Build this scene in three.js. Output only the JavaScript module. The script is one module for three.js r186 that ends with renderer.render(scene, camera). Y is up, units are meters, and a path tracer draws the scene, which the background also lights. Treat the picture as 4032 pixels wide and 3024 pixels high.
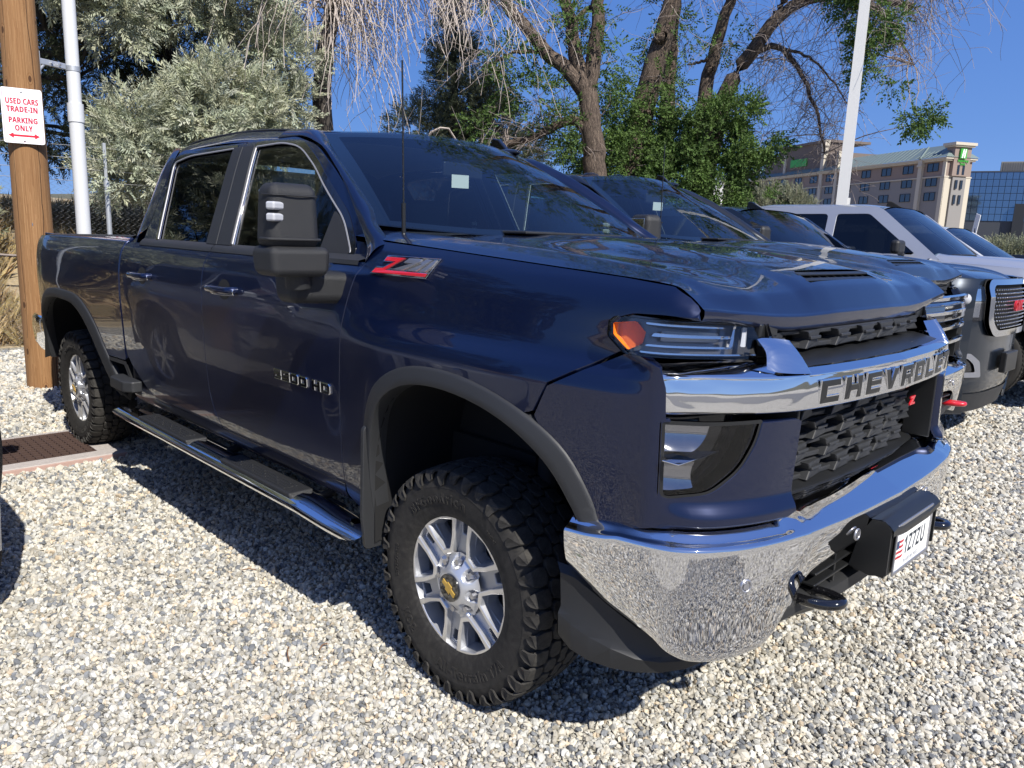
import * as THREE from 'three';
import { mergeGeometries, mergeVertices, toCreasedNormals } from 'three/addons/utils/BufferGeometryUtils.js';
import { RoundedBoxGeometry } from 'three/addons/geometries/RoundedBoxGeometry.js';
import { FontLoader } from 'three/addons/loaders/FontLoader.js';
import { TextGeometry } from 'three/addons/geometries/TextGeometry.js';
import { ImprovedNoise } from 'three/addons/math/ImprovedNoise.js';

// ---------------------------------------------------------------- camera, sky, sun, exposure
// World: x runs forward along the blue pickup, y is up, z runs to the pickup's right-hand side (towards the photographer).
const scene = new THREE.Scene();
const camera = new THREE.PerspectiveCamera(53.126, 4 / 3, 0.05, 2000);
camera.position.set(1.8063, 1.5598, 2.5432);
{
  const r = new THREE.Vector3(0.70311, 0.03656, -0.71014), u = new THREE.Vector3(-0.16011, 0.98117, -0.10801), f = new THREE.Vector3(-0.69283, -0.18964, -0.69572);
  camera.quaternion.setFromRotationMatrix(new THREE.Matrix4().makeBasis(r, u, f.clone().negate()));
}
const renderer = new THREE.WebGLRenderer({ antialias: true });
renderer.toneMapping = THREE.LinearToneMapping;
renderer.toneMappingExposure = 1.5;
renderer.shadowMap.enabled = true;

const SUN = new THREE.Vector3(0.97, 1.0, 0.27).normalize();
const sun = new THREE.DirectionalLight(new THREE.Color(1, 0.955, 0.88), 4.6);
sun.name = 'sun';
sun.position.copy(SUN).multiplyScalar(60);
sun.castShadow = true;
sun.shadow.mapSize.set(4096, 4096);
Object.assign(sun.shadow.camera, { left: -30, right: 30, top: 30, bottom: -30, near: 1, far: 160 });
scene.add(sun, sun.target);

{ // clear summer sky: deep blue overhead, paler towards the horizon and around the sun
  const W = 512, H = 256, d = new Float32Array(W * H * 4);
  for (let j = 0; j < H; j++) {
    const el = ((j + 0.5) / H - 0.5) * Math.PI, y = Math.sin(el);
    for (let i = 0; i < W; i++) {
      const az = ((i + 0.5) / W - 0.5) * 2 * Math.PI;
      const x = Math.cos(az) * Math.cos(el), z = Math.sin(az) * Math.cos(el);
      const c = Math.max(-1, Math.min(1, x * SUN.x + y * SUN.y + z * SUN.z));
      const h = Math.max(0, y), k = Math.exp(-h * 3.6), haze = Math.exp(-h * 14);
      const glow = 0.22 * Math.pow(Math.max(0, c), 10) + 0.5 * Math.pow(Math.max(0, c), 120) + 0.10 * (0.5 + 0.5 * c);
      let R = 0.030 + 0.125 * k + 0.16 * haze + glow, G = 0.135 + 0.255 * k + 0.14 * haze + glow, B = 0.56 + 0.34 * k + 0.03 * haze + glow * 0.9;
      if (y < 0) { const t = Math.min(1, -y * 8); R = R * (1 - t) + 0.2 * t; G = G * (1 - t) + 0.19 * t; B = B * (1 - t) + 0.17 * t; }
      const o = (j * W + i) * 4; d[o] = R; d[o + 1] = G; d[o + 2] = B; d[o + 3] = 1;
    }
  }
  const t = new THREE.DataTexture(d, W, H, THREE.RGBAFormat, THREE.FloatType);
  t.mapping = THREE.EquirectangularReflectionMapping; t.magFilter = THREE.LinearFilter; t.needsUpdate = true;
  scene.background = t; scene.environment = t;
  scene.backgroundIntensity = 0.62; scene.environmentIntensity = 0.62;
}

// ---------------------------------------------------------------- helpers
function rng(seed) { let s = seed >>> 0; return () => { s = (s + 0x6d2b79f5) >>> 0; let t = s; t = Math.imul(t ^ (t >>> 15), t | 1); t ^= t + Math.imul(t ^ (t >>> 7), t | 61); return ((t ^ (t >>> 14)) >>> 0) / 4294967296; }; }
const V = (x, y, z) => new THREE.Vector3(x, y, z);
const clamp = (x, a, b) => Math.max(a, Math.min(b, x)), lerp = (a, b, t) => a + (b - a) * t;
const smooth = (a, b, x) => { const t = clamp((x - a) / (b - a), 0, 1); return t * t * (3 - 2 * t); };
const rad = (d) => d * Math.PI / 180;
const perlin = new ImprovedNoise();
const noise = (x, y, z = 0) => perlin.noise(x, y, z);
const fbm = (x, y, z = 0, n = 4) => { let s = 0, a = 0.5; for (let i = 0; i < n; i++) { s += a * perlin.noise(x, y, z); x *= 2.03; y *= 2.03; z *= 2.03; a *= 0.5; } return s; };
// piecewise cubic through [x, y] pairs without overshoot
function curve(pts) {
  const n = pts.length, h = [], d = [], m = [];
  for (let i = 0; i < n - 1; i++) { h.push(pts[i + 1][0] - pts[i][0]); d.push((pts[i + 1][1] - pts[i][1]) / h[i]); }
  for (let i = 0; i < n; i++) m.push(i === 0 ? d[0] : i === n - 1 ? d[n - 2] : d[i - 1] * d[i] <= 0 ? 0 : 2 * d[i - 1] * d[i] / (d[i - 1] + d[i]));
  return (x) => {
    if (x <= pts[0][0]) return pts[0][1]; if (x >= pts[n - 1][0]) return pts[n - 1][1];
    let i = 0; while (x > pts[i + 1][0]) i++;
    const t = (x - pts[i][0]) / h[i], t2 = t * t, t3 = t2 * t;
    return (2 * t3 - 3 * t2 + 1) * pts[i][1] + (t3 - 2 * t2 + t) * h[i] * m[i] + (-2 * t3 + 3 * t2) * pts[i + 1][1] + (t3 - t2) * h[i] * m[i + 1];
  };
}
// signed distance to a polygon, positive inside
function sdPoly(poly) {
  const n = poly.length;
  return (x, y) => {
    let best = 1e9, inside = false;
    for (let i = 0, j = n - 1; i < n; j = i++) {
      const ax = poly[j][0], ay = poly[j][1], bx = poly[i][0], by = poly[i][1], dx = bx - ax, dy = by - ay;
      const t = clamp(((x - ax) * dx + (y - ay) * dy) / (dx * dx + dy * dy || 1), 0, 1), ex = x - ax - t * dx, ey = y - ay - t * dy;
      best = Math.min(best, ex * ex + ey * ey);
      if ((ay > y) !== (by > y) && x < (bx - ax) * (y - ay) / (by - ay) + ax) inside = !inside;
    }
    return inside ? Math.sqrt(best) : -Math.sqrt(best);
  };
}
// corners of a polygon rounded with radius r (a number, or one per corner)
function roundPoly(poly, r, seg = 5) {
  const out = [], n = poly.length;
  poly.forEach((p, i) => {
    const a = poly[(i + n - 1) % n], b = poly[(i + 1) % n], R = Array.isArray(r) ? r[i] : (p[2] ?? r);
    const la = Math.hypot(a[0] - p[0], a[1] - p[1]), lb = Math.hypot(b[0] - p[0], b[1] - p[1]), k = Math.min(R, la * 0.48, lb * 0.48);
    if (k < 1e-4) { out.push([p[0], p[1]]); return; }
    const s = [p[0] + (a[0] - p[0]) / la * k, p[1] + (a[1] - p[1]) / la * k], e = [p[0] + (b[0] - p[0]) / lb * k, p[1] + (b[1] - p[1]) / lb * k];
    for (let q = 0; q <= seg; q++) { const t = q / seg, u = 1 - t; out.push([u * u * s[0] + 2 * u * t * p[0] + t * t * e[0], u * u * s[1] + 2 * u * t * p[1] + t * t * e[1]]); }
  });
  return out;
}
// A trimmed panel: f(u, v) -> [x, y, z] on a grid, kept where inside(u, v) > 0, its cut edges turned in by `thick`.
function panel({ f, inside, u0, u1, v0, v1, nu, nv, flip = false, thick = 0.012, uv = null, back = false }) {
  const pos = [], nor = [], uvs = [], idx = [], e = 1e-4;
  const sgn = flip ? -1 : 1;
  const normal = (u, v) => {
    const a = f(u + e, v), b = f(u - e, v), c = f(u, v + e), d = f(u, v - e);
    const ux = a[0] - b[0], uy = a[1] - b[1], uz = a[2] - b[2], vx = c[0] - d[0], vy = c[1] - d[1], vz = c[2] - d[2];
    const x = uy * vz - uz * vy, y = uz * vx - ux * vz, z = ux * vy - uy * vx, l = (Math.hypot(x, y, z) || 1) * sgn;
    return [x / l, y / l, z / l];
  };
  const add = (u, v) => { const p = f(u, v), n = normal(u, v); pos.push(...p); nor.push(...n); uvs.push(...(uv ? uv(u, v) : [u, v])); return pos.length / 3 - 1; };
  const gu = (i) => u0 + (u1 - u0) * i / nu, gv = (j) => v0 + (v1 - v0) * j / nv;
  const D = new Float32Array((nu + 1) * (nv + 1)), id = new Int32Array((nu + 1) * (nv + 1)).fill(-1), cut = new Map(), edges = [];
  for (let j = 0; j <= nv; j++) for (let i = 0; i <= nu; i++) D[j * (nu + 1) + i] = inside ? inside(gu(i), gv(j)) || -1e-9 : 1;
  const vert = (k) => { if (id[k] < 0) id[k] = add(gu(k % (nu + 1)), gv(Math.floor(k / (nu + 1)))); return id[k]; };
  const cross = (a, b) => {
    const key = a < b ? a * 1e7 + b : b * 1e7 + a;
    if (!cut.has(key)) {
      let ua = gu(a % (nu + 1)), va = gv(Math.floor(a / (nu + 1))), ub = gu(b % (nu + 1)), vb = gv(Math.floor(b / (nu + 1)));
      if (D[a] < 0) [ua, va, ub, vb] = [ub, vb, ua, va];
      for (let q = 0; q < 12; q++) { const um = (ua + ub) / 2, vm = (va + vb) / 2; if (inside(um, vm) > 0) { ua = um; va = vm; } else { ub = um; vb = vm; } }
      cut.set(key, add(ua, va));
    }
    return cut.get(key);
  };
  const tri = (a, b, c) => { if (a !== b && b !== c && a !== c) idx.push(...(flip ? [a, c, b] : [a, b, c])); };
  const doTri = (a, b, c) => {
    const k = [a, b, c], s = k.map((q) => D[q] > 0), n = s.filter(Boolean).length;
    if (n === 0) return;
    if (n === 3) { tri(vert(a), vert(b), vert(c)); return; }
    if (n === 1) { const i = s.indexOf(true), p = k[i], q = k[(i + 1) % 3], r = k[(i + 2) % 3], x = cross(p, q), y = cross(p, r); tri(vert(p), x, y); edges.push([x, y]); return; }
    const i = s.indexOf(false), p = k[i], q = k[(i + 1) % 3], r = k[(i + 2) % 3], x = cross(q, p), y = cross(r, p);
    tri(vert(q), vert(r), x); tri(vert(r), y, x); edges.push([y, x]);
  };
  for (let j = 0; j < nv; j++) for (let i = 0; i < nu; i++) {
    const a = j * (nu + 1) + i, b = a + 1, c = a + nu + 1, d = c + 1;
    if ((i + j) & 1) { doTri(a, b, d); doTri(a, d, c); } else { doTri(a, b, c); doTri(b, d, c); }
  }
  // outer grid border
  const edgeIf = (a, b) => { if (D[a] > 0 && D[b] > 0) edges.push([vert(a), vert(b)]); else if (D[a] > 0) edges.push([vert(a), cross(a, b)]); else if (D[b] > 0) edges.push([cross(a, b), vert(b)]); };
  if (thick) {
    for (let i = 0; i < nu; i++) { edgeIf(i, i + 1); edgeIf(nv * (nu + 1) + i + 1, nv * (nu + 1) + i); }
    for (let j = 0; j < nv; j++) { edgeIf((j + 1) * (nu + 1), j * (nu + 1)); edgeIf(j * (nu + 1) + nu, (j + 1) * (nu + 1) + nu); }
    for (const [a, b] of edges) {
      const A = pos.slice(a * 3, a * 3 + 3), B = pos.slice(b * 3, b * 3 + 3), na = nor.slice(a * 3, a * 3 + 3), nb = nor.slice(b * 3, b * 3 + 3);
      const ex = B[0] - A[0], ey = B[1] - A[1], ez = B[2] - A[2];
      let ox = ey * na[2] - ez * na[1], oy = ez * na[0] - ex * na[2], oz = ex * na[1] - ey * na[0];
      const l = (Math.hypot(ox, oy, oz) || 1) * sgn; ox /= l; oy /= l; oz /= l;
      const s = pos.length / 3;
      for (const [P, N, t] of [[A, na, 0], [B, nb, 0], [A, na, thick], [B, nb, thick]]) {
        pos.push(P[0] - N[0] * t, P[1] - N[1] * t, P[2] - N[2] * t);
        nor.push(t ? ox : (ox + N[0]) * 0.7071, t ? oy : (oy + N[1]) * 0.7071, t ? oz : (oz + N[2]) * 0.7071); uvs.push(0, 0);
      }
      if (flip) idx.push(s, s + 3, s + 1, s, s + 2, s + 3); else idx.push(s, s + 2, s + 1, s + 1, s + 2, s + 3);
    }
  }
  const g = new THREE.BufferGeometry();
  g.setAttribute('position', new THREE.Float32BufferAttribute(pos, 3)); g.setAttribute('normal', new THREE.Float32BufferAttribute(nor, 3)); g.setAttribute('uv', new THREE.Float32BufferAttribute(uvs, 2));
  g.setIndex(idx);
  return g;
}
// smooth surface through a grid of control points rows[i][j] = [x, y, z]
function gridSurface(rows) {
  const R = rows.length, Cn = rows[0].length, axes = [0, 1, 2];
  const curvesV = rows.map((row) => axes.map((k) => curve(row.map((p, j) => [j / (Cn - 1), p[k]]))));
  return (u, v) => { // u along the rows' index, v along each row
    const cols = axes.map((k) => { const pts = []; for (let i = 0; i < R; i++) pts.push([i / (R - 1), curvesV[i][k](v)]); return curve(pts)(u); });
    return cols;
  };
}
function loft(rows, nu, nv, opt = {}) { const f = gridSurface(rows); return panel({ f: (u, v) => f(clamp(u, 0, 1), clamp(v, 0, 1)), u0: 0, u1: 1, v0: 0, v1: 1, nu, nv, thick: 0, ...opt }); }
const norm = (g) => { if (!g.index) { const n = g.attributes.position.count; g.setIndex(Array.from({ length: n }, (_, i) => i)); } for (const k of Object.keys(g.attributes)) if (!['position', 'normal', 'uv'].includes(k)) g.deleteAttribute(k); if (!g.attributes.uv) g.setAttribute('uv', new THREE.Float32BufferAttribute(new Float32Array(g.attributes.position.count * 2), 2)); g.morphAttributes = {}; g.clearGroups(); return g; };
const merge = (list) => mergeGeometries(list.flat(9).map(norm), false);
function mirrorZ(g) { const m = g.clone(); m.applyMatrix4(new THREE.Matrix4().makeScale(1, 1, -1)); if (m.index) { const a = m.index.array; for (let i = 0; i < a.length; i += 3) { const t = a[i]; a[i] = a[i + 1]; a[i + 1] = t; } } return m; }
const both = (g) => { const q = Array.isArray(g) ? merge(g) : norm(g); return [q, mirrorZ(q)]; };
const move = (g, x, y, z, rx = 0, ry = 0, rz = 0) => { if (rx) g.rotateX(rx); if (ry) g.rotateY(ry); if (rz) g.rotateZ(rz); g.translate(x, y, z); return g; };
const box = (w, h, d, x = 0, y = 0, z = 0, r = 0.006) => { const k = Math.min(r, w / 2.2, h / 2.2, d / 2.2); const g = new RoundedBoxGeometry(w, h, d, 2, k); g.translate(x, y, z); return g; };
function tube(pts, r, seg = 24, rs = 8, closed = false) {
  const c = new THREE.CatmullRomCurve3(pts.map((p) => V(...p)), closed, 'centripetal');
  const g = new THREE.TubeGeometry(c, seg, 1, rs, closed), P = g.attributes.position, ringN = rs + 1;
  for (let i = 0; i <= seg; i++) { const t = i / seg, q = c.getPointAt(t), R = typeof r === 'function' ? r(t) : r; for (let j = 0; j < ringN; j++) { const k = i * ringN + j; P.setXYZ(k, q.x + (P.getX(k) - q.x) * R, q.y + (P.getY(k) - q.y) * R, q.z + (P.getZ(k) - q.z) * R); } }
  if (!closed) { const caps = []; for (const t of [0, 1]) { const q = c.getPointAt(t), d = c.getTangentAt(t), R = typeof r === 'function' ? r(t) : r; const cg = new THREE.CircleGeometry(R, rs); cg.lookAt(t ? d : d.negate()); cg.translate(q.x, q.y, q.z); caps.push(cg); } return merge([g, caps]); }
  return g;
}
function rod(a, b, r, rs = 8) { const A = V(...a), B = V(...b), l = A.distanceTo(B), g = new THREE.CylinderGeometry(r, r, l, rs); g.translate(0, l / 2, 0); g.applyQuaternion(new THREE.Quaternion().setFromUnitVectors(V(0, 1, 0), B.clone().sub(A).normalize())); g.translate(A.x, A.y, A.z); return g; }
const shapeOf = (poly, holes = []) => { const s = new THREE.Shape(poly.map((p) => new THREE.Vector2(p[0], p[1]))); for (const h of holes) s.holes.push(new THREE.Path(h.map((p) => new THREE.Vector2(p[0], p[1])))); return s; };
const extrude = (poly, depth, bevel = 0, holes = [], seg = 2) => new THREE.ExtrudeGeometry(shapeOf(poly, holes), { depth, bevelEnabled: bevel > 0, bevelSize: bevel, bevelThickness: bevel, bevelSegments: seg, bevelOffset: -bevel, curveSegments: 6 });
const creased = (g, a = 35) => toCreasedNormals(g.index ? g.toNonIndexed() : g, rad(a));

const used = new Map();
function numbered(name) { const n = used.get(name) ?? 0; used.set(name, n + 1); return n ? name + '_' + String(n).padStart(3, '0') : name; }
function tag(o, label, category, group, kind) { if (label) o.userData.label = label; if (category) o.userData.category = category; if (group) o.userData.group = group; if (kind) o.userData.kind = kind; return o; }
function thing(name, label, category, pos = [0, 0, 0], group) { const o = new THREE.Group(); o.name = numbered(name); o.position.set(...pos); tag(o, label, category, group); scene.add(o); return o; }
function part(name, geo, mat, parent = scene, label) {
  const g = Array.isArray(geo) ? merge(geo) : geo, m = new THREE.Mesh(g, mat);
  m.name = parent === scene ? numbered(name) : name; m.castShadow = m.receiveShadow = true; if (label) m.userData.label = label; parent.add(m); return m;
}
function subgroup(name, parent, pos = [0, 0, 0]) { const o = new THREE.Group(); o.name = name; o.position.set(...pos); parent.add(o); return o; }
function structure(name, geo, mat) { const m = part(name, geo, mat); m.userData.kind = 'structure'; return m; }
function canvasTex(w, h, draw, { srgb = true, repeat = null } = {}) {
  const c = document.createElement('canvas'); c.width = w; c.height = h; draw(c.getContext('2d'), w, h);
  const t = new THREE.CanvasTexture(c); if (srgb) t.colorSpace = THREE.SRGBColorSpace; t.wrapS = t.wrapT = THREE.RepeatWrapping; if (repeat) t.repeat.set(...repeat); return t;
}
function dataTex(w, h, fn, { repeat = null } = {}) { // fn(x, y) -> [r, g, b] linear 0..1, tiled
  const d = new Float32Array(w * h * 4);
  for (let y = 0; y < h; y++) for (let x = 0; x < w; x++) { const c = fn(x / w, y / h), o = (y * w + x) * 4; d[o] = c[0]; d[o + 1] = c[1] ?? c[0]; d[o + 2] = c[2] ?? c[0]; d[o + 3] = 1; }
  const t = new THREE.DataTexture(d, w, h, THREE.RGBAFormat, THREE.FloatType); t.magFilter = THREE.LinearFilter; t.wrapS = t.wrapT = THREE.RepeatWrapping; if (repeat) t.repeat.set(...repeat); t.needsUpdate = true; return t;
}
// noise that tiles over the unit square
const tnoise = (u, v, f, z = 0) => { const a = u * 2 * Math.PI, b = v * 2 * Math.PI, r = f / 6.283; return noise(Math.cos(a) * r + 7.3, Math.sin(a) * r + Math.cos(b) * r * 0.83 + 3.1, Math.sin(b) * r + z * 5.7); };
const std = (o) => new THREE.MeshStandardMaterial(o), phys = (o) => new THREE.MeshPhysicalMaterial(o);
const rgb = (r, g, b) => new THREE.Color().setRGB(r, g, b);
const font = await new FontLoader().loadAsync('fonts/droid/droid_sans_bold.typeface.json');
// ---------------------------------------------------------------- materials
const M = {};
{
  const flake = dataTex(512, 512, (() => { const r = rng(5); return () => { const k = 0.8 + 0.4 * r(); return [k, k, k]; }; })(), { repeat: [9, 9] });
  M.navy = phys({ name: 'navy_paint', color: rgb(0.0020, 0.0075, 0.038), map: flake, metalness: 0.55, roughness: 0.36, clearcoat: 1, clearcoatRoughness: 0.012 });
  M.black = phys({ name: 'black_paint', color: rgb(0.006, 0.007, 0.009), metalness: 0.3, roughness: 0.4, clearcoat: 1, clearcoatRoughness: 0.015 });
  M.slate = phys({ name: 'slate_paint', color: rgb(0.012, 0.018, 0.028), metalness: 0.5, roughness: 0.35, clearcoat: 1, clearcoatRoughness: 0.02 });
  M.silver = phys({ name: 'silver_paint', color: rgb(0.45, 0.46, 0.48), metalness: 0.5, roughness: 0.38, clearcoat: 1, clearcoatRoughness: 0.03 });
  M.white = phys({ name: 'white_paint', color: rgb(0.78, 0.78, 0.77), roughness: 0.4, clearcoat: 1, clearcoatRoughness: 0.03 });
  M.grey = phys({ name: 'grey_paint', color: rgb(0.36, 0.37, 0.38), metalness: 0.4, roughness: 0.4, clearcoat: 1, clearcoatRoughness: 0.03 });
  const grain = dataTex(256, 256, (() => { const r = rng(9); return () => { const k = r(); return [k, k, k]; }; })());
  const g4 = grain.clone(); g4.repeat.set(30, 30); g4.needsUpdate = true;
  M.plastic = std({ name: 'black_plastic', color: rgb(0.016, 0.0165, 0.0175), roughness: 0.52, bumpMap: g4, bumpScale: 0.0006 });
  M.plasticSatin = std({ name: 'satin_black_plastic', color: rgb(0.012, 0.0125, 0.013), roughness: 0.34 });
  M.trim = std({ name: 'grey_black_trim', color: rgb(0.022, 0.023, 0.025), roughness: 0.55 });
  M.gloss = phys({ name: 'gloss_black', color: rgb(0.006, 0.006, 0.007), roughness: 0.08, clearcoat: 1, clearcoatRoughness: 0.02 });
  M.dark = std({ name: 'dark_underside', color: rgb(0.006, 0.006, 0.0065), roughness: 0.9 });
  const wob = dataTex(256, 256, (u, v) => { const k = 0.5 + 0.5 * (tnoise(u, v, 5) * 0.7 + tnoise(u, v, 13, 2) * 0.3); return [k, k, k]; });
  M.chrome = std({ name: 'chrome', color: rgb(0.83, 0.83, 0.84), metalness: 1, roughness: 0.035, bumpMap: wob, bumpScale: 0.0016 });
  M.chromeThin = std({ name: 'chrome_trim', color: rgb(0.82, 0.82, 0.83), metalness: 1, roughness: 0.06 });
  M.bright = std({ name: 'dull_bright_trim', color: rgb(0.30, 0.30, 0.31), metalness: 0.3, roughness: 0.45 });
  M.lampGrey = std({ name: 'lamp_inner_grey', color: rgb(0.16, 0.16, 0.17), metalness: 0.7, roughness: 0.22 });
  M.steel = std({ name: 'steel', color: rgb(0.5, 0.5, 0.52), metalness: 0.9, roughness: 0.35 });
  M.alloy = std({ name: 'machined_alloy', color: rgb(0.78, 0.77, 0.75), metalness: 0.82, roughness: 0.36 });
  M.alloyPaint = std({ name: 'silver_wheel_paint', color: rgb(0.42, 0.43, 0.45), metalness: 0.6, roughness: 0.38 });
  M.hub = std({ name: 'silver_hub_paint', color: rgb(0.66, 0.67, 0.69), metalness: 0.7, roughness: 0.3 });
  const dust = dataTex(512, 512, (u, v) => { const k = 0.75 + 0.5 * tnoise(u, v, 7) + 0.35 * tnoise(u, v, 31, 4); return [k, k * 0.96, k * 0.9]; }, { repeat: [2, 2] });
  M.rubber = std({ name: 'tyre_rubber', color: rgb(0.026, 0.0245, 0.0225), map: dust, roughness: 0.78 });
  M.rubberTread = std({ name: 'tyre_tread', color: rgb(0.036, 0.0345, 0.032), map: dust, roughness: 0.85 });
  M.glass = phys({ name: 'windscreen_glass', color: rgb(0.60, 0.68, 0.66), transmission: 1, roughness: 0, ior: 1.52, thickness: 0 });
  M.glassSide = phys({ name: 'side_glass', color: rgb(0.50, 0.60, 0.56), transmission: 1, roughness: 0, ior: 1.55, thickness: 0 });
  M.glassDark = phys({ name: 'privacy_glass', color: rgb(0.05, 0.055, 0.06), transmission: 1, roughness: 0, ior: 1.55, thickness: 0 });
  M.lens = phys({ name: 'lamp_lens', color: rgb(0.93, 0.94, 0.95), transmission: 1, roughness: 0, ior: 1.5, thickness: 0 });
  M.smoke = phys({ name: 'smoked_lens', color: rgb(0.62, 0.62, 0.63), transmission: 1, roughness: 0, ior: 1.5, thickness: 0 });
  M.amber = phys({ name: 'amber_reflector', color: rgb(0.85, 0.20, 0.012), roughness: 0.25, clearcoat: 1, clearcoatRoughness: 0.05, bumpMap: g4, bumpScale: 0.002 });
  M.redLens = phys({ name: 'red_lens', color: rgb(0.32, 0.012, 0.012), roughness: 0.15, clearcoat: 1 });
  M.red = phys({ name: 'red_paint', color: rgb(0.55, 0.012, 0.022), roughness: 0.35, clearcoat: 0.8 });
  M.gold = std({ name: 'gold', color: rgb(0.62, 0.40, 0.09), metalness: 0.5, roughness: 0.4 });
  M.seat = std({ name: 'dark_upholstery', color: rgb(0.022, 0.024, 0.027), roughness: 0.85 });
  M.cabin = std({ name: 'cabin_trim', color: rgb(0.04, 0.042, 0.045), roughness: 0.8 });
  M.headliner = std({ name: 'light_headliner', color: rgb(0.28, 0.28, 0.27), roughness: 0.95 });
  M.ledWhite = std({ name: 'white_lamp_plastic', color: rgb(0.42, 0.43, 0.45), roughness: 0.3 });
  M.whitePrint = std({ name: 'white_sheet', color: rgb(0.8, 0.8, 0.79), roughness: 0.6 });
}
// ---------------------------------------------------------------- ground, hill, gravel
const hillY = (x, z) => { // level lot up to the fence line, then a bank of dry grass
  const d = -8.95 - x; if (d <= 0) return 0;
  return 1.55 * smooth(0.1, 4.6, d) + 0.55 * smooth(4, 14, d) + 0.012 * Math.max(0, d - 14) + 0.16 * fbm(x * 0.35, z * 0.35, 3, 3) * smooth(0.3, 2, d);
};
const grassTex = dataTex(512, 512, (u, v) => { const a = 0.5 + 0.5 * tnoise(u, v, 9), b = 0.5 + 0.5 * tnoise(u, v, 60, 2), c = 0.5 + 0.5 * tnoise(u, v, 180, 4), k = 0.55 + 0.35 * b + 0.35 * c; return [0.36 * k * (0.8 + 0.3 * a), 0.285 * k * (0.82 + 0.26 * a), 0.165 * k]; }, { repeat: [1, 1] });
{
  // gravel sheet: each stone of the tile is a cell of its own tone, with a relief
  const N = 56, r = rng(77), px = new Float32Array(N * N), py = new Float32Array(N * N), tone = new Float32Array(N * N), hue = new Float32Array(N * N), tilt = new Float32Array(N * N * 2);
  for (let i = 0; i < N * N; i++) { px[i] = r(); py[i] = r(); const t = r(); tone[i] = t < 0.14 ? 0.34 + 0.2 * r() : t < 0.45 ? 0.66 + 0.2 * r() : 0.9 + 0.28 * r(); hue[i] = r(); tilt[i * 2] = r() - 0.5; tilt[i * 2 + 1] = r() - 0.5; }
  const S = 1024, col = new Float32Array(S * S * 4), hgt = new Float32Array(S * S * 4);
  for (let y = 0; y < S; y++) for (let x = 0; x < S; x++) {
    const gx = x / S * N, gy = y / S * N, cx = Math.floor(gx), cy = Math.floor(gy); let d1 = 9, d2 = 9, id = 0, ox = 0, oy = 0;
    for (let j = -1; j <= 1; j++) for (let i = -1; i <= 1; i++) { const k = ((cy + j + N) % N) * N + (cx + i + N) % N, dx = cx + i + px[k] - gx, dy = cy + j + py[k] - gy, d = dx * dx + dy * dy; if (d < d1) { d2 = d1; d1 = d; id = k; ox = dx; oy = dy; } else if (d < d2) d2 = d; }
    const e = Math.min(1, (Math.sqrt(d2) - Math.sqrt(d1)) * 2.6), o = (y * S + x) * 4, k = tone[id] * 0.44, w = hue[id], gap = 0.45 + 0.55 * smooth(0, 0.3, e);
    col[o] = k * gap * (1.0 + 0.05 * w); col[o + 1] = k * gap * (0.955 + 0.02 * w); col[o + 2] = k * gap * (0.86 - 0.09 * w); col[o + 3] = 1;
    const h = smooth(0, 0.5, e) * 0.75 + (tilt[id * 2] * ox + tilt[id * 2 + 1] * oy) * 0.9; hgt[o] = hgt[o + 1] = hgt[o + 2] = clamp(h, 0, 1); hgt[o + 3] = 1;
  }
  const mkT = (d) => { const t = new THREE.DataTexture(d, S, S, THREE.RGBAFormat, THREE.FloatType); t.magFilter = THREE.LinearFilter; t.wrapS = t.wrapT = THREE.RepeatWrapping; t.needsUpdate = true; return t; };
  M.gravel = std({ name: 'gravel_sheet', map: mkT(col), bumpMap: mkT(hgt), bumpScale: 0.012, roughness: 0.95 });
  const g = new THREE.PlaneGeometry(400, 400, 40, 40); g.rotateX(-Math.PI / 2); g.translate(0, -0.004, 0);
  const p = g.attributes.position, u = g.attributes.uv; for (let i = 0; i < p.count; i++) u.setXY(i, p.getX(i) / 1.25, p.getZ(i) / 1.25);
  structure('ground', g, M.gravel);
  // bank behind the fence
  const hx = 90, hz = 150, pos = [], uv = [], idx = [];
  for (let i = 0; i <= hx; i++) for (let j = 0; j <= hz; j++) { const t = i / hx, x = -9.0 - 90 * t * t - 2 * t, z = lerp(-150, 40, j / hz); pos.push(x, hillY(x, z) + (i ? 0.01 : -0.05), z); uv.push(x / 3, z / 3); }
  for (let i = 0; i < hx; i++) for (let j = 0; j < hz; j++) { const a = i * (hz + 1) + j; idx.push(a, a + 1, a + hz + 1, a + 1, a + hz + 2, a + hz + 1); }
  const hg = new THREE.BufferGeometry(); hg.setAttribute('position', new THREE.Float32BufferAttribute(pos, 3)); hg.setAttribute('uv', new THREE.Float32BufferAttribute(uv, 2)); hg.setIndex(idx); hg.computeVertexNormals();
  M.hill = std({ name: 'dry_grass_soil', map: grassTex, roughness: 1 });
  structure('hill', hg, M.hill);
}
function scatter(name, geo, mat, list, parent) { // list of [Matrix4, Color?]
  const im = new THREE.InstancedMesh(geo, mat, list.length);
  list.forEach(([m, c], i) => { im.setMatrixAt(i, m); if (c) im.setColorAt(i, c); });
  im.name = name; im.castShadow = im.receiveShadow = true; im.userData.kind = 'stuff'; parent.add(im); return im;
}
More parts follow.
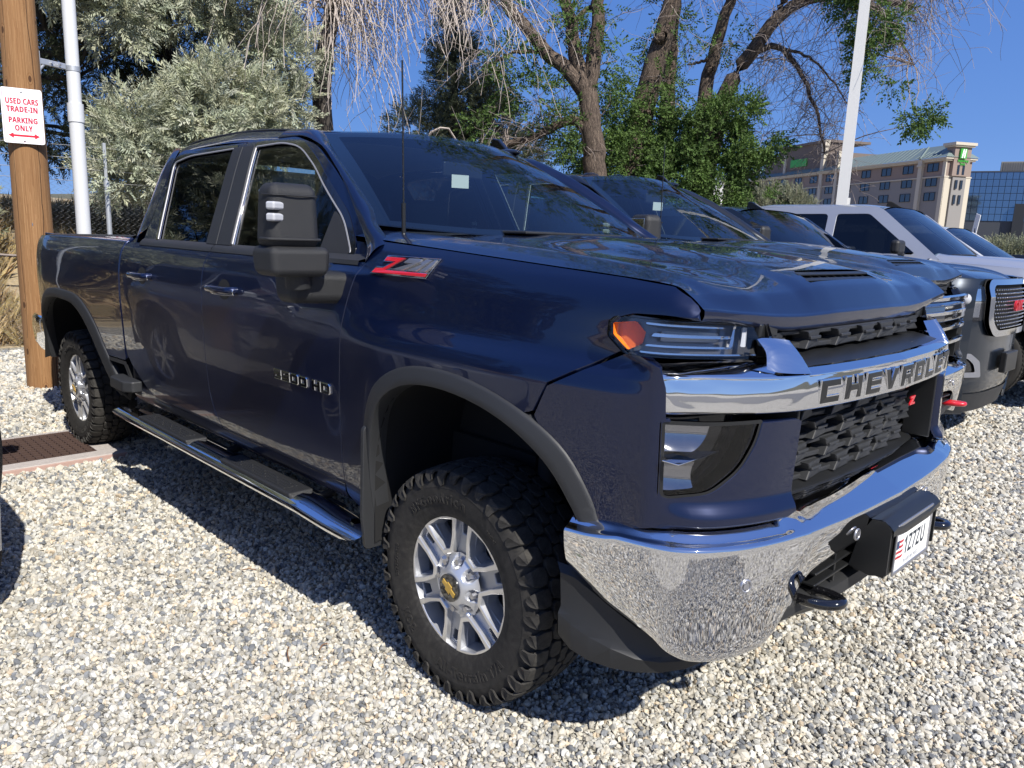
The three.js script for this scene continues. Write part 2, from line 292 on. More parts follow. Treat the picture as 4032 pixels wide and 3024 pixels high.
{ // loose stones where they can be told apart
  const r = rng(4242), shapes = [];
  for (let k = 0; k < 9; k++) {
    const g = new THREE.IcosahedronGeometry(1, k < 5 ? 0 : 1), p = g.attributes.position, key = new Map(), sx = 0.8 + 0.5 * r(), sy = 0.5 + 0.3 * r(), sz = 0.75 + 0.35 * r(), off = r() * 50;
    for (let i = 0; i < p.count; i++) { const v = V().fromBufferAttribute(p, i), kk = v.toArray().map((q) => q.toFixed(3)).join(); if (!key.has(kk)) key.set(kk, 0.72 + 0.5 * r()); const s = key.get(kk); p.setXYZ(i, v.x * s * sx, v.y * s * sy, v.z * s * sz); }
    g.computeVertexNormals(); shapes.push(norm(g.index ? g.toNonIndexed() : g));
  }
  const lists = shapes.map(() => []), m = new THREE.Matrix4(), q = new THREE.Quaternion(), e = new THREE.Euler(), c = camera.position;
  const fx = -0.6928, fz = -0.6957, fl = Math.hypot(fx, fz);
  const inGrate = (x, z) => x < -3.55 && x > -4.45 && z > 0.84 && z < 2.0;
  let d = 0.9;
  while (d < 13.5) {
    const sp = clamp(0.0150 + 0.0021 * Math.max(0, d - 2.2), 0.0150, 0.05), half = d < 2.2 ? 1.15 : 0.80, n = Math.round(2 * half * d / sp);
    for (let i = 0; i < n; i++) {
      const a = (i + r()) / n * 2 * half - half, dd = d + (r() - 0.5) * sp * 2, ca = Math.cos(a), sa = Math.sin(a), dx = (fx * ca - fz * sa) / fl, dz = (fx * sa + fz * ca) / fl, x = c.x + dx * dd, z = c.z + dz * dd;
      if (x < -8.7 || inGrate(x, z)) continue;
      const s = sp * (0.42 + 0.62 * r() * r() + 0.12 * r());
      e.set(r() * 6.28, r() * 6.28, r() * 6.28); q.setFromEuler(e); m.compose(V(x, s * (0.10 + 0.55 * r()) - 0.004, z), q, V(s, s * (0.8 + 0.3 * r()), s));
      const t = r(), pat = 0.06 * fbm(x * 1.3, z * 1.3, 1, 3); let k = t < 0.13 ? 0.13 + 0.10 * r() : t < 0.42 ? 0.27 + 0.12 * r() : 0.42 + 0.17 * r(); k += pat;
      const w = r(), col = t < 0.13 ? rgb(k * 0.96, k, k * 1.04) : w < 0.07 ? rgb(k * 1.12, k * 0.92, k * 0.66) : w < 0.55 ? rgb(k * 1.03, k * 0.955, k * 0.79) : rgb(k, k * 0.975, k * 0.88);
      lists[Math.floor(r() * shapes.length)].push([m.clone(), col]);
    }
    d += sp * 0.92;
  }
  const G = new THREE.Group(); G.name = 'gravel'; G.userData.kind = 'stuff'; tag(G, 'pale crushed gravel covering the whole parking lot', 'gravel'); scene.add(G);
  M.stone = std({ name: 'crushed_stone', roughness: 0.92 });
  console.log('stones', lists.reduce((s, l) => s + l.length, 0));
  shapes.forEach((g, i) => scatter('stones', g, M.stone, lists[i], G));
  // a few dry twigs and leaves lying on the gravel
  for (const [x, z, a, l] of [[-0.62, 1.24, 0.5, 0.10], [-1.32, 1.02, 2.2, 0.06], [1.12, 0.55, 0.9, 0.07], [1.55, -0.2, 1.9, 0.05], [0.55, 1.25, 0.2, 0.05], [-0.55, 1.12, 1.1, 0.05]]) {
    const g = tube([[x, 0.016, z], [x + Math.cos(a) * l * 0.5, 0.022, z + Math.sin(a) * l * 0.5 + 0.006], [x + Math.cos(a) * l, 0.016, z + Math.sin(a) * l]], 0.0028, 10, 5);
    tag(part('dry_twig', g, std({ color: rgb(0.20, 0.11, 0.06), roughness: 0.9 })), 'small reddish brown dry twig lying on the gravel around the blue pickup', 'twig', 'dry twigs lying on the gravel');
  }
}
{ // sprout of weed
  const w = thing('weed', 'small green weed sprouting in the open gravel at the lower left', 'weed', [0.03, 0, 1.72]); const L = [], r = rng(3);
  for (let i = 0; i < 9; i++) { const a = i * 0.7, g = new THREE.ConeGeometry(0.006, 0.05, 4); g.scale(1, 1, 0.3); g.rotateZ(-0.8); g.rotateY(a); g.translate(Math.cos(a) * 0.018, 0.022, -Math.sin(a) * 0.018); L.push(g); } part('leaf', L, std({ color: rgb(0.08, 0.13, 0.03), roughness: 0.8 }), w).userData.kind = 'stuff';
}
{ // drain grate in a concrete kerb ring
  const t = thing('drain_grate', 'rusty steel drain grate set in a concrete frame by the rear wheel', 'drain', [-4.0, 0, 1.46]);
  M.concrete = std({ name: 'concrete', color: rgb(0.42, 0.38, 0.35), roughness: 0.95, bumpMap: dataTex(256, 256, (u, v) => [0.5 + 0.5 * tnoise(u, v, 40)]), bumpScale: 0.004 });
  M.concretePink = std({ name: 'painted_kerb', color: rgb(0.40, 0.27, 0.23), roughness: 0.95 }); M.rust = std({ name: 'rusty_steel', color: rgb(0.085, 0.052, 0.042), metalness: 0.4, roughness: 0.7 });
  part('kerb', [box(0.13, 0.10, 1.3, 0.385, -0.015, 0.02, 0.008)], M.concrete, t); part('kerb', [box(0.07, 0.09, 1.3, -0.38, -0.02, 0.02, 0.008)], M.concrete, t); part('kerb', [box(0.66, 0.09, 0.12, 0, -0.018, -0.55, 0.008)], M.concrete, t); part('kerb_edge', [box(0.012, 0.07, 1.3, 0.456, -0.005, 0.02, 0.003)], M.concretePink, t);
  part('grate_rim', [box(0.64, 0.03, 0.008, 0.005, 0.018, -0.485), box(0.008, 0.03, 1.1, -0.33, 0.018, 0.06), box(0.008, 0.03, 1.1, 0.325, 0.018, 0.06)], M.rust, t);
  for (let i = 0; i < 11; i++) part('grate_bar', box(0.007, 0.028, 1.1, -0.29 + i * 0.058, 0.018, 0.06, 0.001), M.rust, t);
  for (let i = 0; i < 22; i++) part('cross_bar', box(0.63, 0.009, 0.007, 0.0, 0.0275, -0.44 + i * 0.05, 0.001), M.rust, t);
  part('pit', [box(0.66, 0.006, 1.1, 0, -0.0005, 0.06)], std({ color: rgb(0.10, 0.09, 0.08), roughness: 1 }), t);
}
// ---------------------------------------------------------------- poles, sign, fence
{
  const grain = (w, h) => canvasTex(w, h, (c) => {
    const r = rng(12); c.fillStyle = '#8a6540'; c.fillRect(0, 0, w, h);
    for (let i = 0; i < 2600; i++) { const x = r() * w, y = r() * h, l = 30 + r() * 260; c.strokeStyle = r() < 0.5 ? `rgba(84,50,22,${0.05 + 0.2 * r()})` : `rgba(196,160,116,${0.05 + 0.2 * r()})`; c.lineWidth = 0.6 + r() * 2.2; c.beginPath(); c.moveTo(x, y); c.bezierCurveTo(x + (r() - 0.5) * 8, y + l * 0.3, x + (r() - 0.5) * 8, y + l * 0.6, x + (r() - 0.5) * 6, y + l); c.stroke(); }
    for (const [x, l, wd] of [[0.30, 1, 3], [0.62, 1, 2], [0.86, 0.7, 2.5], [0.47, 0.5, 1.6], [0.08, 0.8, 2]]) { let px = x * w; c.strokeStyle = 'rgba(40,22,10,0.85)'; c.lineWidth = wd; c.beginPath(); c.moveTo(px, 0); for (let y = 0; y < h * l; y += 24) { px += (r() - 0.5) * 5; c.lineTo(px, y); } c.stroke(); }
    for (let i = 0; i < 16; i++) { const x = r() * w, y = r() * h, s = 4 + r() * 7; c.fillStyle = 'rgba(58,32,14,0.75)'; c.beginPath(); c.ellipse(x, y, s * 0.8, s * 1.2, 0, 0, 7); c.fill(); c.strokeStyle = 'rgba(110,70,34,0.6)'; c.lineWidth = 2; c.beginPath(); c.ellipse(x, y, s * 1.4, s * 2.2, 0, 0, 7); c.stroke(); }
  });
  const t = grain(512, 1024); const tb = t.clone();
  M.wood = std({ name: 'utility_pole_wood', map: t, bumpMap: tb, bumpScale: 0.006, roughness: 0.9 });
  const P = thing('utility_pole', 'thick brown wooden utility pole at the tail of the blue pickup', 'pole', [-6.32, 0, 0.615]);
  const g = new THREE.CylinderGeometry(0.125, 0.157, 7.5, 40, 24, true); { const p = g.attributes.position; for (let i = 0; i < p.count; i++) { const a = Math.atan2(p.getZ(i), p.getX(i)), y = p.getY(i), k = 1 + 0.03 * noise(Math.cos(a) * 2, y * 0.6, Math.sin(a) * 2); p.setX(i, p.getX(i) * k); p.setZ(i, p.getZ(i) * k); } g.computeVertexNormals(); const u = g.attributes.uv; for (let i = 0; i < u.count; i++) u.setXY(i, u.getX(i), u.getY(i) * 3.2); }
  g.translate(0, 3.75, 0); part('shaft', g, M.wood, P); part('shaft_split', [tube([[0.10, 0.1, 0.105], [0.108, 0.9, 0.098], [0.100, 1.7, 0.098], [0.094, 2.6, 0.1], [0.09, 3.6, 0.095]], 0.006, 30, 5)], M.dark, P);
  const tagd = new THREE.CylinderGeometry(0.026, 0.026, 0.004, 24); tagd.rotateX(Math.PI / 2); tagd.rotateY(0.75); tagd.translate(0.128, 1.50, 0.060); part('metal_tag', tagd, M.steel, P);
  // sign on the pole
  const sgn = thing('parking_sign', 'white sign with red lettering and a double arrow screwed to the utility pole', 'sign', [-6.158, 2.42, 0.672]);
  sgn.rotation.y = rad(90 - 16);
  const st = canvasTex(612, 918, (c, w, h) => {
    c.fillStyle = '#f4f3f2'; c.fillRect(0, 0, w, h); c.strokeStyle = '#a32a44'; c.lineWidth = 7; c.beginPath(); c.roundRect(22, 22, w - 44, h - 44, 40); c.stroke();
    c.fillStyle = '#b51c3c'; c.textAlign = 'center'; c.textBaseline = 'middle'; c.font = 'bold 128px sans-serif'; c.lineJoin = 'round'; c.lineWidth = 7; c.strokeStyle = '#b51c3c';
    const put = (s, y, k) => { c.save(); c.translate(w / 2, y); c.scale(k, 1); c.fillText(s, 0, 0); c.strokeText(s, 0, 0); c.restore(); };
    put('USED CARS', 218, 0.74); put('TRADE-IN', 350, 0.80); put('PARKING', 532, 0.78); put('ONLY', 664, 0.78);
    c.fillStyle = '#d3122f'; c.beginPath(); c.moveTo(70, 790); c.lineTo(150, 742); c.lineTo(150, 772); c.lineTo(462, 772); c.lineTo(462, 742); c.lineTo(542, 790); c.lineTo(462, 838); c.lineTo(462, 808); c.lineTo(150, 808); c.lineTo(150, 838); c.closePath(); c.fill();
  });
  const sh = new THREE.ExtrudeGeometry(shapeOf(roundPoly([[-0.1525, -0.2285], [0.1525, -0.2285], [0.1525, 0.2285], [-0.1525, 0.2285]], 0.022, 6)), { depth: 0.003, bevelEnabled: false }); { const p = sh.attributes.position, u = sh.attributes.uv; for (let i = 0; i < p.count; i++) u.setXY(i, (p.getX(i) + 0.1525) / 0.305, (p.getY(i) + 0.2285) / 0.457); }
  part('sign_plate', sh, std({ name: 'sign_print', map: st, roughness: 0.45 }), sgn); for (const y of [0.20, -0.205]) { const b = new THREE.SphereGeometry(0.009, 12, 8); b.scale(1, 1, 0.6); b.translate(0, y, 0.004); part('screw', b, M.steel, sgn); }
  // grey conduit on a strut bracket
  M.conduit = std({ name: 'grey_pvc', color: rgb(0.60, 0.615, 0.63), roughness: 0.5 }); M.galv = std({ name: 'galvanised_steel', color: rgb(0.50, 0.52, 0.54), metalness: 0.6, roughness: 0.48 });
  const cd = thing('conduit_pipe', 'tall light grey plastic conduit pipe standing beside the wooden pole', 'pipe', [-6.62, 0, 0.118]);
  const cyl = (r, y0, y1) => { const q = new THREE.CylinderGeometry(r, r, y1 - y0, 28, 1); q.translate(0, (y0 + y1) / 2, 0); return q; };
  part('pipe', [cyl(0.064, 0, 2.56), cyl(0.058, 2.56, 7)], M.conduit, cd); part('coupling', [cyl(0.071, 2.47, 2.64)], M.conduit, cd); part('strap', [cyl(0.0625, 2.93, 2.975)], M.galv, cd);
  const br = thing('pipe_bracket', 'galvanised strut bracket holding the grey pipe to the wooden pole', 'bracket', [-6.42, 2.93, 0.36]);
  part('wall_plate', [box(0.02, 0.20, 0.045, 0.05, -0.01, 0.115, 0.003)], M.galv, br); part('strut', [move(box(0.042, 0.05, 0.26, 0, 0, 0, 0.004), -0.05, 0.015, -0.02, 0, 0.35, 0)], M.galv, br); part('brace', [rod([0.03, -0.07, 0.10], [-0.03, 0.0, 0.04], 0.012)], M.galv, br); for (const k of [0.05, -0.02, -0.09]) part('bolt', [move(new THREE.CylinderGeometry(0.009, 0.009, 0.05, 8), -0.03 - k * 0.2, 0.015, k, 0, 0, Math.PI / 2)], M.steel, br);
}
{
  // chain-link fence with three strands of barbed wire, running along the foot of the bank
  const F = thing('chain_link_fence', 'chain-link fence topped with barbed wire along the foot of the dry bank', 'fence', [-8.72, 0, 0]);
  M.wire = std({ name: 'galvanised_wire', color: rgb(0.42, 0.42, 0.41), metalness: 0.7, roughness: 0.5 });
  const zig = (z, y1) => { const pos = [], idx = [], step = 0.034, n = Math.floor(y1 / step), s = 0.0024; for (let k = 0; k <= n; k++) { const zz = z + (k % 2 ? 0.034 : -0.034), y = 0.03 + k * step, dx = (k % 2 ? 0.003 : -0.003); for (const [a, b] of [[s, 0], [-s * 0.5, s * 0.87], [-s * 0.5, -s * 0.87]]) pos.push(dx + a, y, zz + b); } for (let k = 0; k < n; k++) for (let j = 0; j < 3; j++) { const a = k * 3 + j, b = k * 3 + (j + 1) % 3; idx.push(a, a + 3, b, b, a + 3, b + 3); } const g = new THREE.BufferGeometry(); g.setAttribute('position', new THREE.Float32BufferAttribute(pos, 3)); g.setIndex(idx); g.computeVertexNormals(); return g; };
  const W = []; for (let z = 2.4; z > -5.2; z -= 0.068) W.push(zig(z, 2.06));
  part('chain_link_mesh', W, M.wire, F).userData.kind = 'stuff';
  const posts = []; for (const z of [2.25, -0.775, -3.8]) { const p = new THREE.CylinderGeometry(0.030, 0.030, 2.02, 16); p.translate(0.02, 1.01, z); part('post', p, M.galv, F); const cap = new THREE.CylinderGeometry(0.036, 0.036, 0.07, 16); cap.translate(0.02, 2.0, z); part('post_cap', cap, M.galv, F); part('barb_arm', [box(0.03, 0.46, 0.036, 0.0, 2.26, z, 0.003)], M.galv, F); }
  const r = rng(8);
  for (const [y, dx] of [[2.16, 0], [2.29, 0], [2.43, 0]]) { const pts = []; for (let i = 0; i <= 40; i++) { const z = lerp(2.4, -9, i / 40); pts.push([dx + 0.006 * (r() - 0.5), y - 0.03 * Math.sin(((z + 0.775) / 3.02) * Math.PI) ** 2, z]); } const L = [tube(pts, 0.0032, 120, 4)]; for (let z = 2.3; z > -6; z -= 0.13) { L.push(rod([dx - 0.012, y - 0.012, z], [dx + 0.012, y + 0.014, z + 0.006], 0.0016, 3)); } part('barbed_wire', L, M.wire, F); }
  part('tension_wire', [tube([[0, 2.02, 2.4], [0, 2.015, -2], [0, 2.02, -5.2]], 0.003, 20, 4)], M.wire, F);
}
{
  // lamp post in the lot
  const L = thing('light_pole', 'tall square grey light pole standing behind the parked silver pickup', 'lamp post', [-4.74, 0, -13.13]); L.rotation.y = rad(20);
  M.poleGrey = std({ name: 'pole_paint', color: rgb(0.62, 0.62, 0.60), roughness: 0.5 });
  const g = new THREE.CylinderGeometry(0.115, 0.158, 9, 4, 1); g.rotateY(Math.PI / 4); g.translate(0, 4.5, 0); part('shaft', creased(g, 30), M.poleGrey, L); part('hand_hole_cover', [box(0.10, 0.20, 0.02, 0.10, 2.43, 0.06)], M.poleGrey, L);
  part('lamp_arm', [box(1.2, 0.06, 0.06, 0.5, 8.9, 0)], M.poleGrey, L); part('lamp_head', [box(0.7, 0.12, 0.35, 1.3, 8.9, 0, 0.03)], M.poleGrey, L);
  // barbed-wire fence of thin posts up on the bank
  const F = thing('wire_fence', 'thin dark steel post fence with slack wires crossing the sagebrush bank', 'fence', [-11.15, 0, -24.5]);
  for (let i = 0; i < 3; i++) { const z = -i * 9; part('post', [box(0.045, 1.3, 0.045, 0, hillY(-11.15, -24.5 + z) + 0.62, z)], M.dark, F); }
  for (const h of [0.6, 0.95, 1.25]) part('wire', [tube([[0, hillY(-11.15, -14) + h, 8], [0, hillY(-11.15, -24.5) + h, 0], [0, hillY(-11.15, -33.5) + h, -9], [0, hillY(-11.15, -42.5) + h, -18]], 0.006, 40, 4)], M.dark, F);
  // small white notice leaning among the bushes
  const N = thing('small_notice', 'small white notice on a short stake leaning in the dry grass beyond the cars', 'sign', [-5.3, 0, -24.5]);
  part('board', [move(box(0.02, 0.75, 0.28, 0, 0, 0, 0.004), 0, 2.35, 0, 0.22, 0.7, 0)], M.whitePrint, N); part('stake', [rod([0, 0, 0.3], [0, 2.3, 0], 0.02)], M.dark, N);
  // no-parking style board half hidden in the leaves of the elm
  const N2 = thing('fence_notice', 'white notice board half hidden behind green elm suckers on the bank', 'sign', [-9.6, 0, -16.4]);
  part('board', [move(box(0.02, 0.8, 0.5, 0, 0, 0, 0.004), 0, 2.75, 0, 0, -0.6, 0)], M.whitePrint, N2); part('post', [box(0.06, 3.2, 0.06, -0.03, 1.6, -0.3)], M.dark, N2);
}
// ---------------------------------------------------------------- trees and shrubs
function tubes() { // collects thin tapering tubes into one geometry
  const pos = [], uv = [], idx = [];
  const up = V(0, 1, 0), t = V(), a = V(), b = V();
  return {
    add(pts, r0, r1, sides = 3) {
      const n = pts.length, base = pos.length / 3; let len = 0;
      for (let i = 0; i < n; i++) {
        const p = pts[i], q0 = pts[Math.max(0, i - 1)], q1 = pts[Math.min(n - 1, i + 1)];
        t.set(q1[0] - q0[0], q1[1] - q0[1], q1[2] - q0[2]).normalize(); a.crossVectors(t, Math.abs(t.y) > 0.9 ? V(1, 0, 0) : up).normalize(); b.crossVectors(t, a);
        if (i) len += Math.hypot(p[0] - pts[i - 1][0], p[1] - pts[i - 1][1], p[2] - pts[i - 1][2]);
        const r = lerp(r0, r1, i / (n - 1));
        for (let s = 0; s <= sides; s++) { const w = s / sides * 2 * Math.PI, c = Math.cos(w) * r, d = Math.sin(w) * r; pos.push(p[0] + a.x * c + b.x * d, p[1] + a.y * c + b.y * d, p[2] + a.z * c + b.z * d); uv.push(s / sides * Math.max(1, Math.round(r0 * 14)), len * 1.2); }
      }
      for (let i = 0; i < n - 1; i++) for (let s = 0; s < sides; s++) { const k = base + i * (sides + 1) + s; idx.push(k, k + sides + 1, k + 1, k + 1, k + sides + 1, k + sides + 2); }
    },
    count: () => idx.length / 3,
    build() { const g = new THREE.BufferGeometry(); g.setAttribute('position', new THREE.Float32BufferAttribute(pos, 3)); g.setAttribute('uv', new THREE.Float32BufferAttribute(uv, 2)); g.setIndex(idx); g.computeVertexNormals(); return g; },
  };
}
function smoothPath(pts, n, wob, r) { const c = new THREE.CatmullRomCurve3(pts.map((p) => V(...p)), false, 'centripetal'), o = []; for (let i = 0; i <= n; i++) { const q = c.getPoint(i / n), k = i && i < n ? wob : 0; o.push([q.x + (r() - 0.5) * k, q.y + (r() - 0.5) * k * 0.5, q.z + (r() - 0.5) * k]); } return o; }
function walk(p, dir, len, n, droop, jitter, r) { const o = [p.slice()], d = V(...dir).normalize(); let q = V(...p); for (let i = 0; i < n; i++) { d.x += (r() - 0.5) * jitter; d.z += (r() - 0.5) * jitter; d.y += (r() - 0.5) * jitter - droop; d.normalize(); q = q.clone().addScaledVector(d, len / n); o.push(q.toArray()); } return o; }
function sprig(n, stem, leaf, width, seed, droop = 0.2) { // a twig end carrying n leaves
  const r = rng(seed), pos = [], idx = [], nor = [];
  for (let i = 0; i < n; i++) {
    const t = (i + 0.6) / n, side = i % 2 ? 1 : -1, a = rad(lerp(62, 24, t) + (r() - 0.5) * 24) * side, L = leaf * (0.75 + 0.5 * r()) * (1 - 0.25 * t), w = width * (0.8 + 0.4 * r()), tw = (r() - 0.5) * 2.0 + 0.3;
    const dir = V(Math.sin(a), Math.cos(a), (r() - 0.5) * 0.9 - droop * 0.4).normalize(), s = V(Math.cos(a), -Math.sin(a), 0).applyAxisAngle(dir, tw).normalize(), nn = V().crossVectors(dir, s), b = V(0, stem * t, 0.01 * (r() - 0.5)), k = pos.length / 3;
    const m = b.clone().addScaledVector(dir, L * 0.45), e = b.clone().addScaledVector(dir, L).addScaledVector(nn, -L * 0.12);
    for (const q of [b, m.clone().addScaledVector(s, w / 2).addScaledVector(nn, w * 0.12), e, m.clone().addScaledVector(s, -w / 2).addScaledVector(nn, w * 0.12)]) pos.push(q.x, q.y, q.z);
    idx.push(k, k + 1, k + 2, k, k + 2, k + 3);
  }
  const k = pos.length / 3; pos.push(-0.002, 0, 0, 0.002, 0, 0, 0, stem, 0.001); idx.push(k, k + 1, k + 2);
  const g = new THREE.BufferGeometry(); g.setAttribute('position', new THREE.Float32BufferAttribute(pos, 3)); g.setIndex(idx); const ng = g.toNonIndexed(); ng.computeVertexNormals(); return norm(ng);
}
const leafMat = (name, c, tr = 0.3) => phys({ name, color: c, roughness: 0.85, transmission: tr, thickness: 0, specularIntensity: 0.5 });
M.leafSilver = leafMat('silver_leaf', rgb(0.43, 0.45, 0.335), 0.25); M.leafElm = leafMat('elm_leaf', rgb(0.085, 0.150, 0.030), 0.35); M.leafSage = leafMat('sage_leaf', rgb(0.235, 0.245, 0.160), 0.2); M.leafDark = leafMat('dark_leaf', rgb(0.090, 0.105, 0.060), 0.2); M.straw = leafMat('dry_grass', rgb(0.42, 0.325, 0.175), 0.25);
{ const t = canvasTex(256, 512, (c, w, h) => { const r = rng(21); c.fillStyle = '#5d5046'; c.fillRect(0, 0, w, h); for (let i = 0; i < 900; i++) { const x = r() * w, y = r() * h, l = 10 + r() * 60; c.strokeStyle = r() < 0.55 ? `rgba(28,22,18,${0.2 + 0.5 * r()})` : `rgba(150,134,116,${0.1 + 0.4 * r()})`; c.lineWidth = 1.5 + r() * 5; c.beginPath(); c.moveTo(x, y); c.lineTo(x + (r() - 0.5) * 12, y + l * 0.5); c.lineTo(x + (r() - 0.5) * 12, y + l); c.stroke(); } });
  M.bark = std({ name: 'bark', map: t, bumpMap: t.clone(), bumpScale: 0.05, roughness: 0.95 }); M.barkDark = std({ name: 'dark_bark', color: rgb(0.055, 0.047, 0.040), roughness: 0.95 }); M.twigPale = std({ name: 'pale_dead_twig', color: rgb(0.40, 0.345, 0.30), roughness: 0.9 }); M.twigGrey = std({ name: 'grey_twig', color: rgb(0.24, 0.20, 0.18), roughness: 0.9 }); }
const SPR = { olive: [0, 1, 2].map((k) => sprig(14, 0.20, 0.075, 0.017, 100 + k, 0.3)), elm: [0, 1].map((k) => sprig(9, 0.26, 0.085, 0.036, 200 + k, 0.5)), sage: [0, 1].map((k) => sprig(16, 0.18, 0.055, 0.012, 300 + k, -0.2)) };
function crown(T, lobes, geos, mat, seed, opt = {}) { // leaves through the volumes of the lobes [x, y, z, rx, ry, rz, count]
  const r = rng(seed), lists = geos.map(() => []), q = new THREE.Quaternion(), q2 = new THREE.Quaternion(), ox = T.position.x, oy = T.position.y, oz = T.position.z;
  for (const [x, y, z, rx, ry, rz, n] of lobes) {
    let made = 0, tries = 0;
    while (made < n && tries++ < n * 4) {
      const d = V(r() - 0.5, r() - 0.5, r() - 0.5); if (d.lengthSq() > 0.25 || d.lengthSq() < 1e-4) continue; d.normalize();
      const k = Math.pow(r(), opt.shell ?? 0.45), p = V(x + d.x * rx * k, y + d.y * ry * k, z + d.z * rz * k), f = opt.freq ?? 1.7;
      if (noise(p.x * f, p.y * f, p.z * f) < (opt.gap ?? -0.12) + 0.25 * (r() - 0.5)) continue;
      const dir = d.clone().multiplyScalar(0.9).add(V((r() - 0.5) * 1.3, (opt.lift ?? 0.1) + (r() - 0.5) * 1.1, (r() - 0.5) * 1.3)).normalize();
      q.setFromUnitVectors(V(0, 1, 0), dir); q2.setFromAxisAngle(V(0, 1, 0), r() * 6.28); q.multiply(q2);
      const s = (opt.size ?? 1) * (0.7 + 0.6 * r()), b = 0.78 + 0.45 * r() + 0.15 * noise(p.x * 0.9, p.y * 0.9, p.z * 0.9);
      lists[Math.floor(r() * geos.length)].push([new THREE.Matrix4().compose(p.sub(V(ox, oy, oz)), q, V(s, s, s)), rgb(b * (0.94 + 0.12 * r()), b, b * (0.88 + 0.2 * r()))]);
      made++;
    }
  }
  geos.forEach((g, i) => lists[i].length && scatter('crown', g, mat, lists[i], T));
}
function branchesTo(tb, from, lobes, per, r0, r, wob = 0.12) { // limbs from points of the trunk out into the lobes
  for (const [x, y, z, rx, ry, rz] of lobes) for (let i = 0; i < per; i++) {
    const e = [x + (r() - 0.5) * 1.5 * rx, y + (r() - 0.5) * 1.5 * ry, z + (r() - 0.5) * 1.5 * rz]; let best = from[0], bd = 1e9;
    for (const f of from) { const d = Math.hypot(f[0] - e[0], (f[1] - e[1] + 0.5) * 1.2, f[2] - e[2]) * (0.8 + 0.4 * r()); if (d < bd) { bd = d; best = f; } }
    const m = [(best[0] + e[0]) / 2 + (r() - 0.5) * 0.3, (best[1] + e[1]) / 2 + 0.15 * r(), (best[2] + e[2]) / 2 + (r() - 0.5) * 0.3], p = smoothPath([best, m, e], 8, wob * 0.5, r);
    tb.add(p, r0 * (0.6 + 0.6 * r()), 0.004, 4);
    for (let k = 0; k < 3; k++) { const s = p[3 + Math.floor(r() * 5)], l = 0.3 + 0.6 * r(); tb.add(walk(s, [(r() - 0.5) * 2, (r() - 0.3), (r() - 0.5) * 2], l, 5, 0.02, 0.5, r), 0.006, 0.002, 3); }
  }
}
const rel = (T, p) => [p[0] - T.position.x, p[1] - T.position.y, p[2] - T.position.z];
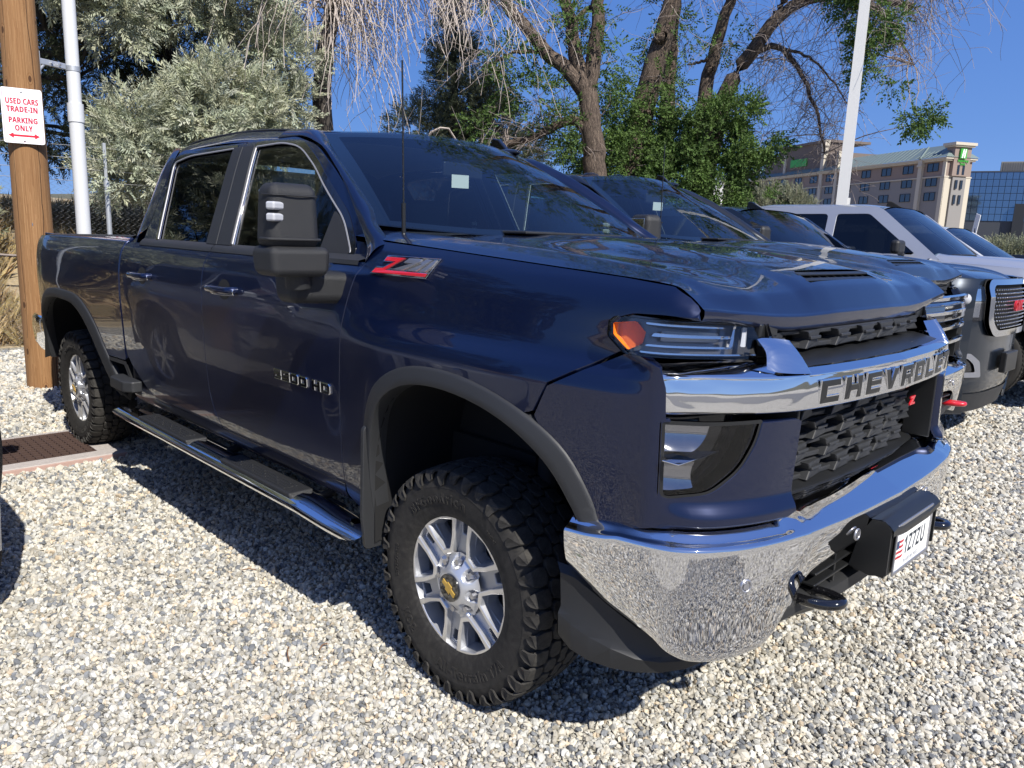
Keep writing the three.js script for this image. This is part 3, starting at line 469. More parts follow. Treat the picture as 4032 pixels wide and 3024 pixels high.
{ // silver-leaved olives at the left, standing on the bank
  const O = thing('olive_tree', 'big silvery olive tree spreading over the fence behind the blue pickup', 'tree', [-11.0, 0.9, -2.9]);
  const r = rng(51);
  const trunk = smoothPath([[-11.0, 0.8, -2.9], [-11.05, 2.2, -2.8], [-11.1, 3.6, -2.6], [-11.2, 5.2, -2.4], [-11.1, 7.0, -2.2]], 16, 0.05, r), tr2 = smoothPath([[-11.0, 0.9, -2.9], [-10.9, 2.4, -3.5], [-10.8, 3.8, -3.9], [-10.9, 5.6, -4.2]], 12, 0.05, r), tr3 = smoothPath([[-11.0, 1.0, -2.8], [-10.8, 2.2, -2.0], [-10.7, 3.2, -1.2], [-10.6, 4.4, -0.6]], 12, 0.05, r);
  const front = [[-9.6, 4.75, -0.55, 0.9, 0.55, 0.6, 900], [-9.5, 4.9, -1.3, 0.8, 0.7, 0.6, 900], [-9.3, 4.85, -2.0, 0.8, 0.75, 0.65, 1100], [-9.1, 4.7, -2.75, 0.75, 0.6, 0.6, 900], [-9.3, 5.9, -1.4, 1.2, 0.7, 1.2, 1300], [-9.0, 6.1, -2.9, 1.1, 0.7, 1.0, 1000], [-9.2, 4.15, -1.15, 0.6, 0.45, 0.45, 480],
    [-9.25, 2.72, -1.35, 0.75, 0.55, 0.55, 900], [-9.0, 2.95, -2.05, 0.7, 0.6, 0.6, 1000], [-8.95, 3.35, -2.35, 0.6, 0.45, 0.5, 700], [-8.85, 2.85, -2.75, 0.6, 0.6, 0.5, 800], [-8.8, 3.3, -3.15, 0.5, 0.45, 0.5, 500], [-9.2, 2.15, -1.15, 0.6, 0.35, 0.5, 450], [-9.0, 2.15, -2.0, 0.7, 0.4, 0.7, 650], [-8.9, 4.0, -3.35, 0.55, 0.4, 0.5, 420]];
  const back = [[-11.6, 3.4, -0.9, 1.4, 1.1, 1.4, 1500], [-11.8, 4.6, -1.6, 1.5, 1.0, 1.6, 1400], [-11.6, 3.3, -2.8, 1.4, 1.1, 1.3, 1300], [-11.6, 5.2, -3.2, 1.6, 1.1, 1.5, 1400], [-11.4, 6.8, -2.2, 1.8, 1.2, 2.0, 1500], [-11.2, 7.9, -2.4, 1.3, 0.9, 1.4, 800], [-11.9, 3.2, 0.3, 1.0, 0.9, 1.0, 700]];
  const tb2 = tubes(), r2 = rng(52); tb2.add(trunk, 0.16, 0.05, 8); tb2.add(tr2, 0.11, 0.035, 7); tb2.add(tr3, 0.10, 0.03, 7); branchesTo(tb2, [...trunk, ...tr2, ...tr3], front, 5, 0.030, r2); branchesTo(tb2, [...trunk, ...tr2, ...tr3], back, 8, 0.034, r2);
  const g2 = tb2.build(); g2.translate(-O.position.x, -O.position.y, -O.position.z); part('trunk', g2, M.barkDark, O);
  crown(O, front, SPR.olive, M.leafSilver, 61, { gap: 0.04, freq: 3.1, size: 1.15 }); crown(O, back, SPR.olive, M.leafDark, 62, { gap: 0.0, freq: 1.6, size: 1.05, shell: 0.33 });
  const labels = ['silvery olive tree mirrored in the rear door glass, beyond the grey car', 'silvery olive tree farther along the bank, mirrored in the pickup bed', 'silvery olive tree at the far end of the bank, mirrored in the doors'];
  [[-11.6, 0.9, 4.2, 1.1], [-12.2, 1.0, 9.5, 2.6], [-12.6, 1.1, 15.5, 4.0]].forEach(([x, y, z, a], i) => { const c = O.clone(); c.name = numbered('olive_tree'); c.position.set(x, y, z); c.rotation.y = a; c.userData.label = labels[i]; scene.add(c); });
}
{ // leaning dead tree with a curtain of pale hanging twigs
  const D = thing('dead_tree', 'dark leaning trunk with a curtain of pale bare hanging twigs', 'tree', [-10.2, 0.7, -4.9]);
  const r = rng(71), tb = tubes(), trunk = smoothPath([[-10.1, 0.7, -4.75], [-10.05, 2.4, -4.7], [-9.9, 3.8, -4.55], [-9.85, 5.0, -4.7], [-9.7, 6.4, -4.9]], 14, 0.06, r), limb = smoothPath([[-9.85, 4.9, -4.7], [-9.3, 5.5, -4.6], [-8.8, 5.7, -4.9], [-8.3, 5.6, -5.5], [-8.0, 5.3, -6.2]], 14, 0.05, r), limb2 = smoothPath([[-9.85, 4.4, -4.6], [-9.2, 4.9, -4.3], [-8.9, 5.1, -4.0], [-8.7, 5.0, -3.7]], 10, 0.05, r);
  const fallen = smoothPath([[-9.2, 2.0, -5.3], [-8.9, 3.0, -5.8], [-8.6, 3.3, -6.1], [-8.5, 2.6, -6.7]], 10, 0.05, r);
  tb.add(trunk, 0.20, 0.10, 10); tb.add(limb, 0.09, 0.03, 6); tb.add(limb2, 0.06, 0.02, 6);
  const g = tb.build(); g.translate(-D.position.x, -D.position.y, -D.position.z); part('trunk', g, M.barkDark, D);
  const tw = tubes(); tw.add(fallen, 0.03, 0.012, 6);
  const src = [...limb, ...limb, ...limb2, ...trunk.slice(9)];
  for (let i = 0; i < 330; i++) {
    const s = src[Math.floor(r() * src.length)], len = 0.9 + 1.7 * r(), p = walk([s[0] + (r() - 0.5) * 0.2, s[1] + (r() - 0.5) * 0.2, s[2] + (r() - 0.5) * 0.3], [0.5 + (r() - 0.5) * 1.6, 0.35 + (r() - 0.4) * 1.0, (r() - 0.5) * 2.0], len, 11, 0.20, 0.42, r);
    const k = 0.55 + 0.7 * r(); tw.add(p, 0.0105 * k, 0.004, 3);
    const nb = 1 + Math.floor(r() * 3); for (let b = 0; b < nb; b++) { const q = p[2 + Math.floor(r() * 8)]; tw.add(walk(q, [(r() - 0.5) * 1.2, -0.5 + (r() - 0.5), (r() - 0.5) * 1.2], 0.3 + 0.9 * r(), 7, 0.10, 0.5, r), 0.006 * k + 0.002, 0.0028, 3); }
  }
  for (let i = 0; i < 90; i++) { const p = walk([-8.9 + (r() - 0.5) * 1.0, 2.0 + r() * 0.5, -5.9 + (r() - 0.5) * 2.6], [(r() - 0.5), r() * 0.9, (r() - 0.5) * 1.6], 0.5 + 1.0 * r(), 7, 0.03, 0.4, r); tw.add(p, 0.007, 0.003, 3); }
  const gt = tw.build(); gt.translate(-D.position.x, -D.position.y, -D.position.z); part('hanging_twigs', gt, M.twigPale, D).userData.kind = 'stuff';
}
{ // dark evergreen mass between the dead tree and the elms
  const E = thing('dark_tree', 'dark grey-green pointed tree behind the curtain of bare twigs', 'tree', [-13.6, 1.9, -10.6]); const r = rng(81), tb = tubes(), tr = smoothPath([[-13.6, 1.8, -10.6], [-13.6, 4.5, -10.5], [-13.5, 7.4, -10.4]], 10, 0.04, r);
  const lob = [[-13.5, 7.0, -10.35, 0.35, 1.1, 0.35, 420], [-13.5, 5.9, -10.4, 0.6, 0.7, 0.6, 600], [-13.4, 4.9, -10.7, 1.1, 0.9, 1.1, 1300], [-13.3, 4.2, -11.4, 1.0, 0.8, 0.9, 900], [-13.7, 3.9, -9.8, 1.1, 0.9, 1.1, 1200], [-13.5, 3.2, -10.8, 1.4, 0.8, 1.5, 1200], [-13.0, 3.5, -12.2, 0.9, 0.7, 0.8, 600]];
  tb.add(tr, 0.16, 0.03, 8); branchesTo(tb, tr, lob, 8, 0.03, r); const g = tb.build(); g.translate(-E.position.x, -E.position.y, -E.position.z); part('trunk', g, M.barkDark, E); crown(E, lob, SPR.olive, M.leafDark, 82, { gap: -0.2, size: 1.15 });
}
{ // elms: thick furrowed limbs, sparse leaves, much dead wood, green suckers round the foot
  const elm = (name, label, at, limbs, twigs, lobes, seed, opt = {}) => {
    const T = thing(name, label, 'tree', at), r = rng(seed), tb = tubes(), all = [];
    for (const [pts, r0, r1] of limbs) { const p = smoothPath(pts, 18, 0.06, r); tb.add(p, r0, r1, 12); all.push(...p); if (r0 > 0.1) for (let k = 0; k < 4; k++) { const q = p[4 + Math.floor(r() * 13)], s = 0.04 + 0.03 * r(); } }
    const g = tb.build(); g.translate(-at[0], -at[1], -at[2]); part('trunk', g, M.bark, T);
    const tw = tubes();
    for (const [pts, n, len, droop, r0] of twigs) { const p = smoothPath(pts, 16, 0.1, r); for (let i = 0; i < n; i++) { const s = p[Math.floor(r() * p.length)], w = walk(s, [(r() - 0.5) * 2, (r() - 0.35) * 1.6, (r() - 0.5) * 2], len * (0.4 + 0.8 * r()), 9, droop, 0.45, r); tw.add(w, r0, 0.0035, 3); const nb = 2 + Math.floor(r() * 4); for (let b = 0; b < nb; b++) { const q = w[1 + Math.floor(r() * 8)], w2 = walk(q, [(r() - 0.5) * 2, (r() - 0.6) * 1.4, (r() - 0.5) * 2], len * 0.2 + len * 0.3 * r(), 6, droop * 0.8, 0.5, r); tw.add(w2, r0 * 0.5 + 0.001, 0.003, 3); } } }
    if (lobes.length) branchesTo(tw, all, lobes.filter((l) => l[6] > 60), opt.per ?? 3, 0.018, r);
    if (tw.count()) { const gt = tw.build(); gt.translate(-at[0], -at[1], -at[2]); part('twigs', gt, M.twigGrey, T).userData.kind = 'stuff'; }
    crown(T, lobes, SPR.elm, M.leafElm, seed + 1, { gap: opt.gap ?? 0.0, freq: 1.9, size: opt.size ?? 1.0, shell: 0.5, lift: -0.3 });
    return T;
  };
  elm('elm_tree', 'dark forked elm with a low side limb, left of the thick leaning elm', [-9.0, 0.6, -10.6], [
    [[[-9.0, 0.4, -10.6], [-9.0, 2.0, -10.62], [-9.02, 3.0, -10.6], [-9.1, 3.8, -10.5], [-9.2, 4.6, -10.4]], 0.29, 0.20], [[[-9.2, 4.5, -10.42], [-9.5, 5.0, -10.1], [-9.9, 5.35, -9.8], [-10.2, 5.8, -9.5], [-10.5, 6.25, -9.2], [-10.7, 7.2, -8.9], [-10.9, 8.6, -8.6]], 0.17, 0.08], [[[-9.2, 4.5, -10.4], [-9.4, 5.4, -10.2], [-9.5, 5.9, -10.15], [-9.7, 6.8, -9.95], [-9.9, 8.0, -9.8], [-10.0, 9.8, -9.4]], 0.17, 0.06], [[[-9.2, 4.4, -10.4], [-9.1, 5.6, -10.5], [-9.1, 6.5, -10.5], [-9.05, 7.8, -10.6], [-8.8, 9.6, -10.8]], 0.18, 0.06],
    [[[-9.1, 3.72, -10.45], [-9.35, 3.98, -10.2], [-9.7, 3.86, -10.0], [-10.0, 3.62, -9.7], [-10.35, 3.5, -9.4], [-10.8, 3.3, -9.0]], 0.12, 0.05], [[[-9.9, 5.35, -9.8], [-10.4, 5.3, -9.4], [-10.8, 5.0, -9.0]], 0.05, 0.02], [[[-9.5, 5.9, -10.15], [-9.2, 6.6, -10.9], [-9.0, 7.0, -11.4]], 0.06, 0.02]],
  [[[[-10.2, 5.8, -9.5], [-10.7, 7.2, -8.9], [-10.9, 8.6, -8.6]], 26, 1.8, 0.05, 0.009], [[[-9.4, 5.4, -10.2], [-9.9, 8, -9.8], [-10, 9.8, -9.4]], 26, 1.8, 0.03, 0.009], [[[-9.1, 5.6, -10.5], [-9.0, 7.8, -10.6], [-8.8, 9.6, -10.8]], 24, 1.8, 0.02, 0.009], [[[-9.4, 4.0, -10.2], [-10.8, 3.3, -9.0]], 40, 1.3, 0.0, 0.008], [[[-10.4, 5.3, -9.4], [-10.8, 5.0, -9.0]], 16, 1.4, 0.06, 0.008]],
  [[-10.3, 4.6, -9.3, 0.55, 0.45, 0.5, 150], [-9.9, 4.4, -9.8, 0.5, 0.6, 0.5, 150], [-9.6, 4.0, -10.0, 0.45, 0.5, 0.4, 110], [-10.35, 5.2, -9.2, 0.6, 0.4, 0.5, 110], [-9.3, 3.4, -10.3, 0.5, 0.35, 0.5, 100], [-9.3, 6.1, -10.2, 0.8, 0.8, 0.8, 170], [-10.6, 6.6, -9.0, 0.8, 0.7, 0.8, 130], [-9.0, 5.0, -10.7, 0.6, 0.9, 0.5, 160], [-10.9, 3.8, -8.9, 0.6, 0.5, 0.5, 80], [-10.2, 8.6, -9.0, 2.0, 1.6, 1.8, 900], [-9.0, 10.2, -10.4, 2.0, 1.5, 1.9, 800], [-9.5, 11.8, -9.6, 1.9, 1.1, 1.8, 500]], 401);
  elm('elm_tree', 'thick leaning elm trunk with a sawn-off knot, rising from green leaves', [-9.2, 0.6, -12.3], [
    [[[-9.25, 0.4, -12.2], [-9.25, 2.5, -12.25], [-9.22, 3.7, -12.3], [-9.2, 4.5, -12.4], [-9.08, 5.1, -12.42], [-8.92, 5.8, -12.5], [-8.8, 6.5, -12.6], [-8.65, 7.5, -12.7], [-8.3, 9.4, -12.8]], 0.36, 0.14], [[[-9.4, 0.5, -13.3], [-9.3, 3.6, -13.5], [-9.3, 5.2, -13.5], [-9.3, 6.2, -13.5], [-9.3, 7.4, -13.5], [-9.5, 9.4, -13.6]], 0.22, 0.09], [[[-8.92, 5.9, -12.45], [-8.72, 5.95, -12.28]], 0.13, 0.115], [[[-8.7, 7.0, -12.7], [-8.1, 8.0, -12.4], [-7.4, 9.0, -12.0]], 0.1, 0.04]],
  [[[[-8.8, 6.5, -12.6], [-8.65, 7.5, -12.7], [-8.3, 9.4, -12.8]], 26, 1.9, 0.04, 0.009], [[[-9.3, 5.2, -13.5], [-9.5, 9.4, -13.6]], 24, 1.9, 0.04, 0.009], [[[-8.7, 7, -12.7], [-7.4, 9, -12]], 18, 2.0, 0.06, 0.009]],
  [[-9.8, 3.3, -11.3, 0.6, 0.7, 0.55, 420], [-9.3, 4.1, -11.6, 0.6, 0.9, 0.5, 520], [-9.0, 3.2, -11.9, 0.7, 0.8, 0.6, 620], [-8.5, 3.5, -12.3, 0.7, 0.9, 0.6, 700], [-8.2, 4.2, -12.6, 0.6, 0.6, 0.5, 380], [-8.0, 3.3, -12.6, 0.6, 0.8, 0.6, 520], [-8.4, 2.6, -12.2, 0.7, 0.6, 0.7, 420], [-9.4, 2.5, -11.5, 0.8, 0.6, 0.7, 380], [-8.8, 4.9, -12.4, 0.6, 0.5, 0.5, 160], [-9.0, 6.2, -12.9, 0.7, 0.8, 0.6, 120], [-8.3, 9.6, -12.6, 2.0, 1.5, 1.8, 900], [-7.6, 11.2, -12.2, 2.0, 1.2, 1.8, 600]], 402);
  elm('elm_tree', 'slanting elm with bare branches arching over the light pole', [-8.5, 0.6, -13.9], [
    [[[-8.65, 0.4, -13.85], [-8.62, 3.3, -13.9], [-8.6, 4.5, -13.92], [-8.55, 5.4, -14.0], [-8.4, 6.4, -14.1], [-8.2, 7.3, -14.2], [-8.0, 9.2, -14.3]], 0.22, 0.09], [[[-8.5, 0.5, -13.8], [-8.15, 3.6, -13.75], [-7.9, 5.1, -13.85], [-7.55, 5.7, -14.0], [-7.2, 6.35, -14.2], [-6.8, 6.72, -14.4], [-6.1, 6.85, -14.7], [-5.5, 6.8, -15.0], [-4.6, 6.5, -15.2]], 0.22, 0.06], [[[-7.2, 6.35, -14.2], [-7.0, 6.9, -14.3], [-6.9, 8.0, -14.3], [-6.6, 9.4, -14.4]], 0.10, 0.04], [[[-7.55, 5.7, -14.0], [-7.1, 5.9, -14.2], [-6.6, 5.42, -14.45], [-6.2, 4.5, -14.7], [-5.95, 3.6, -14.8]], 0.085, 0.02], [[[-6.1, 6.85, -14.7], [-5.4, 6.6, -14.2], [-4.8, 6.2, -14.2], [-4.2, 5.2, -14.5]], 0.06, 0.015], [[[-7.0, 5.85, -14.2], [-6.4, 5.6, -14.7], [-5.6, 4.6, -15.0]], 0.04, 0.012], [[[-8.45, 5.8, -14.05], [-8.9, 5.6, -13.6]], 0.05, 0.02], [[[-8.55, 5.35, -14.0], [-8.42, 5.5, -13.85]], 0.10, 0.09]],
  [[[[-7.55, 5.7, -14], [-6.6, 5.42, -14.45], [-5.95, 3.6, -14.8]], 75, 1.5, 0.13, 0.008], [[[-6.8, 6.72, -14.4], [-5.5, 6.8, -15], [-4.6, 6.5, -15.2]], 85, 2.2, 0.16, 0.008], [[[-6.1, 6.85, -14.7], [-4.8, 6.2, -14.2], [-4.2, 5.2, -14.5]], 80, 1.5, 0.13, 0.007], [[[-7, 5.85, -14.2], [-5.6, 4.6, -15]], 50, 1.5, 0.13, 0.007], [[[-7.2, 6.35, -14.2], [-6.6, 9.4, -14.4]], 26, 2.0, 0.06, 0.008], [[[-8.4, 6.4, -14.1], [-8.0, 9.2, -14.3]], 22, 1.8, 0.04, 0.008], [[[-5.0, 6.9, -14.6], [-3.6, 6.6, -14.6]], 60, 1.9, 0.16, 0.007], [[[-6.4, 4.6, -14.6], [-5.6, 3.4, -14.9]], 40, 1.0, 0.06, 0.007], [[[-8.2, 4.5, -13.9], [-7.0, 4.0, -14.2]], 40, 1.3, 0.08, 0.007]],
  [[-7.7, 4.0, -13.0, 0.6, 0.7, 0.55, 520], [-7.3, 4.3, -13.1, 0.6, 0.45, 0.5, 330], [-7.1, 3.5, -13.2, 0.55, 0.7, 0.5, 480], [-7.5, 2.8, -13.0, 0.6, 0.6, 0.55, 430], [-6.8, 3.0, -13.3, 0.5, 0.5, 0.4, 260], [-6.6, 3.7, -13.4, 0.4, 0.3, 0.4, 130], [-6.7, 2.45, -13.3, 0.5, 0.25, 0.5, 120], [-5.05, 6.2, -13.55, 0.4, 0.5, 0.3, 150], [-4.75, 5.6, -13.65, 0.33, 0.45, 0.3, 170], [-4.8, 5.05, -13.6, 0.22, 0.4, 0.2, 90], [-4.4, 5.9, -13.8, 0.3, 0.25, 0.25, 60], [-3.8, 4.05, -14.0, 0.3, 0.2, 0.25, 95], [-3.55, 4.15, -14.1, 0.2, 0.12, 0.2, 30], [-4.3, 4.75, -14.0, 0.15, 0.2, 0.15, 30], [-5.35, 6.6, -13.5, 0.35, 0.3, 0.3, 70], [-8.2, 6.2, -14, 0.6, 0.6, 0.6, 60], [-6.6, 9.0, -14.0, 2.2, 1.4, 1.6, 650], [-4.8, 8.4, -14.4, 1.8, 1.0, 1.4, 350]], 403);
}
{ // sagebrush on the bank
  const r = rng(91), make = (x, z, s, h, label, dark) => { const y = hillY(x, z), T = thing('sagebrush', label, 'bush', [x, y - 0.1, z], 'sagebrush bushes on the dry bank'), tb = tubes(); const lob = []; for (let i = 0; i < 6; i++) { const a = r() * 6.28, d = s * 0.55 * r(); lob.push([x + Math.cos(a) * d, y + h * (0.42 + 0.28 * r()), z + Math.sin(a) * d, s * (0.42 + 0.2 * r()), h * 0.42, s * (0.42 + 0.2 * r()), Math.round(150 * s * s + 90)]); } const root = [[x, y, z]]; branchesTo(tb, root, lob, 5, 0.03, r); const g = tb.build(); g.translate(-x, -y + 0.1, -z); part('stem', g, M.twigGrey, T); crown(T, lob, SPR.sage, M.leafSage, Math.floor(r() * 1e6), { gap: -0.2, freq: 1.2, size: 2.0, lift: 0.7 }); return T; };
  const L = 'grey-green sagebrush bush growing on the dry grassy bank beyond the parked cars';
  for (const [x, z, s, h] of [[-14.6, -26.0, 1.7, 2.0], [-13.0, -26.8, 1.6, 2.2], [-11.9, -27.2, 1.3, 1.6], [-14.0, -30, 1.8, 1.8], [-11.0, -27.8, 1.2, 1.3], [-10.4, -30.5, 1.3, 1.6], [-9.5, -29.2, 1.5, 1.9], [-8.9, -31.0, 1.2, 1.5], [-8.4, -30.4, 1.1, 1.4], [-7.6, -31.5, 1.3, 1.5], [-6.8, -31.0, 1.0, 1.2], [-6.0, -32.2, 1.5, 1.9], [-5.0, -32.4, 1.4, 1.7], [-4.0, -33, 1.4, 1.6], [-12.2, -22.5, 1.0, 0.9], [-16.5, -28, 1.8, 1.8], [-9.9, -24.5, 0.8, 0.7]]) make(x, z, s, h, L);
  const near = make(-11.2, 0.9, 0.8, 1.1, 'small yellow-green bush on the bank just behind the fence at the left');
  near.name = numbered('shrub'); delete near.userData.group; near.userData.label = 'small yellow-green bush on the bank just behind the fence at the left';
}
{ // dry grass on the bank
  const r = rng(95), geo = []; for (let k = 0; k < 3; k++) { const pos = [], idx = []; for (let i = 0; i < 16; i++) { const a = r() * 6.28, d = r() * 0.06, l = 0.18 + 0.3 * r(), lean = 0.15 + 0.5 * r(), x = Math.cos(a) * d, z = Math.sin(a) * d, b = pos.length / 3; pos.push(x - 0.003, 0, z, x + 0.003, 0, z + 0.002, x + Math.cos(a) * lean * l * 0.4, l * 0.6, z + Math.sin(a) * lean * l * 0.4, x + Math.cos(a) * lean * l, l * 0.95, z + Math.sin(a) * lean * l); idx.push(b, b + 1, b + 2, b + 2, b + 1, b + 3); } const g = new THREE.BufferGeometry(); g.setAttribute('position', new THREE.Float32BufferAttribute(pos, 3)); g.setIndex(idx); const n = g.toNonIndexed(); n.computeVertexNormals(); geo.push(norm(n)); }
  const G = new THREE.Group(); G.name = 'dry_grass'; tag(G, 'straw-coloured dry grass covering the bank behind the fence', 'grass', null, 'stuff'); scene.add(G);
  const lists = [[], [], []], put = (n, x0, x1, z0, z1, s0) => { for (let i = 0; i < n; i++) { const x = lerp(x0, x1, r()), z = lerp(z0, z1, r()); if (noise(x * 0.8, 0, z * 0.8) < -0.25 * r()) continue; const s = s0 * (0.5 + 0.9 * r()), k = 0.6 + 0.7 * r(); lists[Math.floor(r() * 3)].push([new THREE.Matrix4().compose(V(x, hillY(x, z) - 0.02, z), new THREE.Quaternion().setFromEuler(new THREE.Euler((r() - 0.5) * 0.5, r() * 6.28, (r() - 0.5) * 0.5)), V(s, s, s)), rgb(k, k * (0.92 + 0.12 * r()), k * (0.85 + 0.2 * r()))]); } };
  put(9000, -9.0, -15, -7, 5, 0.8); put(9000, -9, -22, -45, -7, 1.5); put(3000, -9, -20, 5, 24, 1.4);
  geo.forEach((g, i) => scatter('tufts', g, M.straw, lists[i], G));
  // grass round the small sprouts at the fence foot is sparse; the fallen branch lies on the bank
  const b = tubes(); b.add(smoothPath([[-10.6, 1.0, 0.7], [-10.5, 1.05, 0.1], [-10.45, 1.0, -0.5]], 10, 0.05, r), 0.03, 0.015, 5); tag(part('fallen_branch', b.build(), M.twigGrey), 'grey fallen branch lying in the dry grass behind the fence', 'branch');
}
// ---------------------------------------------------------------- buildings far beyond the bank
{
  const stucco = (name, c) => std({ name, color: c, roughness: 0.95 });
  M.stuccoUp = stucco('pink_stucco', rgb(0.25, 0.195, 0.165)); M.stuccoLo = stucco('grey_stucco', rgb(0.235, 0.225, 0.215)); M.cream = stucco('cream_trim', rgb(0.50, 0.455, 0.37)); M.roofGreen = std({ name: 'green_metal_roof', color: rgb(0.17, 0.215, 0.20), metalness: 0.2, roughness: 0.5 }); M.pane = phys({ name: 'dark_window', color: rgb(0.012, 0.016, 0.022), roughness: 0.06, clearcoat: 1 }); M.sashDark = std({ color: rgb(0.02, 0.022, 0.026), roughness: 0.5 }); M.stuccoDk = stucco('brown_stucco', rgb(0.15, 0.122, 0.105)); M.leafGreen = std({ name: 'green_sign', color: rgb(0.05, 0.36, 0.045), roughness: 0.4 });
  const H = thing('hotel_building', 'cream and pink hotel with a green metal roof and a corner tower', 'hotel', [-41.64, 0, -141.03]);
  H.rotation.y = Math.atan2(0.53, -0.848);
  const b = (x0, x1, y0, y1, z0, z1) => { const g = new THREE.BoxGeometry(Math.abs(x1 - x0), y1 - y0, Math.abs(z1 - z0)); g.translate((x0 + x1) / 2, (y0 + y1) / 2, (z0 + z1) / 2); return g; };
  // local x runs along the long front to the left, z goes into the building, y up
  part('lower_wall', [b(0, 86, -2, 13.75, 0, 5.1)], M.stuccoLo, H); part('upper_wall', [b(0, 86, 13.95, 16.4, 0, 5.1)], M.stuccoUp, H); part('string_course', [b(-0.18, 86.2, 13.75, 13.95, -0.18, 5.2)], M.cream, H);
  part('cornice', [b(-0.35, 86, 16.4, 16.65, -0.35, 5.4), b(-0.55, 86, 16.65, 16.95, -0.55, 5.6)], M.cream, H);
  const roof = (x0, x1, y0, y1, d, hip) => { const pos = [x0, y0, -0.7, x1, y0, -0.7, x1, y1, d, x0 + hip, y1, d, x0, y0, 5.8, x0 + hip, y1, 2.9], idx = [0, 2, 1, 0, 3, 2, 4, 3, 0, 4, 5, 3]; const g = new THREE.BufferGeometry(); g.setAttribute('position', new THREE.Float32BufferAttribute(pos, 3)); g.setIndex(idx); return creased(norm(g), 5); };
  const seams = []; for (let x = 8.4; x < 86; x += 1.1) { if (x > 28.5 && x < 58) continue; seams.push(rod([x, 17.02, -0.7], [x, 19.32, 2.4], 0.05, 4)); } for (let x = 1.2; x < 7; x += 1.0) seams.push(rod([x, 17.02, -0.9], [x, lerp(17.0, 19.0, Math.min(1, x / 2.2)), lerp(-0.7, 2.2, Math.min(1, x / 2.2))], 0.05, 4));
  part('roof', [roof(-0.7, 86, 16.97, 19.3, 2.4, 2.4)], M.roofGreen, H); part('roof_seams', seams, M.roofGreen, H).userData.kind = 'stuff';
  part('roof_valley', [rod([7.2, 19.3, 2.3], [5.2, 17.0, -0.8], 0.18, 5)], M.roofGreen, H);
  for (const [x0, x1] of [[4.9, 5.75]]) part('pilaster', [b(x0, x1, -2, 15.7, -0.5, 0.1), b(x0 - 0.15, x1 + 0.15, 15.7, 16.05, -0.7, 0.1), b(x0 - 0.05, x1 + 0.05, 16.05, 16.95, -0.62, 0.1)], M.cream, H);
  part('quoin', [b(-0.12, 0.75, -2, 13.7, -0.10, 0.1), b(-0.12, 0.55, 13.95, 16.4, -0.1, 0.1)], M.cream, H); part('quoin', [b(-0.12, 0.1, -2, 13.7, -0.05, 1.2)], M.cream, H); part('quoin', [b(-0.12, 0.1, -2, 13.7, 4.0, 5.1)], M.cream, H);
  const win = (x0, x1, y0, y1) => { const w = subgroup('window', H); part('pane', [b(x0 + 0.08, x1 - 0.08, y0 + 0.08, y1 - 0.08, -0.03, 0.05)], M.pane, w); part('frame', [b(x0, x1, y0, y0 + 0.08, -0.1, 0.05), b(x0, x1, y1 - 0.08, y1, -0.1, 0.05), b(x0, x0 + 0.08, y0, y1, -0.1, 0.05), b(x1 - 0.08, x1, y0, y1, -0.1, 0.05), b((x0 + x1) / 2 - 0.04, (x0 + x1) / 2 + 0.04, y0, y1, -0.1, 0.05)], M.sashDark, w); };
  for (let k = 0; k < 15; k++) { const x = 1.5 + k * 5.62 + (k ? 0.25 : 0); for (const y of [14.75, 12.35, 9.95]) win(x, x + 2.6, y, y + 1.4); }
  // middle blocks above the eaves
  part('middle_block', [b(34, 52.2, 16.9, 22.9, 0.5, 6)], M.stuccoDk, H); part('middle_block', [b(52.2, 57.6, 16.9, 21.3, 0.5, 10)], M.stuccoDk, H); part('middle_block', [b(28.8, 34, 16.9, 20.4, 0.5, 10)], M.stuccoDk, H); part('block_cornice', [b(33.6, 52.6, 22.9, 23.4, 0.1, 10.4)], M.stuccoDk, H); part('block_cornice', [b(52.2, 58, 21.3, 21.6, 0.2, 10)], M.stuccoDk, H);
  part('pilaster', [b(33.6, 34.6, 10, 22.0, -0.3, 0.6), b(33.4, 34.8, 22.0, 23.2, -0.4, 0.7)], M.cream, H); part('pilaster', [b(48.5, 49.3, 17, 22.4, 0.2, 0.6)], M.cream, H); part('pilaster', [b(28.6, 29.4, 10, 20.6, -0.3, 0.6)], M.cream, H);
  part('block_sign', [b(40.5, 46.5, 18.6, 20.2, 0.2, 0.5)], M.leafGreen, H);
  // corner tower on the right-hand face
  part('tower', [b(-0.6, 1.2, 13.95, 18.6, 0.9, 4.1)], M.stuccoUp, H); part('tower_base', [b(-0.45, 1.2, -2, 13.75, 1.3, 3.9)], M.stuccoLo, H); part('tower_cornice', [b(-0.95, 1.5, 18.6, 18.85, 0.6, 4.4)], M.cream, H); part('tower_cornice', [b(-1.15, 1.7, 18.85, 19.3, 0.4, 4.6)], M.cream, H);
  for (const z of [1.75, 2.75]) for (const [y0, y1] of [[14.2, 15.7], [11.9, 13.3], [9.4, 10.9]]) part('narrow_window', [b(-0.66, -0.3, y0, y1, z, z + 0.42)], M.pane, H);
  part('sign_box', [b(-0.95, -0.6, 16.75, 18.3, 1.75, 2.95)], M.leafGreen, H);
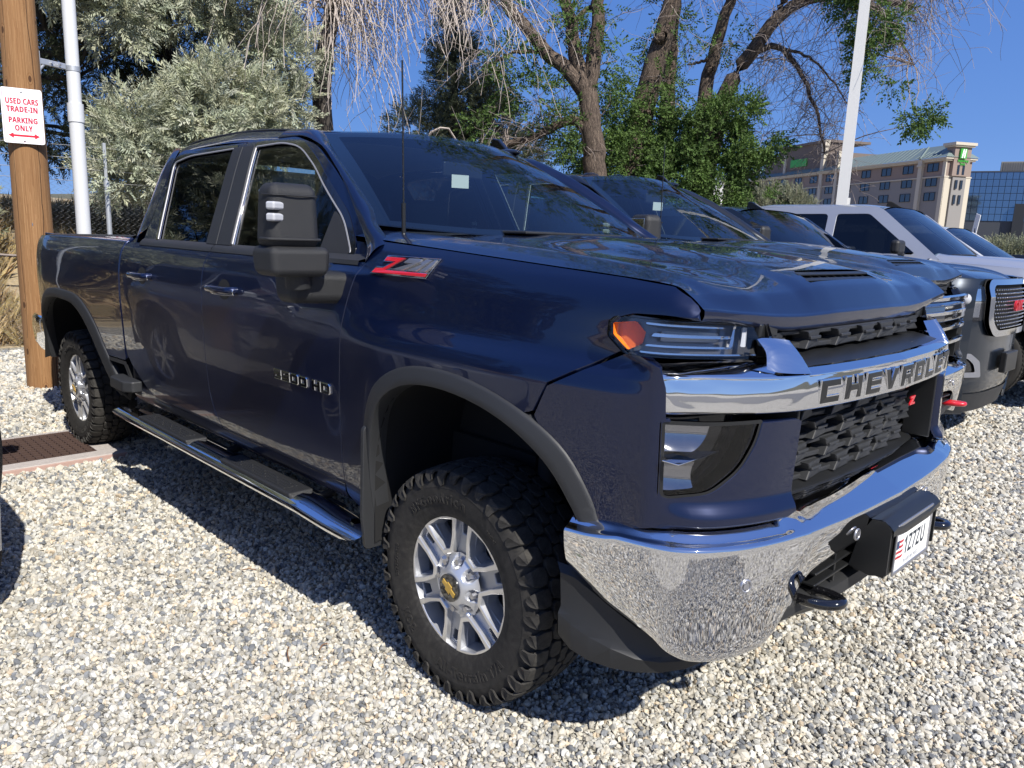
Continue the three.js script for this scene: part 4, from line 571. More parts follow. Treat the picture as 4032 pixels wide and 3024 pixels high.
  { const s = new THREE.ExtrudeGeometry(shapeOf([[-0.42, -0.7], [-0.18, -0.7], [-0.06, -0.1], [0.10, -0.1], [0.02, -0.7], [0.24, -0.7], [0.42, 0.7], [0.20, 0.7], [0.12, 0.1], [-0.04, 0.1], [0.04, 0.7], [-0.20, 0.7]]), { depth: 0.06, bevelEnabled: false }); s.rotateY(-Math.PI / 2); s.translate(-0.96, 17.52, 2.35); part('sign_emblem', s, M.whitePrint, H);
    const put = (txt, z, y, k) => { const g = new TextGeometry(txt, { font, size: k, depth: 0.08, curveSegments: 2 }); g.rotateY(-Math.PI / 2); g.translate(-0.68, y, z); return norm(g); };
    part('sign_lettering', [put('Holiday', 1.55, 16.2, 0.42), put('Inn', 2.1, 15.68, 0.42)], M.leafGreen, H); }
  // glass office block
  const Gb = thing('glass_office', 'blue mirrored glass office block at the right edge behind the bushes', 'office building', [-57, 0, -210]); Gb.rotation.y = rad(14);
  M.mirror = phys({ name: 'mirror_glass', color: rgb(0.16, 0.24, 0.33), metalness: 0.85, roughness: 0.05 }); M.mull = std({ color: rgb(0.05, 0.055, 0.065), roughness: 0.5 }); M.louvre = std({ color: rgb(0.24, 0.23, 0.21), roughness: 0.8 });
  part('core', [b(0.2, 34, -2, 20.6, -15, -0.15)], M.mull, Gb); const r = rng(17);
  for (let i = 0; i < 26; i++) for (let j = 0; j < 7; j++) { const g = b(i * 1.28 + 0.05, i * 1.28 + 1.23, 20.5 - (j + 1) * 1.62 + 0.05, 20.5 - j * 1.62 - 0.05, -0.1, 0); g.rotateY((r() - 0.5) * 0.004); part('pane', g, M.mirror, Gb); }
  part('parapet', [b(-0.1, 34, 20.5, 20.8, -15, 0.1)], M.mull, Gb); part('penthouse', [b(6.2, 30, 20.8, 23.2, -12, -3)], M.louvre, Gb); for (let i = 0; i < 24; i++) part('slat', b(6.3 + i * 0.5, 6.45 + i * 0.5, 20.85, 23.15, -3, -2.8), M.louvre, Gb);
  part('dark_column', [b(10.2, 12.4, -2, 13.2, 0.2, 1.2)], M.sashDark, Gb);
  // what lies behind the photographer and shows only in the chrome: a road and far low hills
  const rd = new THREE.PlaneGeometry(9, 160); rd.rotateX(-Math.PI / 2); rd.translate(15, 0.004, 0); M.asphalt = std({ name: 'asphalt', color: rgb(0.10, 0.10, 0.10), roughness: 0.95 }); structure('road', rd, M.asphalt);
  const pos = [], idx = []; for (let i = 0; i <= 90; i++) { const a = i / 90 * 2 * Math.PI, d = 420, h = 9 + 9 * (0.5 + fbm(Math.cos(a) * 4, Math.sin(a) * 4, 2)); pos.push(Math.cos(a) * d, -3, Math.sin(a) * d, Math.cos(a) * (d + 60), h, Math.sin(a) * (d + 60)); } for (let i = 0; i < 90; i++) { const k = i * 2; idx.push(k, k + 1, k + 2, k + 2, k + 1, k + 3); }
  const hg = new THREE.BufferGeometry(); hg.setAttribute('position', new THREE.Float32BufferAttribute(pos, 3)); hg.setIndex(idx); hg.computeVertexNormals(); structure('far_hills', hg, std({ color: rgb(0.09, 0.09, 0.065), roughness: 1 }));
}
// ---------------------------------------------------------------- wheel of the heavy pickup: axis along z, outer face at +z, radius 0.4075
const RT = 0.4075;
function polarShape(pts) { return pts.map(([a, r]) => [Math.cos(rad(a)) * r, Math.sin(rad(a)) * r]); }
function arcPts(a0, a1, r, n) { const o = []; for (let i = 0; i <= n; i++) o.push([lerp(a0, a1, i / n), r]); return o; }
function treadBlock(poly, top, base, th0) { // poly of [arc length, z]; top(z) radius, base radius
  const n = poly.length, pos = [], idx = [], cx = poly.reduce((s, p) => s + p[0], 0) / n, cz = poly.reduce((s, p) => s + p[1], 0) / n;
  const at = (s, z, r) => { const t = th0 + s / RT; return [Math.cos(t) * r, Math.sin(t) * r, z]; };
  const ring = (k, r) => poly.map(([s, z]) => at(cx + (s - cx) * k, cz + (z - cz) * k, r ?? top(z)));
  const A = poly.map(([s, z]) => at(cx + (s - cx) * 1.06, cz + (z - cz) * 1.03, base(z))), B = poly.map(([s, z]) => at(cx + (s - cx) * 1.0, cz + (z - cz) * 1.0, top(z) - 0.0012)), Cc = poly.map(([s, z]) => at(cx + (s - cx) * 0.94, cz + (z - cz) * 0.95, top(z)));
  const P = [...A, ...B, ...Cc, at(cx, cz, top(cz))]; P.forEach((p) => pos.push(...p));
  for (let i = 0; i < n; i++) { const j = (i + 1) % n; idx.push(i, n + j, j, i, n + i, n + j, n + i, 2 * n + j, n + j, n + i, 2 * n + i, 2 * n + j, 2 * n + i, 3 * n, 2 * n + j); }
  const g = new THREE.BufferGeometry(); g.setAttribute('position', new THREE.Float32BufferAttribute(pos, 3)); g.setIndex(idx);
  return g;
}
function fixWinding(g) { // outward from the tyre's core circle
  const p = g.attributes.position, a = g.index.array;
  for (let i = 0; i < a.length; i += 3) {
    const [A, B, C] = [0, 1, 2].map((k) => V().fromBufferAttribute(p, a[i + k])), c = A.clone().add(B).add(C).divideScalar(3), n = B.clone().sub(A).cross(C.clone().sub(A));
    const rr = Math.hypot(c.x, c.y), core = V(c.x / rr * 0.33, c.y / rr * 0.33, c.z * 0.6);
    if (n.dot(c.clone().sub(core)) < 0) { const t = a[i + 1]; a[i + 1] = a[i + 2]; a[i + 2] = t; }
  }
  return g;
}
let tyreGeo = null, treadGeo = null, letterGeo = null;
function tyreGeometries() {
  if (tyreGeo) return;
  const prof = [[0.232, -0.112], [0.244, -0.121], [0.262, -0.127], [0.30, -0.136], [0.335, -0.138], [0.362, -0.133], [0.382, -0.121], [0.3905, -0.10], [0.3935, 0], [0.3905, 0.10], [0.382, 0.121], [0.362, 0.133], [0.338, 0.1385], [0.3365, 0.1372], [0.30, 0.1365], [0.2705, 0.1295], [0.268, 0.130], [0.2655, 0.128], [0.25, 0.124], [0.244, 0.121], [0.232, 0.112]];
  tyreGeo = new THREE.LatheGeometry(prof.map(([r, z]) => new THREE.Vector2(r, z)), 120); tyreGeo.rotateX(Math.PI / 2); // y -> z
  { const p = tyreGeo.attributes.position, u = tyreGeo.attributes.uv; for (let i = 0; i < p.count; i++) u.setXY(i, Math.atan2(p.getY(i), p.getX(i)) * 1.2, Math.hypot(p.getX(i), p.getY(i)) * 3 + p.getZ(i) * 3); tyreGeo.computeVertexNormals(); }
  const N = 38, pitch = 2 * Math.PI * RT / N, list = [], r = rng(31);
  const crown = (z) => 0.4075 - 0.55 * z * z, base = () => 0.388;
  for (let i = 0; i < N; i++) {
    const th = i / N * 2 * Math.PI, p = pitch * (0.97 + 0.05 * r());
    const sh = (s) => { // shoulder block and the lug that runs down the sidewall
      const o = s > 0 ? 0 : pitch * 0.45, long = (i % 2 === 0);
      list.push(treadBlock([[o + 0.05 * p, s * 0.079], [o + 0.40 * p, s * 0.074], [o + 0.82 * p, s * 0.079], [o + 0.87 * p, s * 0.104], [o + 0.80 * p, s * 0.130], [o + 0.12 * p, s * 0.130], [o + 0.00 * p, s * 0.106]], (z) => Math.abs(z) > 0.12 ? 0.3965 : crown(z), base, th));
      // lug on the shoulder's flank
      const a = o / RT + th + 0.10 * p / RT, b = a + 0.70 * p / RT, r1 = 0.3955, r2 = long ? 0.350 : 0.365, z1 = 0.1315, z2 = long ? 0.1425 : 0.1415, dz = 0.006;
      const q = (t, rr, z) => [Math.cos(t) * rr, Math.sin(t) * rr, s * z], m = (a + b) / 2, e = (b - a) * 0.12;
      const pts = [q(a, r1, z1), q(b, r1, z1), q(b - e, (r1 + r2) / 2, z2 + 0.001), q(b - 2 * e, r2, z2), q(m, r2 - 0.007, z2), q(a + 2 * e, r2, z2), q(a + e, (r1 + r2) / 2, z2 + 0.001)];
      const inn = pts.map(([x, y, z], k) => { const l = Math.hypot(x, y); return [x * (l - (k > 1 ? 0.001 : 0.006)) / l, y * (l - (k > 1 ? 0.001 : 0.006)) / l, z - s * (k < 2 ? 0.001 : dz + 0.002)]; });
      const pos = [...pts, ...inn].flat(), idx = [], n = pts.length;
      for (let k = 1; k < n - 1; k++) idx.push(0, k, k + 1);
      for (let k = 0; k < n; k++) { const j = (k + 1) % n; idx.push(k, n + k, j, j, n + k, n + j); }
      const g = new THREE.BufferGeometry(); g.setAttribute('position', new THREE.Float32BufferAttribute(pos, 3)); g.setIndex(idx); list.push(g);
    };
    sh(1); sh(-1);
    const zig = (o, z0, z1, k) => list.push(treadBlock([[o + 0.04 * p, z0], [o + 0.42 * p, z0 - 0.006 * k], [o + 0.80 * p, z0 + 0.002], [o + 0.92 * p, (z0 + z1) / 2 + 0.006 * k], [o + 0.84 * p, z1], [o + 0.46 * p, z1 + 0.006 * k], [o + 0.10 * p, z1 - 0.002], [o - 0.02 * p, (z0 + z1) / 2]], crown, base, th));
    zig(0.25 * p, 0.028, 0.066, 1); zig(0.62 * p, -0.019, 0.019, -1); zig(0.05 * p, -0.066, -0.028, 1);
  }
  const all = list.map((g) => fixWinding(g).toNonIndexed()).map((g) => { g.computeVertexNormals(); return norm(g); });
  treadGeo = mergeGeometries(all, false);
  { const p = treadGeo.attributes.position, u = treadGeo.attributes.uv; for (let i = 0; i < p.count; i++) u.setXY(i, Math.atan2(p.getY(i), p.getX(i)) * 1.2, p.getZ(i) * 3); }
  // raised lettering around the outer sidewall
  const ring = (text, size, mid, radius, up, sx = 1) => {
    const g = new TextGeometry(text, { font, size, depth: 0.0022, curveSegments: 3, bevelEnabled: false });
    g.computeBoundingBox(); const w = g.boundingBox.max.x * sx, p = g.attributes.position;
    for (let i = 0; i < p.count; i++) {
      const x = p.getX(i) * sx - w / 2, y = p.getY(i) - size / 2, R = up ? radius + y : radius - y, t = rad(mid) + (up ? -1 : 1) * x / radius, bulge = 0.1372 - Math.max(0, 0.295 - R) * 0.26;
      p.setXYZ(i, Math.cos(t) * R, Math.sin(t) * R, bulge - 0.0006 + p.getZ(i));
    }
    g.computeVertexNormals(); return norm(g);
  };
  letterGeo = merge([ring('BFGoodrich', 0.036, 108, 0.300, true, 1.12), ring('All-Terrain T/A', 0.034, 292, 0.300, false, 1.12), ring('KO2', 0.034, 222, 0.300, false), ring('LT275/70R18', 0.015, 180, 0.300, true), ring('radial', 0.013, 52, 0.300, true)]);
}
function rimGeometries() {
  const R0 = 0.2446;
  const barrel = new THREE.LatheGeometry([[0.2446, 0.104], [0.2455, 0.1085], [0.2435, 0.1125], [0.2365, 0.1125], [0.2325, 0.108], [0.226, 0.085], [0.2215, 0.0], [0.218, -0.09]].map(([r, z]) => new THREE.Vector2(r, z)), 96); barrel.rotateX(Math.PI / 2);
  const flipB = barrel.clone();
  const win = (k, c) => roundPoly(polarShape([[c - 15.5, 0.2235], [c, 0.2265], [c + 15.5, 0.2235], [c + 13.5, 0.172], [c + 7, 0.131], [c - 7, 0.131], [c - 13.5, 0.172]]).map(([x, y]) => [x * k, y * k]), 0.006, 3);
  const slot = (c) => roundPoly(polarShape([[c - 5.2, 0.221], [c + 5.2, 0.221], [c + 4.6, 0.180], [c - 4.6, 0.180]]), 0.004, 3);
  const holes = []; for (let i = 0; i < 6; i++) { holes.push(win(1, -5 + i * 60)); holes.push(slot(25 + i * 60)); }
  const face = extrude(polarShape(arcPts(0, 357, 0.2345, 119)), 0.045, 0.004, holes, 2); face.translate(0, 0, 0.040);
  const frames = [];
  for (let i = 0; i < 6; i++) {
    const c = -5 + i * 60;
    const o = roundPoly(polarShape([...arcPts(c - 23, c + 23, 0.2365, 8), [c + 20.5, 0.170], [c + 11.5, 0.109], [c - 11.5, 0.109], [c - 20.5, 0.170]]), 0.004, 2);
    const h = roundPoly(polarShape([[c - 17.4, 0.2255], [c, 0.2285], [c + 17.4, 0.2255], [c + 15.3, 0.172], [c + 7.6, 0.125], [c - 7.6, 0.125], [c - 15.3, 0.172]]), 0.005, 3);
    const g = extrude(o, 0.022, 0.0022, [h], 1); g.translate(0, 0, 0.0885); frames.push(g);
    // sloping inner walls of the window
    const n = h.length, pos = [], idx = [], w = win(0.985, c);
    for (let q = 0; q < n; q++) { const d = [h[q][0], h[q][1]], cc = polarShape([[c, 0.18]])[0]; pos.push(d[0], d[1], 0.110, cc[0] + (d[0] - cc[0]) * 0.80, cc[1] + (d[1] - cc[1]) * 0.80, 0.055); }
    for (let q = 0; q < n; q++) { const a = q * 2, b = ((q + 1) % n) * 2; idx.push(a, a + 1, b, b, a + 1, b + 1); }
    const wl = new THREE.BufferGeometry(); wl.setAttribute('position', new THREE.Float32BufferAttribute(pos, 3)); wl.setIndex(idx); wl.computeVertexNormals(); frames.push(null, wl);
  }
  const machined = merge(frames.filter((g, i) => g && i % 3 === 0)), walls = merge(frames.filter((g, i) => g && i % 3 === 2).map((g) => creased(g, 20)));
  // hub cover with eight scallops for the nuts
  const hub = panel({
    f: (a, r) => { let z = r < 0.049 ? 0.138 : lerp(0.138, 0.104, smooth(0.045, 0.112, r)); let s = 0; for (let k = 0; k < 8; k++) { const t = rad(-5 + 45 * k), d = Math.hypot(Math.cos(a) * r - Math.cos(t) * 0.086, Math.sin(a) * r - Math.sin(t) * 0.086); const along = Math.max(0, (Math.cos(a - t) * r - 0.086)); s = Math.max(s, 1 - smooth(0.014, 0.0235, d), along > 0 && Math.abs(Math.sin(a - t) * r) < 0.022 ? 1 - smooth(0.014, 0.0225, Math.abs(Math.sin(a - t) * r)) : 0); } z = lerp(z, Math.min(z, 0.094), s); return [Math.cos(a) * r, Math.sin(a) * r, z]; },
    u0: 0, u1: Math.PI * 2, v0: 0.04, v1: 0.112, nu: 192, nv: 26, thick: 0.0, flip: true,
  });
  return { barrel, face, machined, walls, hub };
}
let wheelProto = null;
function makeWheel(parent, x, z, right) { // a wheel as a part of the vehicle; its outer face looks to +z on the right-hand side
  tyreGeometries();
  const w = subgroup('wheel', parent, [x, RT - 0.004, z]);
  if (!right) w.rotation.y = Math.PI;
  if (wheelProto) { for (const c of wheelProto.children) w.add(c.clone()); return w; }
  const G = rimGeometries();
  part('tyre', [tyreGeo], M.rubber, w); part('tread', treadGeo, M.rubberTread, w); part('sidewall_lettering', letterGeo, M.rubber, w);
  part('rim', [G.barrel, G.face], M.alloyPaint, w); part('rim_face', G.machined, M.alloy, w); part('rim_pocket', G.walls, M.alloyPaint, w); part('hub_cover', G.hub, M.hub, w);
  const cap = new THREE.CylinderGeometry(0.0475, 0.0475, 0.012, 40); cap.rotateX(Math.PI / 2); cap.translate(0, 0, 0.139); part('hub_cap', cap, M.gloss, w);
  const bow = extrude([[-0.034, -0.008], [-0.012, -0.008], [-0.010, -0.016], [0.014, -0.016], [0.012, -0.008], [0.036, -0.008], [0.034, 0.008], [0.012, 0.008], [0.010, 0.016], [-0.014, 0.016], [-0.012, 0.008], [-0.036, 0.008]], 0.003, 0.0008); bow.rotateZ(rad(-32)); bow.translate(0, 0, 0.1445); part('emblem', bow, M.gold, w);
  for (let k = 0; k < 8; k++) { const t = rad(-5 + 45 * k), g = new THREE.CylinderGeometry(0.0105, 0.0125, 0.03, 6); g.rotateX(Math.PI / 2); g.translate(Math.cos(t) * 0.086, Math.sin(t) * 0.086, 0.105); const c = new THREE.CylinderGeometry(0.0155, 0.0155, 0.006, 16); c.rotateX(Math.PI / 2); c.translate(Math.cos(t) * 0.086, Math.sin(t) * 0.086, 0.094); part('lug_nut', [creased(g), creased(c)], M.steel, w); }
  const disc = new THREE.CylinderGeometry(0.19, 0.19, 0.03, 40); disc.rotateX(Math.PI / 2); disc.translate(0, 0, 0.0); const back = new THREE.CylinderGeometry(0.222, 0.222, 0.01, 40); back.rotateX(Math.PI / 2); back.translate(0, 0, -0.06); part('brake_disc', disc, M.steel, w); part('backing_plate', back, M.dark, w);
  wheelProto = w;
  return w;
}
// ---------------------------------------------------------------- heavy crew-cab pickup (front axle above the origin)
const SEAM = [[-0.70, 1.541], [-0.49, 1.525], [-0.165, 1.509], [0.341, 1.480], [0.588, 1.466], [0.738, 1.453], [0.786, 1.428], [0.817, 1.404], [0.822, 1.376]];
const seamY = curve(SEAM.slice(0, 8));
const zDoor = curve([[0.40, 0.925], [0.52, 0.968], [0.60, 0.994], [0.70, 1.008], [0.85, 1.018], [1.02, 1.026], [1.15, 1.031], [1.26, 1.030], [1.34, 1.021], [1.40, 1.006], [1.445, 0.975], [1.47, 0.955]]);
const zFendLo = curve([[0.40, 0.95], [0.60, 1.0], [0.85, 1.028], [1.05, 1.046], [1.17, 1.050], [1.22, 1.034]]);
const zFendUp = curve([[0, 1.034], [0.16, 1.002], [0.4, 0.986], [0.7, 0.968], [0.88, 0.948], [1, 0.918], [1.15, 0.875]]);
function sideZ(x, y) {
  let zd = zDoor(y);
  if (x < -2.87) zd += 0.022 * Math.exp(-Math.pow((x + 4.0) / 0.62, 2)) * smooth(0.55, 0.95, y) * (1 - smooth(1.12, 1.30, y));
  if (x < -4.35) zd -= 0.165 * Math.pow((-4.35 - x) / 0.85, 1.8);
  if (x < -0.72) return zd;
  const yr = (y - 1.22) / (seamY(x) - 1.22), zf = y < 1.22 ? zFendLo(y) : zFendUp(yr);
  let z = lerp(zd, zf, smooth(-0.66, -0.28, x));
  if (y > 1.40) z = lerp(zd, zf, smooth(1.40, 1.46, y) * 1 + (1 - smooth(1.40, 1.46, y)) * smooth(-0.66, -0.28, x));
  if (x > 0.25) z -= (x - 0.25) * (x - 0.25) * lerp(0.33, 0.04, smooth(1.18, 1.42, y));
  return z;
}
const glassZ = curve([[1.42, 0.976], [1.50, 0.945], [1.7, 0.862], [1.85, 0.800], [1.93, 0.762], [1.97, 0.735], [2.02, 0.69]]);
const capZ = (x, y) => glassZ(y) - 0.052 * smooth(-1.05, -0.58, x);
const ARCH_F_OUT = [[-0.475, 0.50], [-0.470, 0.62], [-0.454, 0.823], [-0.368, 1.024], [-0.21, 1.12], [0.025, 1.147], [0.311, 1.098], [0.493, 1.004], [0.578, 0.88], [0.602, 0.812]];
const ARCH_F_IN = [[-0.395, 0.44], [-0.397, 0.60], [-0.385, 0.80], [-0.315, 0.975], [-0.184, 1.062], [0.027, 1.088], [0.295, 1.042], [0.445, 0.952], [0.522, 0.845], [0.545, 0.800]];
const ARCH_R_OUT = [[-4.72, 0.56], [-4.66, 0.78], [-4.54, 0.955], [-4.333, 1.065], [-4.12, 1.099], [-3.914, 1.103], [-3.622, 1.082], [-3.40, 0.965], [-3.20, 0.760], [-3.085, 0.640], [-2.985, 0.55]];
const ARCH_R_IN = [[-4.64, 0.54], [-4.585, 0.75], [-4.48, 0.905], [-4.30, 1.008], [-4.10, 1.038], [-3.92, 1.04], [-3.67, 1.018], [-3.475, 0.910], [-3.285, 0.715], [-3.175, 0.60], [-3.08, 0.52]];
const densify = (pts, n = 40) => { const c = new THREE.CatmullRomCurve3(pts.map((p) => V(p[0], p[1], 0)), false, 'centripetal'), o = []; for (let i = 0; i <= n; i++) { const q = c.getPoint(i / n); o.push([q.x, q.y]); } return o; };
function flare(out, inn, depth) { // moulded arch trim between two lines on the side of the body
  const O = densify(out, 48), I = densify(inn, 48), rows = [];
  const at = (k, t) => [lerp(O[k][0], I[k][0], t), lerp(O[k][1], I[k][1], t)];
  for (let k = 0; k <= 48; k++) {
    const row = [], zo = sideZ(...at(k, 0)), z = (t) => Math.max(sideZ(...at(k, Math.min(t, 0.3))), 0.80);
    for (const [t, d] of [[0, -0.02], [0, 0.001], [0.05, 0.007], [0.16, 0.010], [0.55, 0.018], [0.85, 0.021], [0.95, 0.018], [1.0, 0.006], [1.0, -depth]]) { const p = at(k, t); row.push([p[0], p[1], (t < 0.3 ? zo : z(t)) + d]); }
    rows.push(row);
  }
  return loftLinear(rows);
}
function loftLinear(rows) { // facets joined as they are, normals smoothed below 40 degrees
  const pos = [], idx = [], n = rows[0].length;
  rows.forEach((r) => r.forEach((p) => pos.push(...p)));
  for (let i = 0; i < rows.length - 1; i++) for (let j = 0; j < n - 1; j++) { const a = i * n + j; idx.push(a, a + n, a + 1, a + 1, a + n, a + n + 1); }
  const g = new THREE.BufferGeometry(); g.setAttribute('position', new THREE.Float32BufferAttribute(pos, 3)); g.setIndex(idx); g.computeVertexNormals();
  return creased(g, 40);
}
function sidePanel(poly, gap, nuv, extra, o = {}) {
  const P = poly, xs = P.map((p) => p[0]), ys = P.map((p) => p[1]), s = sdPoly(P);
  const u0 = Math.min(...xs), u1 = Math.max(...xs), v0 = Math.min(...ys), v1 = Math.max(...ys), step = nuv;
  return panel({ f: o.f || ((x, y) => [x, y, sideZ(x, y)]), inside: (x, y) => { let d = s(x, y) - gap; if (extra) d = Math.min(d, extra(x, y)); return d; }, u0, u1, v0, v1, nu: Math.ceil((u1 - u0) / step), nv: Math.ceil((v1 - v0) / step), thick: o.thick ?? 0.02, uv: (u, v) => [u, v] });
}
const onSide = (x, y, d = 0) => [x, y, sideZ(x, y) + d];
// block letters on a unit square
const GLYPH = {
  C: [[[0, 0], [1, 0], [1, .26], [.27, .26], [.27, .74], [1, .74], [1, 1], [0, 1]]],
  H: [[[0, 0], [.27, 0], [.27, .38], [.73, .38], [.73, 0], [1, 0], [1, 1], [.73, 1], [.73, .62], [.27, .62], [.27, 1], [0, 1]]],
  E: [[[0, 0], [1, 0], [1, .22], [.27, .22], [.27, .40], [1, .40], [1, .62], [.27, .62], [.27, .78], [1, .78], [1, 1], [0, 1]]],
  V: [[[.36, 0], [.64, 0], [1, 1], [.72, 1], [.5, .34], [.28, 1], [0, 1]]],
  R: [[[0, 0], [.25, 0], [.25, .34], [.5, .34], [.74, 0], [1, 0], [.80, .34], [1, .38], [1, 1], [0, 1]], [[.25, .56], [.74, .56], [.74, .78], [.25, .78]]],
  O: [[[0, 0], [1, 0], [1, 1], [0, 1]], [[.26, .24], [.74, .24], [.74, .76], [.26, .76]]],
  0: [[[0, 0.12], [.12, 0], [.88, 0], [1, .12], [1, .88], [.88, 1], [.12, 1], [0, .88]], [[.26, .24], [.74, .24], [.74, .76], [.26, .76]]],
  D: [[[0, 0], [.84, 0], [1, .16], [1, .84], [.84, 1], [0, 1]], [[.26, .24], [.74, .24], [.74, .76], [.26, .76]]],
  L: [[[0, 0], [1, 0], [1, .26], [.27, .26], [.27, 1], [0, 1]]],
  T: [[[.365, 0], [.635, 0], [.635, .74], [1, .74], [1, 1], [0, 1], [0, .74], [.365, .74]]],
  2: [[[0, 0], [1, 0], [1, .22], [.26, .22], [.26, .40], [1, .40], [1, 1], [0, 1], [0, .78], [.74, .78], [.74, .60], [0, .60]]],
  5: [[[0, 0], [1, 0], [1, .60], [.26, .60], [.26, .78], [1, .78], [1, 1], [0, 1], [0, .40], [.74, .40], [.74, .22], [0, .22]]],
};
// a word of block letters mapped onto a surface: f(s, t, d) with s along, t up in metres, d proud of the surface
function blockWord(word, w, h, gap, space, f, d0, d1, grow = 0, bev = 0.002) {
  const out = []; let x = 0;
  for (const ch of word) {
    if (ch === ' ') { x += space; continue; }
    const [o, ...holes] = GLYPH[ch], m = (p) => [x + p[0] * w, p[1] * h];
    const sh = extrude(o.map(m), d1 - d0, 0, holes.map((q) => q.map(m))), p = sh.attributes.position;
    if (grow) { /* outline grown by scaling about the stroke is not needed: the bevel does it */ }
    const g = grow ? new THREE.ExtrudeGeometry(shapeOf(o.map(m), holes.map((q) => q.map(m))), { depth: d1 - d0, bevelEnabled: true, bevelSize: grow, bevelThickness: bev, bevelSegments: 1 }) : sh;
    const q = g.attributes.position;
    for (let i = 0; i < q.count; i++) { const v = f(q.getX(i), q.getY(i), d0 + q.getZ(i)); q.setXYZ(i, ...v); }
    g.computeVertexNormals(); out.push(norm(g)); x += w + gap;
  }
  return merge(out);
}
// front of the vehicle in plan
const barX = curve([[0, 1.002], [0.3, 0.987], [0.5, 0.966], [0.6, 0.948], [0.72, 0.904], [0.80, 0.858], [0.88, 0.797], [0.935, 0.755], [0.962, 0.715]]);
const grilleX = (z) => 0.905 - 0.16 * z * z;
const FS = [[0, 0.375], [0.30, 0.56], [0.48, 0.68], [0.56, 0.731], [0.61, 0.764], [0.67, 0.800], [0.76, 0.850], [0.84, 0.893], [0.92, 0.928], [1, 0.956]];
const FZ = [[0.48, 0.985], [0.56, 0.974], [0.61, 0.957], [0.67, 0.926], [0.76, 0.875], [0.84, 0.795], [0.92, 0.695], [1, 0.570]];
const fsx = curve(FS), fsz = curve(FZ), fascX = curve(FZ.slice(2).map((p, i) => [p[1], FS[i + 4][1]]).reverse());
const sOfX = (x) => { let a = 0, b = 1; for (let i = 0; i < 30; i++) { const m = (a + b) / 2; if (fsx(m) < x) a = m; else b = m; } return a; };
const fascF = (s, y) => { const w = smooth(0.58, 0.70, s), x = fsx(s) + w * (0.02 * (1.03 - y) + 0.022 * smooth(0.92, 0.868, y) - 0.03 * smooth(0.856, 0.836, y)); return [x, y, lerp(sideZ(fsx(s), y), fsz(s), smooth(0.40, 0.60, s))]; };

